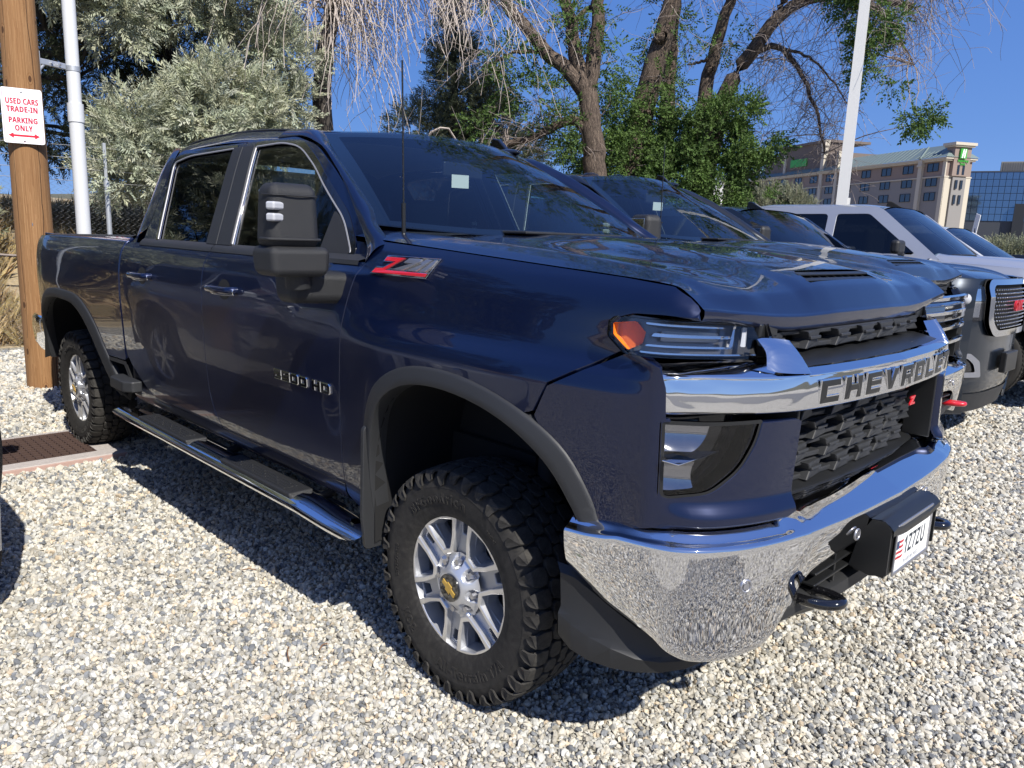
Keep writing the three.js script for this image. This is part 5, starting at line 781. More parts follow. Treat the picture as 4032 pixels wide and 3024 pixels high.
function pair(name, g, mat, parent) { for (const q of both(g)) part(name, q, mat, parent); }
function makePickup(opt) {
  const T = thing('pickup_truck', opt.label, 'pickup truck', [0, 0, 0], opt.group), P = opt.paint, chrome = opt.blackout ? M.gloss : M.chrome;
  const G = pickupGeometry();
  // ---- body
  const body = subgroup('body', T);
  pair('fender', G.fender, P, body); pair('bed_side', G.bedSide, P, body); part('roof', G.roof, P, body); pair('windscreen_pillar', G.aPillar, P, body); pair('cab_corner', G.cabCorner, P, body);
  pair('front_fascia', G.fascia, P, body); part('cowl', G.cowl, M.plastic, body); pair('rocker', G.rocker, P, body); pair('arch_flare', [G.flareF, G.flareR], M.trim, body);
  pair('wheel_housing', G.liner, M.dark, body); part('bed', G.bed, P, body); pair('bed_rail_cap', G.railCap, M.plastic, body); part('underbody', G.under, M.dark, body); pair('mud_flap', G.flap, M.trim, body);
  pair('roof_moulding', G.roofDitch, M.trim, body); pair('bed_step_pocket', G.stepPocket, M.dark, body); pair('corner_step', G.cornerStep, M.trim, body); pair('tail_lamp', G.tailLamp, M.redLens, body); pair('rear_bumper', G.rearBumper, M.chromeThin, body);
  part('headliner', G.headliner, M.headliner, body);
  const hood = subgroup('hood', T);
  part('hood_panel', G.hood, P, hood); part('hood_scoop', G.scoop, M.plasticSatin, hood); for (const g of G.scoopSlats) part('slat', g, M.plasticSatin, hood);
  // ---- doors
  for (const [i, nm] of ['front_door', 'rear_door'].entries()) for (const s of [1, -1]) {
    const d = subgroup('door', T), m = (g) => s > 0 ? g : mirrorZ(norm(g)), D = G.doors[i];
    part('door_skin', m(D.skin), P, d); part('window_frame', m(D.frame), P, d); part('window_moulding', m(D.mould), M.gloss, d); part('window', m(D.glass), i ? M.glassDark : M.glassSide, d); part('belt_moulding', m(D.belt), M.trim, d);
    part('pillar_trim', m(D.pillar), M.trim, d); part('bright_edge', m(D.edge), M.bright, d);
    part('handle', m(D.handle), P, d); part('handle_trim', m(D.handleTrim), M.chromeThin, d); part('handle_recess', m(D.recess), M.dark, d);
    if (!i) part('mirror_sail', m(D.sail), M.plastic, d);
    if (!i && s > 0) { part('badge', G.badgeRim, M.chromeThin, d); part('badge_face', G.badgeFace, M.gloss, d); }
  }
  if (!opt.second) { const b = subgroup('fender_badge', T); part('badge_base', G.z71.base, M.chromeThin, b); part('badge_letter', G.z71.red, M.red, b); part('badge_digits', G.z71.silver, M.steel, b); }
  // ---- glass
  part('windscreen', G.ws, M.glass, T); part('windscreen_border', G.wsBand, M.gloss, T); part('rear_window', G.rearGlass, M.glassDark, T);
  for (const g of G.wipers) part('wiper', g, M.plasticSatin, T);
  // ---- front
  const bar = subgroup('name_bar', T);
  pair('bar', G.bar, opt.second ? M.gloss : chrome, bar); pair('bar_horn', G.horn, opt.second ? M.gloss : chrome, bar); if (!opt.second) { part('letter_recess', G.barLetters, M.plasticSatin, bar); part('letter_edge', G.barLetterEdge, M.chromeThin, bar); } else for (const y of [1.00, 1.09, 1.185, 1.27]) part('chrome_strip', loftLinear(Array.from({ length: 21 }, (_, i) => { const z = lerp(-0.62, 0.62, i / 20), x = barX(Math.abs(z)) + 0.012; return [[x - 0.02, y - 0.014, z], [x, y - 0.010, z], [x, y + 0.008, z], [x - 0.02, y + 0.016, z]]; })), M.chromeThin, bar);
  const gr = subgroup('grille', T);
  part('grille_frame', G.grilleFrame, M.plasticSatin, gr); part('grille_backing', G.grilleBack, M.dark, gr);
  for (const g of G.grilleBars) part('grille_bar', g, M.trim, gr);
  for (const g of G.grilleBlocks) part('grille_block', g, M.trim, gr);
  part('grille_rib', G.grilleRibs, M.plasticSatin, gr);
  if (!opt.second) part('grille_badge', G.grilleBadge, M.red, gr);
  for (const s of [1, -1]) {
    const h = subgroup('headlight', T), m = (g) => s > 0 ? g : mirrorZ(norm(g));
    part('housing', m(G.hl.back), M.lampGrey, h); part('amber_marker', m(G.hl.amber), M.amber, h); part('light_bar', m(G.hl.bars), M.chromeThin, h); part('light_guide', m(G.hl.guide), M.ledWhite, h); part('lens', m(G.hl.lens), M.lens, h); part('bezel', m(G.hl.bezel), M.gloss, h);
    part('lower_lamp_housing', m(G.hl.podBack), M.gloss, h); part('reflector', m(G.hl.reflectors), M.chromeThin, h); part('lower_lens', m(G.hl.podLens), M.smoke, h); part('lower_bezel', m(G.hl.podBezel), M.plasticSatin, h);
  }
  const bu = subgroup('front_bumper', T);
  pair('bumper_shell', G.bumper, chrome, bu); part('valance', G.valance, M.plastic, bu); pair('corner_valance', G.cornerValance, M.plastic, bu); part('lower_intake', G.intake, M.plasticSatin, bu);
  for (const s of [1, -1]) { part('tow_hook', s > 0 ? G.hook : mirrorZ(norm(G.hook)), opt.redHooks ? M.red : M.gloss, bu); part('fog_lamp', s > 0 ? G.fog : mirrorZ(norm(G.fog)), M.lens, bu); part('fog_reflector', s > 0 ? G.fogBack : mirrorZ(norm(G.fogBack)), M.chromeThin, bu); }
  for (const g of G.sensors) for (const h of both(g)) part('parking_sensor', h, M.steel, bu);
  if (!opt.second) { const pl = subgroup('number_plate', T); part('plate_bracket', G.plate.bracket, M.plasticSatin, pl); part('plate_frame', G.plate.frame, M.steel, pl); part('plate', G.plate.face, plateMaterial(), pl); for (const g of G.plate.bolts) part('bolt', g, M.steel, pl); }
  // ---- sides
  for (const s of [1, -1]) {
    const m = (g) => s > 0 ? g : mirrorZ(norm(g)), k = subgroup('step_bar', T);
    part('step_tube', m(G.step.tube), M.chromeThin, k); for (const g of G.step.pads) part('step_pad', m(g), M.plastic, k); for (const g of G.step.brackets) part('bracket', m(g), M.dark, k);
    const r = subgroup('tow_mirror', T);
    part('mirror_head', m(G.mirror.head), M.plastic, r); part('mirror_base', m(G.mirror.base), M.plastic, r); part('mirror_arm', m(G.mirror.arm), M.plastic, r); part('mirror_glass', m(G.mirror.glass), M.chromeThin, r); if (s < 0) { r.position.set(-0.62, 0, -1.02); r.rotation.y = rad(72); for (const c of [...r.children]) c.position.set(0.62, 0, 1.02); }
    for (const g of G.mirror.lamps) part('marker_lamp', m(g), M.ledWhite, r);
  }
  const an = subgroup('whip_antenna', T); part('mast', G.antenna.mast, M.plasticSatin, an); part('mast_foot', G.antenna.foot, M.plasticSatin, an);
  part('roof_fin', G.fin, M.gloss, T);
  if (opt.roofLamps) for (const g of G.roofLamps) part('clearance_lamp', g, M.smoke, T);
  // ---- cabin
  const ca = subgroup('cabin', T);
  part('dashboard', G.cabin.dash, M.cabin, ca); for (const g of G.cabin.seats) part('seat', g, M.seat, ca); part('steering_wheel', G.cabin.wheel, M.plasticSatin, ca); part('inside_mirror', G.cabin.mirror, M.plasticSatin, ca); part('cabin_floor', G.cabin.floor, M.dark, ca); if (!opt.blackout) part('paper_tag', G.cabin.tag, M.whitePrint, ca);
  // ---- wheels
  makeWheel(T, 0, 0.846, true); makeWheel(T, 0, -0.846, false); makeWheel(T, -4.039, 0.846, true); makeWheel(T, -4.039, -0.846, false);
  T.position.set(...(opt.at || [0, 0, 0]));
  return T;
}
let pickupGeo = null;
function pickupGeometry() {
  if (pickupGeo) return pickupGeo;
  const G = pickupGeo = {};
  const st = 0.016;
  // ---- fender, bed side, fascia
  const fendP = [[-0.612, 0.56], [-0.612, 0.75], [-0.606, 0.963], [-0.578, 1.224], [-0.53, 1.42], [-0.497, 1.526], ...SEAM.slice(1), [0.822, 1.378], [0.74, 1.380], [0.655, 1.377], [0.622, 1.368], [0.606, 1.345], [0.610, 1.315], [0.645, 1.290], [0.44, 1.174], [0.393, 1.086], ...densify(ARCH_F_OUT, 48).filter((p) => p[0] < 0.37).reverse().map((p) => [p[0], p[1] - 0.012])];
  G.fender = sidePanel(fendP, 0.0025, st);
  const arch = densify(ARCH_F_OUT, 48).filter((p) => p[0] > 0.40).map((p) => [p[0], p[1] - 0.012]);
  const podEarly = roundPoly([[0.958, 1.118], [0.735, 1.118], [0.748, 1.065, 0.03], [0.79, 0.995, 0.03], [0.865, 0.937, 0.02], [0.955, 0.918, 0.02]], 0.006, 4), podES = sdPoly(podEarly);
  const FP = [...[[0.655, 1.285], [0.44, 1.168], [0.398, 1.078], ...arch, [0.63, 0.806], [0.70, 0.822]].map(([x, y]) => [sOfX(x), y]), [0.60, 0.838], [0.93, 0.838], [0.975, 0.865], [0.99, 1.112], [0.618, 1.126], [0.612, 1.20], [0.585, 1.255], [sOfX(0.70), 1.272]];
  { const P = sdPoly(FP); G.fascia = panel({ f: fascF, inside: (q, y) => Math.min(P(q, y) - 0.002, q > 0.55 ? -podES(fsz(q), y) - 0.001 : 1), u0: 0, u1: 1, v0: 0.79, v1: 1.30, nu: 110, nv: 52, thick: 0.03, uv: (u, v) => [u, v] }); }
  const bedP = [[-2.888, 1.44], [-2.888, 0.765], [-2.94, 0.762], [-3.19, 0.755], ...densify(ARCH_R_OUT, 48).filter((p) => p[0] < -3.19).map((p) => [p[0], p[1] - 0.012]).reverse(), [-4.80, 0.62], [-5.20, 0.66], [-5.215, 1.0], [-5.20, 1.455]];
  const bedZ = (x, y) => { const t = smooth(1.425, 1.475, y); return sideZ(x, Math.min(y, 1.43)) - 0.05 * t * t; };
  bedP[0][1] = 1.474; bedP[bedP.length - 1][1] = 1.43;
  G.bedSide = sidePanel(bedP, 0.002, 0.018, null, { f: (x, y) => [x, y, bedZ(x, y)] });
  G.railCap = loftLinear([[-2.90, 1.472], [-3.64, 1.459], [-4.5, 1.442], [-4.9, 1.434], [-5.18, 1.428]].map(([x, y]) => { const z = sideZ(x, 1.43) - 0.052; return [[x, y - 0.012, z + 0.012], [x, y + 0.004, z + 0.004], [x, y + 0.012, z - 0.02], [x, y + 0.011, z - 0.10], [x, y - 0.02, z - 0.11]]; }));
  const tg = box(0.06, 0.80, 1.62, -5.19, 1.03, 0, 0.02), fl = box(2.25, 0.03, 1.5, -4.03, 0.92, 0), fw = box(0.03, 0.55, 1.62, -2.93, 1.17, 0), iw = box(2.25, 0.52, 0.03, -4.05, 1.19, 0.80);
  G.bed = merge([tg, fl, fw, both(iw)]);
  G.flareF = flare(ARCH_F_OUT, ARCH_F_IN, 0.05); G.flareR = flare(ARCH_R_OUT, ARCH_R_IN, 0.05);
  const lin = (inn) => { const pts = densify(inn, 30); return loftLinear([1.01, 0.9, 0.75, 0.62].map((z, k) => pts.map((p) => [p[0], p[1] + (k ? 0.03 : 0), z]))); };
  G.liner = merge([lin(ARCH_F_IN), lin(ARCH_R_IN), box(1.1, 0.7, 0.02, 0.05, 0.78, 0.61), box(1.3, 0.7, 0.02, -4.0, 0.78, 0.61)]);
  { // flap behind the front wheel
    const f = extrude(roundPoly([[0.80, 0.42], [1.045, 0.42], [1.06, 0.55], [1.055, 0.88], [0.80, 0.95]], 0.02), 0.012, 0.003); f.rotateY(-Math.PI / 2); f.translate(-0.405, 0, 0); f.rotateY(0); G.flap = f;
  }
  G.under = merge([box(4.9, 0.30, 1.3, -2.4, 0.66, 0), box(5.6, 0.14, 0.12, -2.2, 0.55, 0.45), box(5.6, 0.14, 0.12, -2.2, 0.55, -0.45), box(1.3, 0.5, 1.2, 0.05, 0.95, 0), rod([0, 0.405, -0.8], [0, 0.405, 0.8], 0.05), rod([-4.039, 0.405, -0.8], [-4.039, 0.405, 0.8], 0.06), rod([0.18, 0.62, 0.74], [0.10, 1.0, 0.62], 0.035), box(0.3, 0.08, 0.3, 0.02, 0.5, 0.6)]);
  // ---- rocker and step pocket
  G.rocker = merge([loftLinear([-2.86, -2.55, -2.3, -1.775, -1.2, -0.625].map((x) => { const y0 = x < -2.5 ? 0.606 + (-2.5 - x) * 0.35 : 0.602; return [[x, y0, 0.988], [x, 0.575, 0.986], [x, 0.545, 0.972], [x, 0.515, 0.94], [x, 0.495, 0.88], [x, 0.49, 0.70]]; })), box(0.25, 0.22, 0.02, -2.76, 0.66, 0.955)]);
  G.stepPocket = merge([loftLinear([[-3.19, 0.75], [-2.895, 0.757], [-2.80, 0.63], [-2.86, 0.53], [-3.10, 0.55], [-3.19, 0.75]].map(([x, y]) => [[x, y, 1.012], [x + (x < -3 ? 0.02 : -0.02), y - (y > 0.7 ? 0.02 : -0.02), 1.018], [lerp(x, -3.02, 0.2), lerp(y, 0.66, 0.25), 1.012], [lerp(x, -3.02, 0.25), lerp(y, 0.66, 0.25), 0.84]])), box(0.34, 0.26, 0.01, -3.02, 0.65, 0.84)]);
  const cs = extrude(roundPoly([[0, 0], [0.30, 0], [0.30, 0.055], [0.25, 0.095], [0.05, 0.095], [0, 0.055]], 0.012), 0.045, 0.008); cs.rotateX(-Math.PI / 2); cs.rotateX(Math.PI); cs.translate(-2.985, 0.665, 1.0);
  const nubs = []; for (let i = 0; i < 9; i++) for (let j = 0; j < 3; j++) nubs.push(box(0.014, 0.006, 0.012, -2.945 + i * 0.027, 0.668, 1.02 + j * 0.022, 0.002));
  G.cornerStep = merge([cs, nubs]);
  G.tailLamp = loftLinear([0.98, 1.1, 1.25, 1.40].map((y) => [[-4.985, y, sideZ(-4.985, y) + 0.002], [-5.1, y, sideZ(-5.1, y) + 0.006], [-5.20, y, sideZ(-5.2, y) + 0.004], [-5.235, y, sideZ(-5.2, y) - 0.05], [-5.235, y, sideZ(-5.2, y) - 0.16]]));
  G.rearBumper = loftLinear([[0.56, 0], [0.60, 0.02], [0.72, 0.035], [0.80, 0.03], [0.825, 0.01], [0.825, -0.06]].map(([y, d]) => [[-4.78, y, 0.945 + d * 0.5], [-4.95, y, 0.945 + d], [-5.15, y, 0.925 + d], [-5.28, y, 0.86 + d], [-5.345 - d * 0.5, y, 0.72], [-5.36 - d * 0.5, y, 0.4], [-5.36 - d * 0.5, y, 0]]));
  // ---- hood
  const ST = [[0, [[-0.60, 1.565], [-0.10, 1.573], [0.24, 1.553], [0.5, 1.524], [0.72, 1.488], [0.805, 1.448], [0.858, 1.372]]],
    [0.20, [[-0.60, 1.565], [-0.10, 1.570], [0.24, 1.550], [0.5, 1.522], [0.72, 1.486], [0.805, 1.447], [0.857, 1.372]]],
    [0.31, [[-0.60, 1.562], [0.0, 1.560], [0.30, 1.540], [0.56, 1.510], [0.72, 1.480], [0.803, 1.442], [0.854, 1.370]]],
    [0.41, [[-0.60, 1.558], [0.0, 1.550], [0.32, 1.527], [0.565, 1.497], [0.71, 1.468], [0.795, 1.435], [0.850, 1.369]]],
    [0.56, [[-0.62, 1.553], [-0.1, 1.537], [0.25, 1.510], [0.5, 1.485], [0.68, 1.462], [0.79, 1.432], [0.843, 1.374]]],
    [0.68, [[-0.62, 1.552], [-0.1, 1.532], [0.25, 1.506], [0.5, 1.484], [0.70, 1.463], [0.795, 1.432], [0.836, 1.383]]],
    [0.795, [[-0.64, 1.562], [-0.1, 1.541], [0.25, 1.519], [0.5, 1.499], [0.68, 1.476], [0.78, 1.436], [0.828, 1.392]]],
    [0.86, [[-0.65, 1.552], [-0.1, 1.527], [0.25, 1.505], [0.5, 1.488], [0.68, 1.468], [0.775, 1.434], [0.823, 1.398]]],
    [0.918, [[-0.66, 1.538], [-0.165, 1.509], [0.341, 1.480], [0.588, 1.466], [0.738, 1.453], [0.786, 1.428], [0.819, 1.402]]]];
  const stc = ST.map(([z, p]) => ({ z, x0: p[0][0], x1: p[6][0], c: curve(p) })), zs = ST.map((s) => s[0]);
  const x0c = curve(stc.map((s) => [s.z, s.x0])), x1c = curve(stc.map((s) => [s.z, s.x1]));
  const memo = new Map();
  const hoodY = (t, z) => { const k = Math.round(t * 1e6); if (!memo.has(k)) memo.set(k, curve(stc.map((s) => [s.z, s.c(lerp(s.x0, s.x1, t))]))); return memo.get(k)(z); };
  const hoodF = (t, v) => { const q = t * (1.6 - 0.6 * t), a = Math.abs(v), x = lerp(x0c(a), x1c(a), q), sc = a > 0.7 ? 1 - 0.010 * smooth(0.5, 0.82, x) * smooth(0.7, 0.918, a) : 1; return [x, hoodY(q, a), v * sc]; };
  const scoopIn = sdPoly(roundPoly([[0.715, -0.25], [0.722, 0.25], [0.790, 0.275], [0.783, -0.275]], 0.012));
  const hoodTop = panel({ f: hoodF, inside: (t, v) => { const p = hoodF(t, v); return Math.min(0.916 - Math.abs(v), 1.001 - t, t + 0.001, -scoopIn(p[0], p[2])); }, u0: 0, u1: 1, v0: -0.918, v1: 0.918, nu: 110, nv: 132, thick: 0.02, flip: true, uv: (t, v) => [t * 1.5, v] });
  const lipZ = []; for (let i = 0; i <= 60; i++) lipZ.push(lerp(-0.915, 0.915, i / 60));
  const lip = loft([0, 1, 2, 3, 4].map((k) => lipZ.map((z) => { const p = hoodF(0.9995, z), a = Math.abs(z), low = 1.327 + 0.045 * smooth(0.44, 0.90, a); return [[p[0], p[1], p[2]], [p[0] + 0.0035, p[1] - 0.005, p[2]], [p[0] + 0.0035, p[1] - 0.014, p[2]], [p[0] - 0.004, low, p[2]], [p[0] - 0.05, low - 0.006, p[2]]][k]; })), 16, 120, { flip: false });
  G.hood = merge([hoodTop, lip]);
  G.scoop = box(0.13, 0.03, 0.60, 0.745, 1.425, 0);
  G.scoopSlats = [move(box(0.026, 0.006, 0.535, 0, 0, 0, 0.002), 0.737, 1.476, 0, 0, 0, -0.22), move(box(0.022, 0.006, 0.55, 0, 0, 0, 0.002), 0.770, 1.460, 0, 0, 0, -0.3)];
  for (let i = -4; i <= 4; i++) G.scoopSlats.push(move(box(0.06, 0.020, 0.006, 0, 0, 0, 0.002), 0.753, 1.455, i * 0.058, 0, 0, -0.40));
  // cowl plate between hood and windscreen
  G.cowl = merge([loft([-0.86, -0.6, -0.3, 0, 0.3, 0.6, 0.86].map((z) => { const a = Math.abs(z), d = 0.20 * (a / 0.86) ** 2; return [[-0.52 - d * 0.7, 1.547 - 0.01 * a, z], [-0.60 - d * 0.6, 1.560, z], [-0.66 - d * 0.3, 1.558, z]]; }), 24, 6, { flip: true }), box(0.30, 0.012, 0.62, -0.50, 1.573, 0.02, 0.005)]);
  // ---- roof, pillars
  const roofEdge = curve([[-2.87, 1.955], [-2.72, 2.002], [-2.4, 2.024], [-2.1, 2.031], [-1.8, 2.021], [-1.5, 2.000], [-1.30, 1.975], [-1.15, 1.95]]);
  const roofY = (x, z) => { const a = Math.abs(z); return roofEdge(x) + 0.030 * (1 - (z / 0.7) ** 2) - 0.072 * Math.pow(Math.max(0, (a - 0.60) / 0.155), 2.1); };
  const roofFront = (z) => -1.235 - 0.115 * Math.pow(Math.abs(z) / 0.66, 2);
  const roofF = (x, z) => [x, roofY(x, z), z];
  G.roof = merge([panel({ f: roofF, inside: (x, z) => Math.min(roofFront(z) - x, 0.748 - Math.abs(z), x + 2.855), u0: -2.86, u1: -1.2, v0: -0.75, v1: 0.75, nu: 70, nv: 70, flip: true, thick: 0.02 }), panel({ f: (u, z) => { const a = u * Math.PI / 2; return [-2.855 - 0.012 * Math.sin(a), roofY(-2.86, z) - 0.03 * (1 - Math.cos(a)) - u * 0.02, z]; }, u0: 0, u1: 1, v0: -0.745, v1: 0.745, nu: 5, nv: 30, flip: false, thick: 0 })]);
  G.roofDitch = tube([-1.36, -1.6, -1.9, -2.3, -2.7, -2.84].map((x) => [x, roofY(x, 0.655) + 0.001, 0.655]), 0.0065, 30, 6);
  const A = [[-1.55, 1.957, 0.744], [-1.374, 1.957, 0.745], [-1.166, 1.912, 0.763], [-0.98, 1.815, 0.803], [-0.834, 1.722, 0.843], [-0.70, 1.615, 0.884], [-0.60, 1.54, 0.918], [-0.548, 1.49, 0.940], [-0.528, 1.44, 0.968]];
  const B = [[-1.50, roofY(-1.5, 0.655), 0.655], [-1.345, 1.985, 0.648], [-1.13, 1.868, 0.700], [-0.953, 1.774, 0.742], [-0.82, 1.704, 0.777], [-0.70, 1.640, 0.812], [-0.625, 1.592, 0.850], [-0.52, 1.545, 0.885], [-0.46, 1.515, 0.915]];
  G.aPillar = loft(A.map((a, i) => { const b = B[i], m = (k, o) => [lerp(a[0], b[0], k) + o * 0.010, lerp(a[1], b[1], k) + o * 0.010, lerp(a[2], b[2], k) + o * 0.012]; return [[a[0] - 0.002, a[1] - 0.004, a[2] - 0.03], a, m(0.25, 1), m(0.5, 1.5), m(0.75, 1.2), b, [b[0] - 0.01, b[1] - 0.02, b[2] - 0.02]]; }), 60, 24, { flip: true });
  { const ys = [0.80, 1.2, 1.44, 1.55, 1.7, 1.82, 1.90, 1.945, 1.972];
    G.cabCorner = loft(ys.map((y) => { const z = y < 1.44 ? sideZ(-2.80, y) - 0.004 : glassZ(y), k = y > 1.82 ? (y - 1.82) * 0.25 : 0; return [[-2.655 + (y < 1.45 ? -0.16 : 0), y, z + 0.001], [-2.76 + k * 0.3, y, z - 0.002], [-2.815 + k, y, z - 0.012], [-2.845 + k, y, z - 0.045], [-2.858 + k, y, z - 0.12], [-2.86 + k, y, 0.60]]; }), 40, 24, { flip: false }); }
  // ---- glass
  const wsRow = (k) => { const o = []; for (let i = 0; i <= 16; i++) { const s = i / 16 * 2 - 1, a = Math.abs(s); const bx = -0.43 - 0.205 * a ** 2.2, by = 1.552 + 0.034 * a * a, bz = s * 0.862, tx = -1.225 - 0.105 * a * a, ty = 2.022 - 0.040 * a * a, tz = s * 0.645; o.push([lerp(bx, tx, k), lerp(by, ty, k) + 0.018 * Math.sin(k * Math.PI), lerp(bz, tz, k)]); } return o; };
  const wsR = []; for (let k = 0; k <= 8; k++) wsR.push(wsRow(k / 8));
  const wsF = gridSurface(wsR);
  G.ws = panel({ f: (u, v) => wsF(clamp(u, 0, 1), clamp(v, 0, 1)), u0: 0, u1: 1, v0: 0, v1: 1, nu: 24, nv: 48, thick: 0 });
  { const n = (u, v) => { const p = wsF(clamp(u, 0, 1), clamp(v, 0, 1)); return [p[0] - 0.003, p[1] - 0.005, p[2]]; }; G.wsBand = panel({ f: n, inside: (u, v) => 1 - Math.min((u - 0.03) / 0.02, (0.955 - u) / 0.02, (v - 0.028) / 0.015, (0.972 - v) / 0.015), u0: 0, u1: 1, v0: 0, v1: 1, nu: 40, nv: 70, thick: 0 }); }
  G.rearGlass = move(new THREE.PlaneGeometry(1.25, 0.42), -2.862, 1.70, 0, 0, -Math.PI / 2, 0);
  G.wipers = [tube([[-0.60, 1.572, 0.62], [-0.56, 1.575, 0.3], [-0.545, 1.578, -0.05]], 0.007, 16, 6), tube([[-0.60, 1.565, -0.02], [-0.545, 1.575, -0.35], [-0.58, 1.577, -0.68]], 0.007, 16, 6)];
  // ---- doors
  const doorFrontP = [[-1.752, 1.462], [-1.772, 1.36], [-1.772, 0.90], [-1.762, 0.78], [-1.725, 0.68], [-1.665, 0.606], [-0.612, 0.606], [-0.612, 0.75], [-0.606, 0.963], [-0.578, 1.224], [-0.535, 1.405], [-0.515, 1.462]];
  const doorRearP = [[-2.868, 1.462], [-2.868, 0.86], [-2.852, 0.80], [-2.79, 0.745], [-2.62, 0.650], [-2.50, 0.606], [-1.665, 0.606], [-1.725, 0.68], [-1.762, 0.78], [-1.772, 0.90], [-1.772, 1.36], [-1.752, 1.462]];
  const frontOut = roundPoly([[-1.737, 1.455], [-1.848, 1.955], [-1.374, 1.955, 0.04], [-1.166, 1.909, 0.06], [-0.98, 1.812, 0.06], [-0.834, 1.719, 0.05], [-0.70, 1.612, 0.03], [-0.60, 1.537, 0.03], [-0.545, 1.455]], 0.003, 4);
  const rearOut = roundPoly([[-1.737, 1.455], [-1.848, 1.955], [-2.66, 1.955, 0.10], [-2.665, 1.455]], 0.003, 6);
  const frontWin = roundPoly([[-1.585, 1.468], [-1.708, 1.925], [-1.47, 1.930, 0.05], [-1.29, 1.905, 0.08], [-1.095, 1.806, 0.06], [-0.80, 1.602, 0.06], [-0.735, 1.525, 0.05], [-0.69, 1.468, 0.03]], 0.008, 5);
  const rearWin = roundPoly([[-2.455, 1.468], [-2.625, 1.885, 0.035], [-2.45, 1.915, 0.06], [-1.940, 1.928], [-1.848, 1.468]], 0.01, 5);
  const capF = (x, y) => [x, y, capZ(x, y)];
  const mk = (skinP, out, win, isFront) => {
    const D = {};
    D.skin = sidePanel(skinP, 0.0025, 0.016, (x, y) => 1.447 - y);
    const so = sdPoly(out), sw = sdPoly(win);
    D.frame = sidePanel(out, 0.002, 0.014, (x, y) => Math.min(-sw(x, y) - 0.004, y - 1.452), { f: capF });
    D.mould = sidePanel(out, 0.006, 0.008, (x, y) => Math.min(sw(x, y) + 0.030, -sw(x, y)), { f: (x, y) => [x, y, capZ(x, y) + 0.004], thick: 0.008 });
    D.edge = sidePanel(out, 0.006, 0.004, (x, y) => Math.min(sw(x, y) + 0.0045, -sw(x, y) + 0.001, y - 1.475, isFront ? x + 1.9 : -1.95 - x), { f: (x, y) => [x, y, capZ(x, y) + 0.006], thick: 0.006 });
    D.glass = sidePanel(win, -0.012, 0.03, null, { f: (x, y) => [x, y, capZ(x, y) - 0.009], thick: 0 });
    const x0 = isFront ? -1.752 : -2.66, x1 = isFront ? -0.555 : -1.757;
    D.belt = loftLinear(Array.from({ length: 25 }, (_, i) => { const x = lerp(x0, x1, i / 24), z = sideZ(x, 1.44); return [[x, 1.432, sideZ(x, 1.432) - 0.004], [x, 1.436, sideZ(x, 1.436) + 0.005], [x, 1.452, z + 0.002], [x, 1.466, capZ(x, 1.466) + 0.008], [x, 1.474, capZ(x, 1.474) - 0.004]]; }));
    D.pillar = sidePanel(isFront ? [[-1.740, 1.468], [-1.845, 1.935], [-1.722, 1.935], [-1.592, 1.468]] : [[-1.852, 1.468], [-1.944, 1.935], [-1.845, 1.935], [-1.740, 1.468]], 0.0025, 0.012, null, { f: (x, y) => [x, y, capZ(x, y) + 0.0085], thick: 0.012 });
    const hx = isFront ? -1.535 : -2.525, hy = 1.278, hz = sideZ(hx, hy);
    const hb = tube([[hx - 0.125, hy - 0.003, hz - 0.01], [hx - 0.115, hy - 0.002, hz + 0.03], [hx - 0.05, hy, hz + 0.044], [hx + 0.05, hy, hz + 0.044], [hx + 0.115, hy + 0.002, hz + 0.03], [hx + 0.125, hy + 0.003, hz - 0.01]], 0.017, 30, 10); { const p = hb.attributes.position; for (let i = 0; i < p.count; i++) p.setZ(i, hz - 0.01 + (p.getZ(i) - hz + 0.01) * 0.86); }
    D.handle = hb; D.handleTrim = merge([tube([[hx - 0.125, hy - 0.019, hz + 0.01], [hx - 0.05, hy - 0.020, hz + 0.030], [hx + 0.05, hy - 0.020, hz + 0.030], [hx + 0.13, hy - 0.016, hz + 0.012]], 0.0035, 20, 6), tube([[hx + 0.125, hy - 0.014, hz + 0.016], [hx + 0.134, hy, hz + 0.022], [hx + 0.125, hy + 0.016, hz + 0.016]], 0.004, 8, 6)]);
    { const e = new THREE.CircleGeometry(1, 28); const p = e.attributes.position; for (let i = 0; i < p.count; i++) { const x = hx + 0.005 + p.getX(i) * 0.062, y = hy + p.getY(i) * 0.045; p.setXYZ(i, x, y, sideZ(x, y) + 0.0016); } e.computeVertexNormals(); D.recess = e; }
    if (isFront) D.sail = sidePanel(roundPoly([[-0.875, 1.470], [-0.865, 1.632], [-0.815, 1.605], [-0.742, 1.524], [-0.70, 1.470]], 0.01), 0, 0.01, null, { f: (x, y) => [x, y, capZ(x, y) + 0.003], thick: 0.012 });
    return D;
  };
  G.doors = [mk(doorFrontP, frontOut, frontWin, true), mk(doorRearP, rearOut, rearWin, false)];
  // ---- badges on the side
  const bf = (s, t, d) => onSide(-1.09 + s, 0.949 + t + s * 0.001, d);
  G.badgeRim = merge([blockWord('2500', 0.056, 0.036, 0.012, 0, bf, 0, 0.004, 0.0035), blockWord('HD', 0.056, 0.036, 0.012, 0, (s, t, d) => bf(s + 0.302, t, d), 0, 0.004, 0.0035)]);
  G.badgeFace = merge([blockWord('2500', 0.056, 0.036, 0.012, 0, bf, 0.0055, 0.0072, 0), blockWord('HD', 0.056, 0.036, 0.012, 0, (s, t, d) => bf(s + 0.302, t, d), 0.0055, 0.0072, 0)]);
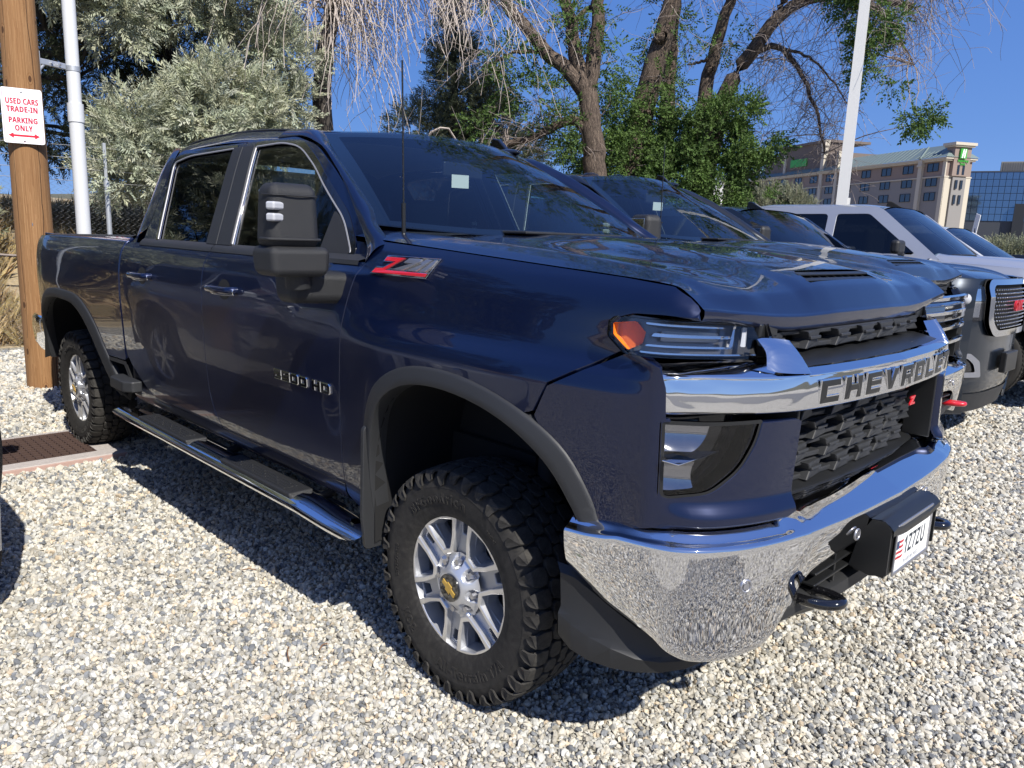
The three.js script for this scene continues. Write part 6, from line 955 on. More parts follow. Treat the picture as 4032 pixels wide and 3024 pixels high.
  { // fender badge: a slanted red letter with a long foot, silver digits above the foot
    const onB = (g, d) => { const p = g.attributes.position; for (let i = 0; i < p.count; i++) { const x = p.getX(i), y = p.getY(i); p.setXYZ(i, ...onSide(-0.455 + x + y * 0.72, 1.4165 + y * 1.0, d + p.getZ(i))); } g.computeVertexNormals(); return norm(g); };
    const zP = (e) => [[-e, -e], [0.285 + e * 1.5, -e], [0.285 + e * 1.5, 0.0125], [0.285 + e * 1.5, 0.057 + e], [0.015 - e, 0.057 + e], [0.015 - e, 0.044 - e], [0.062, 0.044 - e], [0.034, 0.022], [-e, 0.022]];
    G.z71 = {
      base: onB(extrude(zP(0.0045), 0.003, 0.001), 0.002),
      red: merge([onB(extrude([[0.002, 0.001], [0.282, 0.001], [0.282, 0.012], [0.060, 0.012], [0.118, 0.056], [0.018, 0.056], [0.018, 0.043], [0.082, 0.043], [0.040, 0.018], [0.002, 0.016]], 0.004, 0.001), 0.004)]),
      silver: merge([onB(extrude([[0.092, 0.0165], [0.128, 0.0165], [0.176, 0.041], [0.128, 0.041], [0.138, 0.056], [0.206, 0.056], [0.206, 0.047], [0.150, 0.0165]], 0.0045, 0.001), 0.004), onB(extrude([[0.172, 0.0165], [0.198, 0.0165], [0.226, 0.041], [0.210, 0.041], [0.228, 0.056], [0.258, 0.056], [0.220, 0.0165]], 0.0045, 0.001), 0.004), onB(extrude([[0.236, 0.0165], [0.268, 0.0165], [0.281, 0.034], [0.281, 0.056], [0.270, 0.056], [0.262, 0.044]], 0.0045, 0.001), 0.004)]),
    };
  }
  // ---- chrome bar with the name
  const zsB = [0, 0.1, 0.2, 0.3, 0.4, 0.5, 0.56, 0.6, 0.66, 0.72, 0.78, 0.84, 0.885, 0.915, 0.94, 0.958, 0.966];
  G.bar = loft(zsB.map((z) => { const x = barX(z), out = smooth(0.60, 0.70, z), k = smooth(0.93, 0.966, z); const bx = lerp(x - 0.028, x - 0.075, out), by = lerp(1.243, 1.259, out) + k * 0.005; return [[bx - 0.012, by + 0.001, z - out * 0.02], [bx, by, z - out * 0.012], [x - 0.006, 1.232, z], [x - 0.001, 1.228, z], [x, 1.222, z], [x + 0.006, 1.18, z + 0.001], [x + 0.008, 1.143, z + 0.001], [x + 0.004, 1.135, z], [x - 0.03, 1.131, z]]; }), 90, 40, { flip: false });
  G.horn = loft([[[0.842, 1.316, 0.668], [0.850, 1.319, 0.650], [0.872, 1.318, 0.620], [0.895, 1.314, 0.594], [0.892, 1.311, 0.585], [0.86, 1.303, 0.575]], [[0.872, 1.287, 0.674], [0.884, 1.289, 0.662], [0.908, 1.284, 0.625], [0.930, 1.272, 0.583], [0.926, 1.269, 0.574], [0.885, 1.264, 0.563]], [[0.893, 1.246, 0.70], [0.912, 1.240, 0.685], [0.938, 1.235, 0.635], [0.955, 1.232, 0.575], [0.948, 1.232, 0.565], [0.905, 1.234, 0.552]]], 20, 24, { flip: true });
  const barAt = (s, t, d) => { const z = 0.535 - s, e = 1e-3, nx = 1, nz = -(barX(Math.abs(z) + e) - barX(Math.abs(z) - e)) / (2 * e) * Math.sign(z), l = Math.hypot(nx, nz); const xx = barX(Math.abs(z)) + 0.004 + 0.004 * Math.sin((t + 0.008) / 0.09 * Math.PI) - 0.03 * 0 + 0.0035; return [xx + d / l, 1.148 + t, z + d * nz / l]; };
  G.barLetters = blockWord('CHEVROLET', 0.088, 0.062, 0.0345, 0, barAt, 0.0004, 0.0016);
  G.barLetterEdge = blockWord('CHEVROLET', 0.088, 0.062, 0.0345, 0, barAt, -0.004, 0.0002, 0.0035, 0.0006);
  // ---- grille
  const gb = [], gk = [], ribs = [];
  const row = (y, h, zmax, off, pitch, lean, rear = 0) => {
    const bar = (yy, hh, dx, dpt) => loftLinear(Array.from({ length: 25 }, (_, i) => { const z = lerp(-zmax, zmax, i / 24), x = grilleX(z) + dx + (yy - 1) * lean - rear; return [[x - dpt, yy - hh / 2, z], [x - 0.004, yy - hh / 2, z], [x, yy - hh / 4, z], [x, yy + hh / 4, z], [x - 0.004, yy + hh / 2, z], [x - dpt, yy + hh / 2, z], [x - dpt, yy - hh / 2, z]]; }));
    gb.push(bar(y + h / 2 - 0.007, 0.014, 0, 0.05), bar(y - h / 2 + 0.008, 0.016, 0.002, 0.05));
    for (let z = -zmax + off; z <= zmax - 0.02; z += pitch) { // raised block with the slanted shoulder of the opening on each side
      const w = pitch * 0.42, x = grilleX(z) + (y - 1) * lean - rear, sh = roundPoly([[-w / 2 - 0.022, -h / 2 + 0.002], [w / 2 + 0.022, -h / 2 + 0.002], [w / 2 + 0.010, -h / 2 + 0.016], [w / 2 - 0.002, 0], [w / 2 + 0.010, h / 2 - 0.014], [w / 2 + 0.022, h / 2 - 0.002], [-w / 2 - 0.022, h / 2 - 0.002], [-w / 2 - 0.010, h / 2 - 0.014], [-w / 2 + 0.002, 0], [-w / 2 - 0.010, -h / 2 + 0.016]], 0.002, 2);
      const g = extrude(sh, 0.045, 0.004, [], 2); g.rotateY(Math.PI / 2); g.rotateY(Math.atan(0.32 * z)); g.translate(x - 0.035, y, z); gk.push(g);
      const hood = box(0.030, 0.010, w * 0.9, x + 0.008, y + h / 2 - 0.022, z, 0.003); gk.push(hood);
    }
    for (let z = -zmax + 0.03; z < zmax; z += pitch / 2) ribs.push(box(0.03, h * 1.5, 0.004, grilleX(z) - 0.06 + (y - 1) * lean - rear, y - h * 0.4, z, 0.001));
    gb.push(bar(y - h / 2 - 0.018, 0.006, -0.03, 0.04)); if (y < 1.2) gb.push(bar(y + h / 2 + 0.012, 0.005, -0.03, 0.04));
  };
  row(1.298, 0.054, 0.56, 0.04, 0.176, -0.02, 0.035);
  row(1.094, 0.056, 0.545, 0.06, 0.176, 0.04, 0.02); row(1.030, 0.056, 0.545, 0.148, 0.176, 0.04, 0.02); row(0.966, 0.056, 0.545, 0.06, 0.176, 0.04, 0.02); row(0.902, 0.056, 0.545, 0.148, 0.176, 0.04, 0.02);
  G.grilleBars = gb; G.grilleBlocks = gk; G.grilleRibs = merge(ribs);
  G.grilleBack = merge([box(0.02, 0.62, 1.30, 0.70, 1.10, 0), box(0.2, 0.02, 1.1, 0.68, 1.345, 0)]);
  G.grilleFrame = merge([loftLinear(zsB.filter((z) => z < 0.6).flatMap((z) => z ? [z, -z] : [z]).sort((a, b) => a - b).map((z) => { const x = barX(Math.abs(z)); return [[x - 0.034, 1.2425, z], [x - 0.06, 1.250, z], [x - 0.12, 1.262, z], [x - 0.2, 1.262, z]]; })), // deck behind the bar
    loftLinear(Array.from({ length: 25 }, (_, i) => { const z = lerp(-0.575, 0.575, i / 24), x = grilleX(z); return [[x - 0.10, 0.885, z], [x + 0.010, 0.868, z], [x + 0.020, 0.860, z], [x + 0.018, 0.850, z], [x - 0.06, 0.845, z]]; })),
    both(box(0.10, 0.26, 0.01, 0.885, 1.0, 0.572)), both(box(0.08, 0.04, 0.10, 0.80, 1.335, 0.60))]);
  { const g = extrude([[0, 0], [0.05, 0], [0.05, 0.008], [0.028, 0.008], [0.052, 0.032], [0.006, 0.032], [0.004, 0.024], [0.024, 0.024], [0, 0.006]], 0.004, 0.001); g.rotateY(Math.PI / 2); g.translate(grilleX(-0.44) + 0.028, 1.010, -0.40); G.grilleBadge = g; }
  // ---- lamps
  const hlPts = [[0.858, 0.612], [0.845, 0.68], [0.826, 0.75], [0.796, 0.82], [0.762, 0.885], [0.728, 0.935], [0.690, 0.966], [0.648, 0.985], [0.604, 0.994]];
  const hlC = [0, 1].map((k) => curve(hlPts.map((p, i) => [i / 8, p[k]])));
  const hlF = (off) => (u, v) => { const x = hlC[0](u), z = hlC[1](u), e = 0.01, tx = hlC[0](u + e) - hlC[0](u - e), tz = hlC[1](u + e) - hlC[1](u - e), l = Math.hypot(tx, tz) || 1; const y = lerp(lerp(1.264, 1.282, u), lerp(1.352, 1.372, u), v), o = off - 0.03 * v * (1 - u * 0.8); return [x + tz / l * o, y, z - tx / l * o]; };
  const hlPoly = roundPoly([[0.0, 0.02], [0.035, 1, 0.02], [0.93, 1.0, 0.05], [0.985, 0.80, 0.04], [0.975, 0.42, 0.04], [0.84, 0.0, 0.04], [0.05, 0, 0.02]], 0.01), hlS = sdPoly(hlPoly);
  const hlPanel = (off, ins, n = 60, thick = 0) => panel({ f: hlF(off), inside: ins, u0: -0.02, u1: 1.0, v0: -0.02, v1: 1.02, nu: n, nv: 30, thick });
  const region = (poly, r = 0.02) => { const s = sdPoly(roundPoly(poly, r)); return (u, v) => s(u, v); };
  const podS = podES;
  const podF = (d) => (z, y) => [fascX(z) - d + 0.02 * (1.03 - y), y, z];
  G.hl = {
    lens: hlPanel(0.002, (u, v) => hlS(u, v)), bezel: hlPanel(0.003, (u, v) => Math.min(hlS(u, v) + 0.022, -hlS(u, v) + 0.006), 90, 0.012),
    back: hlPanel(-0.045, (u, v) => hlS(u, v) + 0.03),
    amber: hlPanel(-0.012, region([[0.955, 0.80], [0.80, 0.90], [0.735, 0.62], [0.75, 0.30], [0.835, 0.10], [0.945, 0.48]]), 90, 0.03),
    bars: merge([hlPanel(-0.018, region([[0.70, 0.52], [0.68, 0.62], [0.26, 0.58], [0.26, 0.50]]), 90, 0.02), hlPanel(-0.020, region([[0.74, 0.84], [0.74, 0.90], [0.28, 0.84], [0.28, 0.79]]), 90, 0.015), hlPanel(-0.020, region([[0.74, 0.24], [0.72, 0.30], [0.24, 0.28], [0.24, 0.22]]), 90, 0.015), hlPanel(-0.016, region([[0.77, 0.05], [0.77, 0.10], [0.10, 0.08], [0.10, 0.04]], 0.005), 90, 0.01), hlPanel(-0.02, region([[0.245, 0.22], [0.20, 0.90], [0.215, 0.92], [0.265, 0.24]], 0.004), 90, 0.01)]),
    guide: merge([hlPanel(-0.026, region([[0.62, 0.40], [0.61, 0.70], [0.30, 0.68], [0.30, 0.42]]), 90, 0.004), hlPanel(-0.014, region([[0.155, 0.30], [0.125, 0.85], [0.155, 0.87], [0.19, 0.31]], 0.005), 90, 0.004)]),
    podLens: panel({ f: podF(0.008), inside: (z, y) => podS(z, y) + 0.004, u0: 0.72, u1: 0.972, v0: 0.90, v1: 1.13, nu: 30, nv: 30, thick: 0, flip: true }),
    podBezel: panel({ f: podF(0.003), inside: (z, y) => Math.min(podS(z, y) + 0.004, 0.006 - podS(z, y)), u0: 0.72, u1: 0.972, v0: 0.90, v1: 1.13, nu: 60, nv: 60, thick: 0.01, flip: true }),
    podBack: panel({ f: podF(0.075), inside: (z, y) => podS(z, y) + 0.012, u0: 0.70, u1: 0.98, v0: 0.90, v1: 1.15, nu: 20, nv: 20, thick: 0, flip: true }),
    reflectors: merge([panel({ f: (z, y) => { const p = podF(0.02)(z, y), d = Math.hypot(z - 0.90, (y - 1.09) * 1.2); return [p[0] - 0.05 + d * d * 6, y, z]; }, inside: (z, y) => Math.min(podS(z, y) - 0.004, y - 1.037, 0.075 - Math.hypot(z - 0.915, (y - 1.10) * 1.05)), u0: 0.74, u1: 0.97, v0: 1.02, v1: 1.14, nu: 36, nv: 24, thick: 0, flip: true }), panel({ f: (z, y) => { const p = podF(0.02)(z, y), d = Math.hypot(z - 0.915, (y - 0.975) * 1.1); return [p[0] - 0.05 + d * d * 7, y, z]; }, inside: (z, y) => Math.min(podS(z, y) - 0.004, 1.010 - y, y - 0.932, 0.055 - Math.abs(z - 0.925)), u0: 0.80, u1: 0.97, v0: 0.90, v1: 1.02, nu: 36, nv: 24, thick: 0, flip: true }), box(0.05, 0.004, 0.2, 0.80, 1.024, 0.87)]),
  };
  // ---- bumper
  const kx = curve([[0, 1.042], [0.3, 1.032], [0.5, 1.016], [0.58, 1.008], [0.64, 0.997], [0.72, 0.980], [0.78, 0.962], [0.85, 0.933], [0.93, 0.884], [0.98, 0.828], [1.01, 0.753], [1.03, 0.65], [1.042, 0.53]]);
  const yb = curve([[0, 0.690], [0.42, 0.668], [0.52, 0.640], [0.60, 0.575], [0.66, 0.505], [0.72, 0.484], [0.84, 0.478], [0.92, 0.485], [0.97, 0.505], [1.0, 0.545], [1.03, 0.60], [1.042, 0.66]]);
  // stations by an index along the bumper so that the corner is evenly sampled
  const bs = [0, 0.12, 0.25, 0.38, 0.48, 0.54, 0.58, 0.62, 0.66, 0.70, 0.75, 0.80, 0.85, 0.89, 0.93, 0.957, 0.98, 0.997, 1.01, 1.022, 1.03, 1.037, 1.042];
  G.bumper = loft(bs.map((z) => {
    const x = kx(z), s = smooth(0.56, 0.68, z), w = smooth(0.90, 1.04, z), b = yb(z), ky = 0.806 - 0.02 * smooth(1.02, 1.042, z), H = ky - b;
    const e = 0.004, nx = 1, nz = -(kx(Math.min(1.042, z + e)) - kx(z - e)) / (Math.min(e, 1.042 - z) + e), l = Math.hypot(nx, nz), ux = nx / l, uz = nz / l, inw = (d) => [x - ux * d, z - uz * d];
    const shelf = lerp(0.118, 0.052, s), ty = lerp(0.862, 0.838, s) - 0.018 * smooth(0.98, 1.042, z);
    const at = (d, y) => { const q = inw(d); return [q[0], y, Math.min(q[1], 1.042)]; };
    return [at(shelf + 0.02, ty - 0.004), at(shelf, ty), at(lerp(shelf, 0.012, 0.75), lerp(ty, ky, 0.62)), at(0.008, ky + 0.006), at(0.0015, ky + 0.0005), at(0, ky - 0.008), at(lerp(0.006, 0.003, w), ky - H * 0.3), at(lerp(0.022, 0.016, w), ky - H * 0.7), at(lerp(0.034, 0.036, w), b + 0.010), at(lerp(0.042, 0.046, w), b), at(0.09, b + 0.004)];
  }), 110, 44, { flip: false, uv: (u, v) => [u * 1.6, v * 0.6] });
  G.sensors = [[0.805, 0.70], [0.30, 0.735]].map(([z, y]) => { const x = kx(z) - 0.0065, e = 0.01, a = Math.atan(-(kx(z + e) - kx(z - e)) / (2 * e)); const r = new THREE.TorusGeometry(0.0155, 0.0035, 8, 28), c = new THREE.CylinderGeometry(0.0095, 0.0095, 0.006, 20); c.rotateX(Math.PI / 2); const g = merge([r, c]); g.rotateY(Math.PI / 2 - a); g.translate(x + 0.001, y, z); return g; });
  const vz = (pts) => loftLinear(pts);
  G.valance = vz(Array.from({ length: 29 }, (_, i) => { const z = lerp(-0.70, 0.70, i / 28), a = Math.abs(z), x = 0.985 - 0.07 * a * a - 0.01 * smooth(0.35, 0.5, a) * (1 - smooth(0.6, 0.7, a)), y = 0.535 + 0.015 * smooth(0.3, 0.5, a); return [[x - 0.12, y + 0.03, z], [x - 0.02, y + 0.03, z], [x, y + 0.018, z], [x + 0.002, y - 0.02, z], [x - 0.03, y - 0.055, z], [x - 0.16, y - 0.075, z]]; }));
  { const cv = [[0.50, 1.028, 0.44], [0.545, 1.024, 0.41], [0.60, 1.012, 0.395], [0.66, 0.990, 0.39], [0.72, 0.955, 0.39], [0.77, 0.915, 0.395], [0.815, 0.86, 0.405], [0.85, 0.78, 0.42], [0.865, 0.68, 0.44]];
    G.cornerValance = loftLinear(cv.map(([x, z, b]) => { const t = Math.min(0.64, yb(Math.min(1.042, z + 0.012)) + 0.03), k = x < 0.62 ? 0.10 : 0.03; return [[x - 0.03, t + 0.02, z - 0.035], [x - 0.004, t, z - 0.02], [x - 0.001, lerp(t, b, 0.5), z - 0.026], [x, lerp(t, b, 0.60), z - 0.014], [x - 0.004, b + 0.012, z - 0.024], [x - 0.02, b, z - 0.04], [x - 0.15, b + 0.01, z - 0.18]]; })); }
  G.intake = merge([box(0.02, 0.16, 1.1, 0.88, 0.62, 0), ...[0.60, 0.635].map((y) => box(0.05, 0.008, 0.9, 0.955, y, 0, 0.003)), ...[-0.3, -0.15, 0.0, 0.15, 0.3].map((z) => box(0.05, 0.09, 0.010, 0.95, 0.615, z, 0.003))]);
  G.hook = tube([[0.88, 0.575, 0.425], [0.96, 0.578, 0.425], [1.03, 0.582, 0.43], [1.062, 0.584, 0.45], [1.062, 0.584, 0.478], [1.03, 0.58, 0.502], [0.96, 0.575, 0.508], [0.88, 0.572, 0.508]], 0.0155, 40, 10);
  G.fog = panel({ f: (z, y) => [0.978 - (z - 0.53) * 0.35, y, z], inside: region([[0.535, 0.640], [0.665, 0.568], [0.665, 0.555], [0.55, 0.568]], 0.01), u0: 0.52, u1: 0.68, v0: 0.54, v1: 0.66, nu: 24, nv: 20, thick: 0, flip: true });
  G.fogBack = panel({ f: (z, y) => [0.945 - (z - 0.53) * 0.35 + Math.hypot(z - 0.60, y - 0.59) * 0.3, y, z], inside: region([[0.53, 0.645], [0.67, 0.572], [0.67, 0.55], [0.545, 0.563]], 0.01), u0: 0.52, u1: 0.68, v0: 0.54, v1: 0.66, nu: 20, nv: 20, thick: 0, flip: true });
  { const side = extrude([[0.98, 0.60], [1.045, 0.585], [1.092, 0.60], [1.092, 0.748], [1.072, 0.765], [1.035, 0.765], [1.0, 0.70]], 0.006, 0.001); const f = merge([move(side.clone(), 0, 0, 0.205), move(side.clone(), 0, 0, -0.211)]);
    const top = loftLinear([0.212, 0.2, 0.1, 0, -0.1, -0.2, -0.212].map((z) => { const s = Math.abs(z) < 0.18 ? 0.012 : 0; return [[1.03, 0.764, z], [1.06, 0.768, z], [1.085, 0.757 - s * 0.4, z], [1.099, 0.742 - s, z], [1.099, 0.725 - s, z]]; }));
    G.plate = { bracket: merge([f, top, box(0.012, 0.17, 0.41, 1.078, 0.67, 0), box(0.09, 0.012, 0.41, 1.035, 0.592, 0)]), frame: merge([box(0.006, 0.010, 0.32, 1.092, 0.742, 0, 0.002), box(0.006, 0.012, 0.32, 1.092, 0.588, 0, 0.002), box(0.006, 0.16, 0.008, 1.092, 0.665, 0.158, 0.002), box(0.006, 0.16, 0.008, 1.092, 0.665, -0.158, 0.002)]), face: move(new THREE.PlaneGeometry(0.305, 0.152), 1.0905, 0.665, 0, 0, Math.PI / 2, 0), bolts: [-0.09, 0.09].map((z) => { const g = new THREE.CylinderGeometry(0.006, 0.006, 0.006, 8); g.rotateZ(Math.PI / 2); g.translate(1.093, 0.728, z); return g; }) }; }
  // ---- step bar, mirror, antenna, fin
  const sx0 = -0.60, sx1 = -2.74, sp = [[sx0 + 0.0, 0.455, 1.03], [sx0 - 0.10, 0.470, 1.045], [sx0 - 0.25, 0.474, 1.048], [-1.6, 0.474, 1.048], [sx1 + 0.25, 0.474, 1.048], [sx1 + 0.10, 0.472, 1.044], [sx1, 0.470, 1.03]];
  const tb = tube(sp, 1, 60, 16); { const p = tb.attributes.position, c = new THREE.CatmullRomCurve3(sp.map((q) => V(...q)), false, 'centripetal'); for (let i = 0; i < p.count; i++) { const t = clamp((p.getX(i) - sx0) / (sx1 - sx0), 0, 1); let by = 0.474, bz = 1.048; if (t < 0.1) { by = lerp(0.455, 0.474, t / 0.1); bz = lerp(1.035, 1.048, t / 0.1); } p.setY(i, by + (p.getY(i) - by) * 0.036); p.setZ(i, bz - 0.016 + (p.getZ(i) - bz) * 0.078); } tb.computeVertexNormals(); }
  const padG = (x0, x1) => { const parts = [box(x1 - x0, 0.022, 0.112, (x0 + x1) / 2, 0.506, 1.036, 0.010)]; for (let j = 0; j < 4; j++) parts.push(box((x1 - x0) * 0.78, 0.005, 0.008, (x0 + x1) / 2, 0.5175, 1.018 + j * 0.018, 0.002)); for (let k = 0; k < 14; k++) parts.push(box(0.02, 0.006, 0.007, lerp(x0, x1, 0.12 + 0.76 * k / 13), 0.518, 1.027 + (k % 3) * 0.018, 0.002)); return merge(parts); };
  G.step = { tube: tb, pads: [padG(-1.50, -0.87), padG(-2.52, -1.88)], brackets: [-0.85, -1.7, -2.5].map((x) => rod([x, 0.47, 1.0], [x, 0.53, 0.72], 0.02)).concat([box(1.9, 0.012, 0.05, -1.67, 0.47, 0.945, 0.004)]) };
  { const rb = (w, h, d, r) => new RoundedBoxGeometry(w, h, d, 5, r);
    const up = rb(0.125, 0.215, 0.185, 0.035); { const p = up.attributes.position; for (let i = 0; i < p.count; i++) { const y = p.getY(i); p.setZ(i, p.getZ(i) * (1 - 0.10 * smooth(0, 0.11, y))); p.setX(i, p.getX(i) * (1 - 0.12 * smooth(0.02, 0.11, y))); } up.computeVertexNormals(); up.translate(-0.602, 1.595, 1.222); }
    const lo = rb(0.155, 0.10, 0.222, 0.026); { const p = lo.attributes.position; for (let i = 0; i < p.count; i++) { const y = p.getY(i); p.setZ(i, p.getZ(i) * (1 - 0.10 * smooth(0.0, -0.05, y))); } lo.translate(-0.600, 1.447, 1.212); }
    const capR = loftLinear([0, 1].map((k) => Array.from({ length: 9 }, (_, i) => [-0.5395 - 0.01 * k, 1.66 + k * 0.001, lerp(1.14, 1.30, i / 8)])));
    const groove = tube([[-0.545, 1.662, 1.145], [-0.5375, 1.662, 1.18], [-0.5375, 1.662, 1.26], [-0.548, 1.662, 1.300], [-0.60, 1.662, 1.3135]], 0.0026, 24, 6), lip = tube([[-0.545, 1.520, 1.135], [-0.536, 1.520, 1.17], [-0.536, 1.520, 1.28], [-0.55, 1.520, 1.316], [-0.61, 1.520, 1.3175]], 0.006, 24, 8);
    const base = rb(0.15, 0.10, 0.25, 0.028); { const p = base.attributes.position; for (let i = 0; i < p.count; i++) { const z = p.getZ(i), y = p.getY(i); p.setY(i, y - (0.125 - z) * 0.03 - smooth(0, -0.05, y) * 0.012); p.setX(i, p.getX(i) * (1 - 0.25 * smooth(0, -0.05, y)) - smooth(-0.05, 0.12, z) * 0.01); } base.translate(-0.655, 1.362, 1.085); }
    G.mirror = { head: merge([up, lo]), base, arm: merge([rod([-0.61, 1.36, 1.18], [-0.60, 1.42, 1.19], 0.045, 16), groove, lip]), glass: merge([box(0.004, 0.16, 0.14, -0.664, 1.60, 1.222), box(0.004, 0.06, 0.17, -0.677, 1.447, 1.212)]), lamps: [1.627, 1.590].map((y) => { const g = rb(0.035, 0.026, 0.075, 0.008); g.rotateY(0.45); g.translate(-0.553, y, 1.288); return g; }) }; }
  { const c = [-0.48, 1.547, 0.83]; const spiral = []; for (let i = 0; i <= 120; i++) { const t = i / 120, a = t * 2 * Math.PI * 12; spiral.push([c[0] + Math.cos(a) * 0.0022, lerp(1.66, 2.14, t), 0.832 + 0.012 * t + Math.sin(a) * 0.0022]); }
    G.antenna = { mast: merge([rod([-0.48, 1.66, 0.832], [-0.48, 2.141, 0.844], 0.0032, 8), tube(spiral, 0.0014, 240, 5)]), foot: merge([rod([-0.48, 1.53, 0.83], [-0.48, 1.66, 0.832], 0.008, 10), new THREE.CylinderGeometry(0.006, 0.016, 0.03, 14).translate(-0.48, 1.545, 0.83)]) }; }
  { const s = extrude(roundPoly([[-0.11, 0], [0.09, 0], [0.055, 0.012], [-0.02, 0.075], [-0.07, 0.085], [-0.095, 0.03]], 0.006), 0.018, 0.006); s.translate(0, 0, -0.009); const b = new THREE.SphereGeometry(1, 20, 10); b.scale(0.14, 0.024, 0.05); const g = merge([s, b]); g.translate(-1.42, roofY(-1.42, 0.55) + 0.006, -0.55); G.fin = g; }
  G.roofLamps = [-0.5, -0.18, 0, 0.18, 0.5].map((z) => { const g = new THREE.SphereGeometry(1, 16, 8, 0, 6.3, 0, 1.6); g.scale(0.07, 0.028, 0.055); g.translate(-1.36, roofY(-1.36, z) - 0.002, z); return g; });
  // ---- cabin
  const seat = (x, z) => { const back = new RoundedBoxGeometry(0.16, 0.66, 0.50, 4, 0.07); back.rotateZ(0.22); back.translate(x, 1.20, z); const cush = new RoundedBoxGeometry(0.55, 0.18, 0.50, 3, 0.07); cush.translate(x + 0.27, 0.92, z); const hr = new RoundedBoxGeometry(0.11, 0.21, 0.27, 4, 0.05); hr.rotateZ(0.15); hr.translate(x - 0.10, 1.64, z); return merge([back, cush, hr]); };
  const dash = loft([-0.84, -0.5, -0.2, 0, 0.2, 0.5, 0.84].map((z) => [[-0.56, 1.50, z], [-0.75, 1.515, z], [-0.98, 1.49, z], [-1.06, 1.44, z], [-1.05, 1.2, z], [-0.98, 0.9, z]]), 24, 24, { flip: true });
  const sw = new THREE.TorusGeometry(0.185, 0.016, 10, 40); sw.rotateY(Math.PI / 2); sw.rotateZ(-0.4); sw.translate(-1.22, 1.40, -0.40); const swc = box(0.05, 0.13, 0.16, -1.19, 1.395, -0.40, 0.02), spoke = box(0.02, 0.03, 0.34, -1.205, 1.40, -0.40);
  G.stepPlate = null; G.cabin = { dash, seats: [seat(-1.78, 0.40), seat(-1.78, -0.40), merge([seat(-2.62, 0.42), seat(-2.62, -0.42), box(0.16, 0.62, 0.6, -2.62, 1.18, 0, 0.05)])], wheel: merge([sw, swc, spoke]), mirror: box(0.02, 0.07, 0.25, -1.12, 1.86, 0, 0.01), floor: merge([box(2.3, 0.02, 1.85, -1.75, 0.62, 0), box(0.02, 0.9, 1.5, -0.62, 1.05, 0), box(0.02, 0.55, 1.6, -2.845, 1.13, 0), box(0.02, 0.06, 1.30, -2.85, 1.50, 0)]), tag: move(new THREE.PlaneGeometry(0.085, 0.06), -1.02, 1.80, 0.10, 0, 1.2, 0) };
  G.headliner = panel({ f: (x, z) => [x, roofY(x, z) - 0.045, z * 0.97], u0: -2.8, u1: -1.36, v0: -0.7, v1: 0.7, nu: 20, nv: 20, thick: 0 });
  return G;
}
function plateMaterial() {
  const t = canvasTex(512, 256, (c, w, h) => {
    c.fillStyle = '#e9e9e6'; c.fillRect(0, 0, w, h);
    for (let i = 0; i < 7; i++) { c.fillStyle = i % 2 ? '#e9e9e6' : '#b3202c'; c.beginPath(); c.moveTo(14, 92 + i * 14); c.bezierCurveTo(50, 82 + i * 14, 80, 102 + i * 14, 116, 90 + i * 14); c.lineTo(116, 104 + i * 14); c.bezierCurveTo(80, 116 + i * 14, 50, 96 + i * 14, 14, 106 + i * 14); c.fill(); }
    c.fillStyle = '#263a5e'; c.fillRect(14, 88, 44, 46);
    c.fillStyle = '#1c2733'; c.font = 'bold 132px sans-serif'; c.textBaseline = 'middle'; c.textAlign = 'left'; c.save(); c.translate(126, 138); c.scale(0.86, 1.05); c.fillText('1Z7ZU', 0, 0); c.restore();
    c.font = 'bold 26px sans-serif'; c.textAlign = 'center'; c.fillStyle = '#3a4656'; c.fillText('IN GOD WE TRUST', w / 2, 228);
    c.fillStyle = '#5a6a7c'; c.font = 'bold 30px serif'; c.fillText('UTAH', w / 2, 30);
  });
  return std({ name: 'number_plate', map: t, roughness: 0.45 });
}
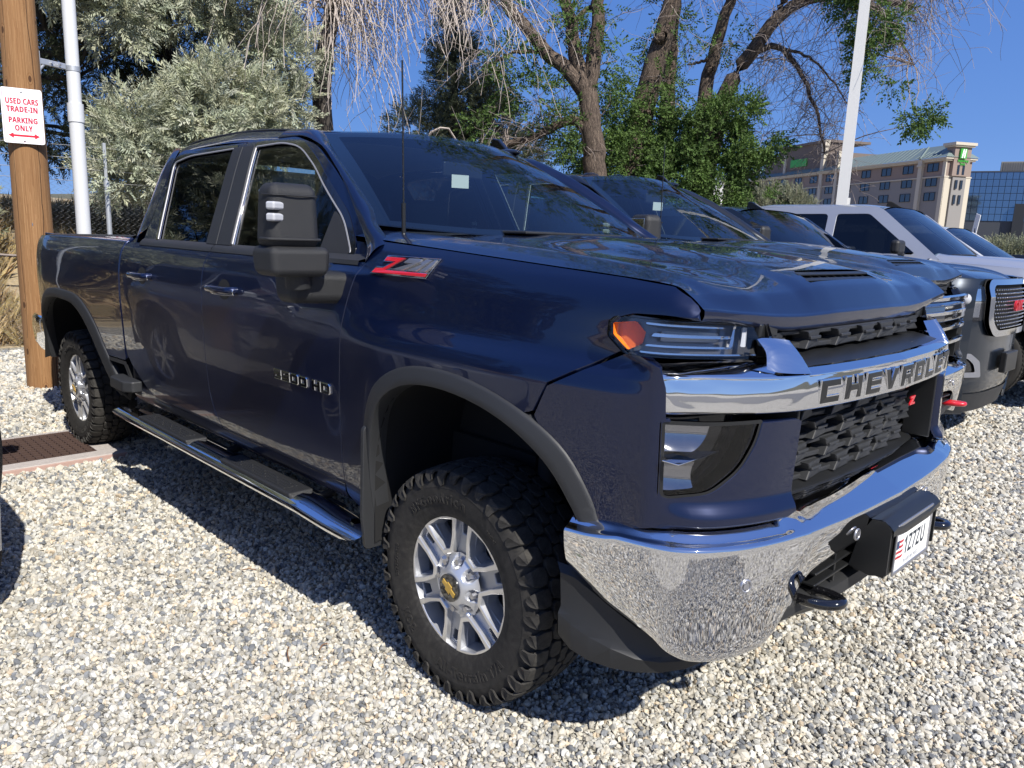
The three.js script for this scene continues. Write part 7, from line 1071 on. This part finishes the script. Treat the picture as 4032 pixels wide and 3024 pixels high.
// ---------------------------------------------------------------- other parked vehicles (front axle above the origin, facing +x)
let carWheel = null;
function smallWheel(parent, x, z, R, right) {
  const w = subgroup('wheel', parent, [x, R - 0.004, z]); w.scale.setScalar(R / 0.40); if (!right) w.rotation.y = Math.PI;
  if (!carWheel) {
    const t = new THREE.LatheGeometry([[0.27, -0.11], [0.33, -0.125], [0.385, -0.115], [0.398, -0.09], [0.40, 0], [0.398, 0.09], [0.385, 0.115], [0.33, 0.125], [0.27, 0.11]].map(([r, z2]) => new THREE.Vector2(r, z2)), 56); t.rotateX(Math.PI / 2);
    const grooves = []; for (let i = 0; i < 60; i++) { const a = i / 60 * 6.2832; grooves.push(move(box(0.004, 0.022, 0.06, 0, 0, 0, 0.001), Math.cos(a) * 0.402, Math.sin(a) * 0.402, 0.075, 0, 0, a), move(box(0.004, 0.022, 0.06, 0, 0, 0, 0.001), Math.cos(a + 0.05) * 0.402, Math.sin(a + 0.05) * 0.402, -0.075, 0, 0, a + 0.05), move(box(0.004, 0.02, 0.05, 0, 0, 0, 0.001), Math.cos(a + 0.02) * 0.402, Math.sin(a + 0.02) * 0.402, 0, 0, 0, a)); }
    const rim = new THREE.LatheGeometry([[0.262, 0.10], [0.274, 0.118], [0.266, 0.122], [0.25, 0.10], [0.245, -0.05]].map(([r, z2]) => new THREE.Vector2(r, z2)), 56); rim.rotateX(Math.PI / 2); const sp = []; for (let k = 0; k < 6; k++) for (const d of [-0.11, 0.11]) { const g = extrude([[0.05, -0.018], [0.25, -0.012], [0.25, 0.012], [0.05, 0.018]], 0.03, 0.006); g.rotateZ(k * Math.PI / 3 + d); g.translate(0, 0, 0.075); sp.push(g); } const hub = new THREE.CylinderGeometry(0.06, 0.07, 0.05, 24); hub.rotateX(Math.PI / 2); hub.translate(0, 0, 0.09); const disc = new THREE.CylinderGeometry(0.24, 0.24, 0.02, 32); disc.rotateX(Math.PI / 2); disc.translate(0, 0, -0.02);
    carWheel = [['tyre', norm(t), M.rubber], ['tread', merge(grooves), M.rubberTread], ['rim', merge([rim, sp, hub]), M.alloyPaint], ['brake_disc', norm(disc), M.dark]];
  }
  for (const [n, g, m] of carWheel) part(n, g, m, w);
  return w;
}
function makeCar(o) {
  // o: hoodF, hoodR heights; nose x; cowl x; roofF, roofR x; roofY; tail x; belt; W half width; wb; R wheel radius; kind 'suv' or 'pickup'
  const T = thing(o.name, o.label, o.cat, [0, 0, 0], o.group), P = o.paint, W = o.W, nose = o.nose, arch = o.R + 0.10;
  const sideProf = curve([[0.25, W - 0.10], [0.42, W - 0.025], [0.6, W], [o.belt - 0.35, W - 0.005], [o.belt - 0.12, W - 0.02], [o.belt, W - 0.075]]);
  const planW = curve([[o.tail, W - 0.16], [o.tail + 0.35, W - 0.05], [o.tail + 1.0, W], [0.25, W], [nose - 0.45, W - 0.05], [nose - 0.22, W - 0.15], [nose - 0.08, W - 0.32], [nose, W - 0.60]]);
  const top = (x) => x > o.cowl ? lerp(o.hoodR, o.hoodF, Math.pow((x - o.cowl) / (nose - o.cowl), 1.6)) - 0.045 : o.kind === 'pickup' && x < o.roofR - 0.1 ? o.bed : o.belt;
  const topS = (x) => { const e = 0.05; return (top(x - e) + top(x) + top(x + e)) / 3; };
  const zS = (x, y) => { const t = topS(x), yy = y * o.belt / Math.max(t, 0.5) * 0 + y; return Math.min(sideProf(Math.min(yy + (o.belt - t) * smooth(0.8, t, y), o.belt)), 9) - (W - planW(x)); };
  const xs = nose - 0.10;
  const wheelCut = (x, y) => Math.min(Math.hypot(x, y - o.R) - arch, Math.hypot(x + o.wb, y - o.R) - arch);
  for (const s of [1, -1]) { const m = (g) => s > 0 ? g : mirrorZ(norm(g)), f = (x, y) => [x, y, zS(x, y)];
    part('body_side', m(panel({ f, inside: (x, y) => Math.min(wheelCut(x, y), topS(x) - y, y - 0.30), u0: o.tail + 0.02, u1: xs, v0: 0.28, v1: Math.max(o.belt, o.hoodR) + 0.01, nu: 120, nv: 40, thick: 0.03 })), P, T);
    part('sill', m(panel({ f: (x, y) => [x, y, zS(x, y) + 0.008], inside: (x, y) => Math.min(wheelCut(x, y) + 0.012, Math.max(0.075 - Math.abs(wheelCut(x, y) - 0.03), (o.cladY ?? 0.40) - y, -1)), u0: o.tail + 0.05, u1: xs, v0: 0.24, v1: o.R * 2 + 0.25, nu: 160, nv: 40, thick: 0.02 })), M.trim, T);
  }
  // front and tail in plan
  const front = (y0, y1, d, mat, name, zlim = 1, n = 14) => { const rows = []; for (let k = 0; k <= 6; k++) { const y = lerp(y0, y1, k / 6), row = []; for (let i = 0; i <= n; i++) { const zz = lerp(-1, 1, i / n) * zlim, a = Math.abs(zz), x = nose - 0.02 - Math.pow(a, 3.2) * 0.30 - Math.max(0, y - o.hoodF + 0.18) * 0.25 - Math.max(0, 0.5 - y) * 0.25; row.push([x + d, y, zz * (W - 0.075)]); } rows.push(row); } return part(name, loft(rows, 20, 60, { flip: true }), mat, T); };
  front(0.30, o.hoodF - 0.04, 0, P, 'front_fascia'); front(0.24, 0.40, 0.012, M.trim, 'lower_bumper', 0.98);
  part('hood', panel({ f: (u, v) => { const x = lerp(o.cowl - 0.05, nose - 0.03 - Math.pow(Math.abs(v), 3) * 0.28, u), a = Math.abs(v), y = topS(Math.min(x, nose)) + 0.045 * (1 - Math.pow(a, 6)) + (o.ridge ?? 0.02) * smooth(0.55, 0.66, a) * (1 - smooth(0.72, 0.95, a)) - 0.10 * Math.pow(u, 9); return [x, y, v * Math.min(planW(x) - 0.06, W - 0.075)]; }, u0: 0, u1: 1, v0: -1, v1: 1, nu: 40, nv: 60, thick: 0.02, flip: true }), P, T);
  part('tail', loft([0.35, 0.7, 1.0, topS(o.tail + 0.2)].map((y) => [-1, -0.8, -0.4, 0, 0.4, 0.8, 1].map((v) => [o.tail + Math.pow(Math.abs(v), 4) * 0.12, y, v * (W - 0.10)])), 8, 24), P, T);
  // cabin
  const yR = o.roofY, capW = (y) => lerp(W - 0.085, W - 0.30, (y - o.belt) / (yR - o.belt)), wsTop = o.roofF, cowl = o.cowl;
  const cabBack = o.roofR - (o.kind === 'pickup' ? 0.06 : 0.22), outline = roundPoly([[cowl + 0.05, o.belt], [wsTop - 0.02, yR - 0.035, 0.10], [o.roofR + 0.1, yR - 0.05, 0.10], [cabBack, o.belt]], 0.02, 6), so = sdPoly(outline), inner = [[cowl - 0.20, o.belt + 0.045], [wsTop - 0.12, yR - 0.115], [o.roofR + 0.12, yR - 0.13], [cabBack + 0.15, o.belt + 0.05]], bx = lerp(inner[0][0], inner[3][0], 0.48), gap = 0.05;
  const w1 = sdPoly(roundPoly([inner[0], inner[1], [bx + gap, yR - 0.12], [bx + gap + 0.02, o.belt + 0.045]], 0.04)), w2 = sdPoly(roundPoly([[bx - gap + 0.02, o.belt + 0.045], [bx - gap, yR - 0.12], inner[2], inner[3]], 0.05));
  for (const s of [1, -1]) { const m = (g) => s > 0 ? g : mirrorZ(norm(g)), f = (x, y) => [x, y, capW(y) - 0.03 * smooth(wsTop - 0.2, cowl, x)], rng0 = { u0: cabBack - 0.05, u1: cowl + 0.1, v0: o.belt - 0.01, v1: yR, nu: 90, nv: 34 };
    part('window_frame', m(panel({ f, inside: (x, y) => Math.min(so(x, y), -w1(x, y), -w2(x, y)), ...rng0, thick: 0.02 })), P, T);
    part('window', m(panel({ f: (x, y) => { const p = f(x, y); p[2] -= 0.012; return p; }, inside: (x, y) => Math.max(w1(x, y), w2(x, y)) + 0.01, ...rng0, thick: 0 })), o.openGlass ? M.glassDark : M.glassDark, T);
    if (!o.noMirror) part('door_mirror', m(merge([box(0.10, 0.15, 0.22, cowl - 0.32, o.belt + 0.12, W + 0.10, 0.04), rod([cowl - 0.32, o.belt + 0.04, W - 0.05], [cowl - 0.32, o.belt + 0.08, W + 0.08], 0.03)])), o.mirrorPaint ?? P, T); }
  const rw = W - 0.30;
  part('roof', panel({ f: (x, v) => { const a = Math.abs(v), e = smooth(o.roofR + 0.35, o.roofR - 0.05, x), q = smooth(wsTop - 0.35, wsTop + 0.02, x); return [x, yR - 0.045 * Math.pow(a, 5) - 0.035 * e - 0.03 * q + 0.01 * (1 - a * a), v * (rw + 0.015)]; }, u0: o.roofR - 0.02, u1: wsTop + 0.01, v0: -1, v1: 1, nu: 40, nv: 40, thick: 0.02, flip: true }), P, T);
  const ws = []; for (let k = 0; k <= 4; k++) { const t = k / 4, row = []; for (let i = 0; i <= 8; i++) { const s = i / 4 - 1, a = s * s; row.push([lerp(cowl + 0.12 - 0.14 * a, wsTop + 0.03 - 0.07 * a, t), lerp(o.belt + 0.02, yR - 0.03, t) + 0.02 * Math.sin(t * 3.14) - 0.01 * a, s * lerp(W - 0.13, rw, t)]); } ws.push(row); }
  part('windscreen', loft(ws, 10, 24), M.glass, T); part('wiper', tube([[cowl + 0.02, o.belt + 0.05, 0.5], [cowl + 0.10, o.belt + 0.06, 0.1], [cowl + 0.10, o.belt + 0.055, -0.2]], 0.009, 12, 5), M.dark, T);
  part('interior', [box(o.cowl - o.roofR - 0.3, 0.05, 2 * W - 0.3, (o.cowl + o.roofR) / 2, o.belt - 0.35, 0), box(0.5, 0.10, 2 * W - 0.3, cowl - 0.30, o.belt - 0.02, 0, 0.05), box(0.05, 0.8, 2 * W - 0.5, o.roofR + 0.2, o.belt, 0)], M.dark, T);
  for (const z of [0.38, -0.38]) { const hr = new RoundedBoxGeometry(0.12, 0.75, 0.46, 3, 0.06); hr.translate((cowl + o.roofR) / 2 + 0.35, o.belt - 0.05, z); part('seat', hr, M.seat, T); }
  part('underbody', [box(o.wb + 1.2, 0.3, 2 * W - 0.5, -o.wb / 2, 0.45, 0), box(o.wb - 0.2, 0.25, 2 * W - 0.15, -o.wb / 2, 0.46, 0)], M.dark, T);
  for (const [x, z] of [[0, 1], [0, -1], [-o.wb, 1], [-o.wb, -1]]) smallWheel(T, x, z * (W - 0.14), o.R, z > 0);
  for (const s of [1, -1]) for (const x of [0, -o.wb]) { const L = new THREE.CylinderGeometry(arch + 0.02, arch + 0.02, 0.5, 24, 1, true, 0, Math.PI); L.rotateX(Math.PI / 2); L.rotateZ(Math.PI); L.rotateZ(Math.PI / 2 * 0); L.translate(x, o.R, s * (W - 0.32)); part('wheel_housing', L, M.dark, T); }
  if (o.kind === 'pickup') { part('bed_floor', [box(o.roofR - o.tail - 0.2, 0.05, 2 * W - 0.3, (o.roofR + o.tail) / 2, o.bed - 0.45, 0), box(0.05, 0.9, 2 * W - 0.4, o.roofR - 0.08, o.belt - 0.35, 0)], M.dark, T); part('rear_window', [move(new THREE.PlaneGeometry(1.3, yR - o.belt - 0.1), cabBack + 0.005, (yR + o.belt) / 2, 0, 0, -Math.PI / 2, 0)], M.glassDark, T); }
  else part('rear_window', [loft([[[cabBack, o.belt, -W + 0.15], [cabBack, o.belt, 0], [cabBack, o.belt, W - 0.15]], [[o.roofR, yR - 0.06, -rw], [o.roofR, yR - 0.05, 0], [o.roofR, yR - 0.06, rw]]], 4, 8)], M.glassDark, T);
  if (o.fin) { const s = extrude(roundPoly([[-0.10, 0], [0.10, 0], [-0.03, 0.075], [-0.075, 0.08]], 0.01), 0.03, 0.008); s.translate(o.fin[0], yR - 0.005, o.fin[1] - 0.015); part('roof_fin', s, o.finPaint ?? P, T); }
  const Fx = (z, y) => nose - 0.02 - Math.pow(Math.abs(z) / (W - 0.075), 3.2) * 0.30 - Math.max(0, y - o.hoodF + 0.18) * 0.25;
  // lamps
  for (const s of [1, -1]) { const [z0, z1, y0, y1] = o.lamp, g = subgroup('headlight', T), mk = (d, mat, nm, k = 1) => part(nm, loft([0, 0.5, 1].map((t) => [0, 0.25, 0.5, 0.75, 1].map((q) => { const z = lerp(z0, z1, 0.5 + (q - 0.5) * k), y = lerp(y0, y1, 0.5 + (t - 0.5) * k); return [Fx(z, y) + d - (q > 0.8 ? 0.03 : 0), y, z * s]; })), 8, 16), mat, g); mk(0.012, M.gloss, 'bezel', 1.08); mk(0.016, M.chromeThin, 'reflector', 0.86); mk(0.03, M.lens, 'lens', 1); part('lamp_bowl', move(new THREE.SphereGeometry(0.05, 14, 10), Fx((z0 + z1) / 2, (y0 + y1) / 2) + 0.005, lerp(y0, y1, 0.62), (z0 + z1) / 2 * s), M.ledWhite, g); }
  o.extra?.(T, Fx);
  T.position.set(...o.at); if (o.turn) T.rotation.y = o.turn;
  return T;
}
makePickup({ label: 'dark blue crew-cab pickup truck with chrome bumper, nearest in the row', paint: M.navy, group: undefined });
makePickup({ second: true, label: 'black crew-cab pickup truck with red tow hooks, second in the row', paint: M.black, blackout: false, redHooks: true, roofLamps: true, at: [-0.62, 0.015, -2.5] });
makeCar({ name: 'suv', label: 'dark slate sport utility with a chrome mesh grille, third in the row', cat: 'SUV', paint: M.slate, kind: 'suv', W: 1.02, wb: 2.95, R: 0.40, nose: 0.93, hoodF: 1.37, hoodR: 1.43, cowl: -0.62, roofF: -1.30, roofR: -3.7, roofY: 1.90, tail: -4.15, belt: 1.36, cladY: 0.36, lamp: [0.60, 0.93, 1.01, 1.27], at: [-0.74, 0.03, -5.0], fin: [-1.55, -0.1], ridge: 0.02,
  extra(T, Fx) {
    const g = subgroup('grille', T), ring = roundPoly([[-0.46, 0.87], [0.46, 0.87], [0.56, 0.98], [0.58, 1.28], [0.54, 1.33], [-0.54, 1.33], [-0.58, 1.28], [-0.56, 0.98]], 0.06, 5), hole = roundPoly([[-0.41, 0.92], [0.41, 0.92], [0.50, 1.005], [0.52, 1.25], [0.49, 1.285], [-0.49, 1.285], [-0.52, 1.25], [-0.50, 1.005]], 0.05, 5), sr = sdPoly(ring), sh = sdPoly(hole), f = (d) => (z, y) => [Fx(z, y) + d, y, z];
    part('grille_ring', panel({ f: f(0.05), inside: (z, y) => Math.min(sr(z, y), -sh(z, y)), u0: -0.6, u1: 0.6, v0: 0.85, v1: 1.35, nu: 80, nv: 40, thick: 0.05, flip: true }), M.chromeThin, g);
    part('grille_backing', panel({ f: f(0.012), inside: (z, y) => sr(z, y), u0: -0.6, u1: 0.6, v0: 0.85, v1: 1.35, nu: 40, nv: 30, thick: 0, flip: true }), M.dark, g);
    const bits = []; for (let j = 0; j < 12; j++) for (let i = -11; i <= 11; i++) { const z = (i + (j % 2) * 0.5) * 0.046, y = 0.935 + j * 0.031; if (sh(z, y) < 0.015) continue; bits.push(box(0.02, 0.012, 0.026, Fx(z, y) + 0.032, y, z, 0.004)); } part('grille_mesh', bits, M.chromeThin, g).userData.kind = 'stuff';
    const t = new TextGeometry('GMC', { font, size: 0.085, depth: 0.015, curveSegments: 3 }); t.computeBoundingBox(); const w = t.boundingBox.max.x; t.rotateY(Math.PI / 2); t.translate(Fx(0, 1.1) + 0.055, 1.07, w / 2); part('emblem', t, M.red, g);
    for (const s of [1, -1]) { const c = subgroup('fog_surround', T), o = roundPoly([[0.50, 0.54], [0.88, 0.55], [0.90, 0.73], [0.66, 0.74], [0.54, 0.67]].map(([z, y]) => [z, y]), 0.02), i2 = roundPoly([[0.58, 0.585], [0.87, 0.59], [0.88, 0.695], [0.68, 0.70], [0.61, 0.65]], 0.02), a = sdPoly(o), b = sdPoly(i2), m = (q) => s > 0 ? q : mirrorZ(norm(q)); part('surround', m(panel({ f: f(0.02), inside: (z, y) => Math.min(a(z, y), -b(z, y)), u0: 0.48, u1: 0.92, v0: 0.52, v1: 0.76, nu: 60, nv: 30, thick: 0.04, flip: true })), M.steel, c); part('lamp_pocket', m(panel({ f: f(0.004), inside: (z, y) => b(z, y) + 0.01, u0: 0.48, u1: 0.92, v0: 0.52, v1: 0.76, nu: 30, nv: 20, thick: 0, flip: true })), M.gloss, c); }
    part('plate_bracket', [box(0.05, 0.17, 0.36, nose0(Fx) + 0.05, 0.64, 0, 0.01)], M.plasticSatin, T);
  } });
function nose0(Fx) { return Fx(0, 0.55); }
makeCar({ name: 'pickup_truck', label: 'silver crew-cab pickup truck with black side glass, fourth in the row', cat: 'pickup truck', paint: M.silver, kind: 'pickup', W: 1.01, wb: 3.69, R: 0.41, nose: 0.95, hoodF: 1.34, hoodR: 1.42, cowl: -0.55, roofF: -1.22, roofR: -2.95, roofY: 1.99, tail: -4.9, belt: 1.39, bed: 1.40, lamp: [0.62, 0.92, 1.00, 1.24], at: [-0.36, 0.08, -7.4], fin: [-1.42, -0.2], finPaint: M.dark, mirrorPaint: M.plastic, ridge: 0.03,
  extra(T, Fx) { const g = subgroup('grille', T); part('grille_surround', [loft([0.86, 1.0, 1.16].map((y) => [-0.58, -0.3, 0, 0.3, 0.58].map((z) => [Fx(z, y) + 0.02, y, z])), 6, 20)], M.gloss, g); for (const y of [0.95, 1.08]) part('grille_bar', [loft([y - 0.02, y + 0.02].map((q) => [-0.56, 0, 0.56].map((z) => [Fx(z, q) + 0.035, q, z])), 2, 16)], M.chromeThin, g); part('bumper_bar', [loft([0.55, 0.66, 0.78].map((y) => [-0.9, -0.5, 0, 0.5, 0.9].map((z) => [Fx(z, y) + 0.03, y, z])), 6, 24)], M.chromeThin, T); } });
makeCar({ name: 'suv', label: 'white sport utility parked beyond the silver pickup, fifth in the row', cat: 'SUV', paint: M.white, kind: 'suv', W: 0.97, wb: 2.85, R: 0.37, nose: 0.92, hoodF: 1.02, hoodR: 1.16, cowl: -0.45, roofF: -1.35, roofR: -3.5, roofY: 1.80, tail: -3.9, belt: 1.16, cladY: 0.40, lamp: [0.60, 0.88, 0.78, 0.94], at: [-0.35, 0.12, -10.0], fin: [-3.1, 0], ridge: 0.0 });
makeCar({ name: 'pickup_truck', label: 'black pickup truck at the right edge with its cab against dry grass', cat: 'pickup truck', paint: M.black, kind: 'pickup', W: 0.99, wb: 3.5, R: 0.40, nose: 0.9, hoodF: 1.18, hoodR: 1.32, cowl: -0.6, roofF: -1.2, roofR: -2.9, roofY: 1.93, tail: -4.6, belt: 1.30, bed: 1.30, lamp: [0.6, 0.9, 0.9, 1.1], at: [2.2, 0.25, -15.6], turn: 0, ridge: 0.02 });
makeCar({ name: 'hatchback', label: 'pale grey car whose front wheel shows at the left edge', cat: 'car', paint: M.grey, kind: 'suv', W: 0.955, wb: 2.80, R: 0.36, nose: 0.90, hoodF: 0.98, hoodR: 1.08, cowl: -0.55, roofF: -1.35, roofR: -3.4, roofY: 1.70, tail: -3.75, belt: 1.10, cladY: 0.42, lamp: [0.58, 0.86, 0.74, 0.90], at: [-2.05, 0, 2.83], ridge: 0.0 });
scene.updateMatrixWorld(true);
renderer.render(scene, camera);
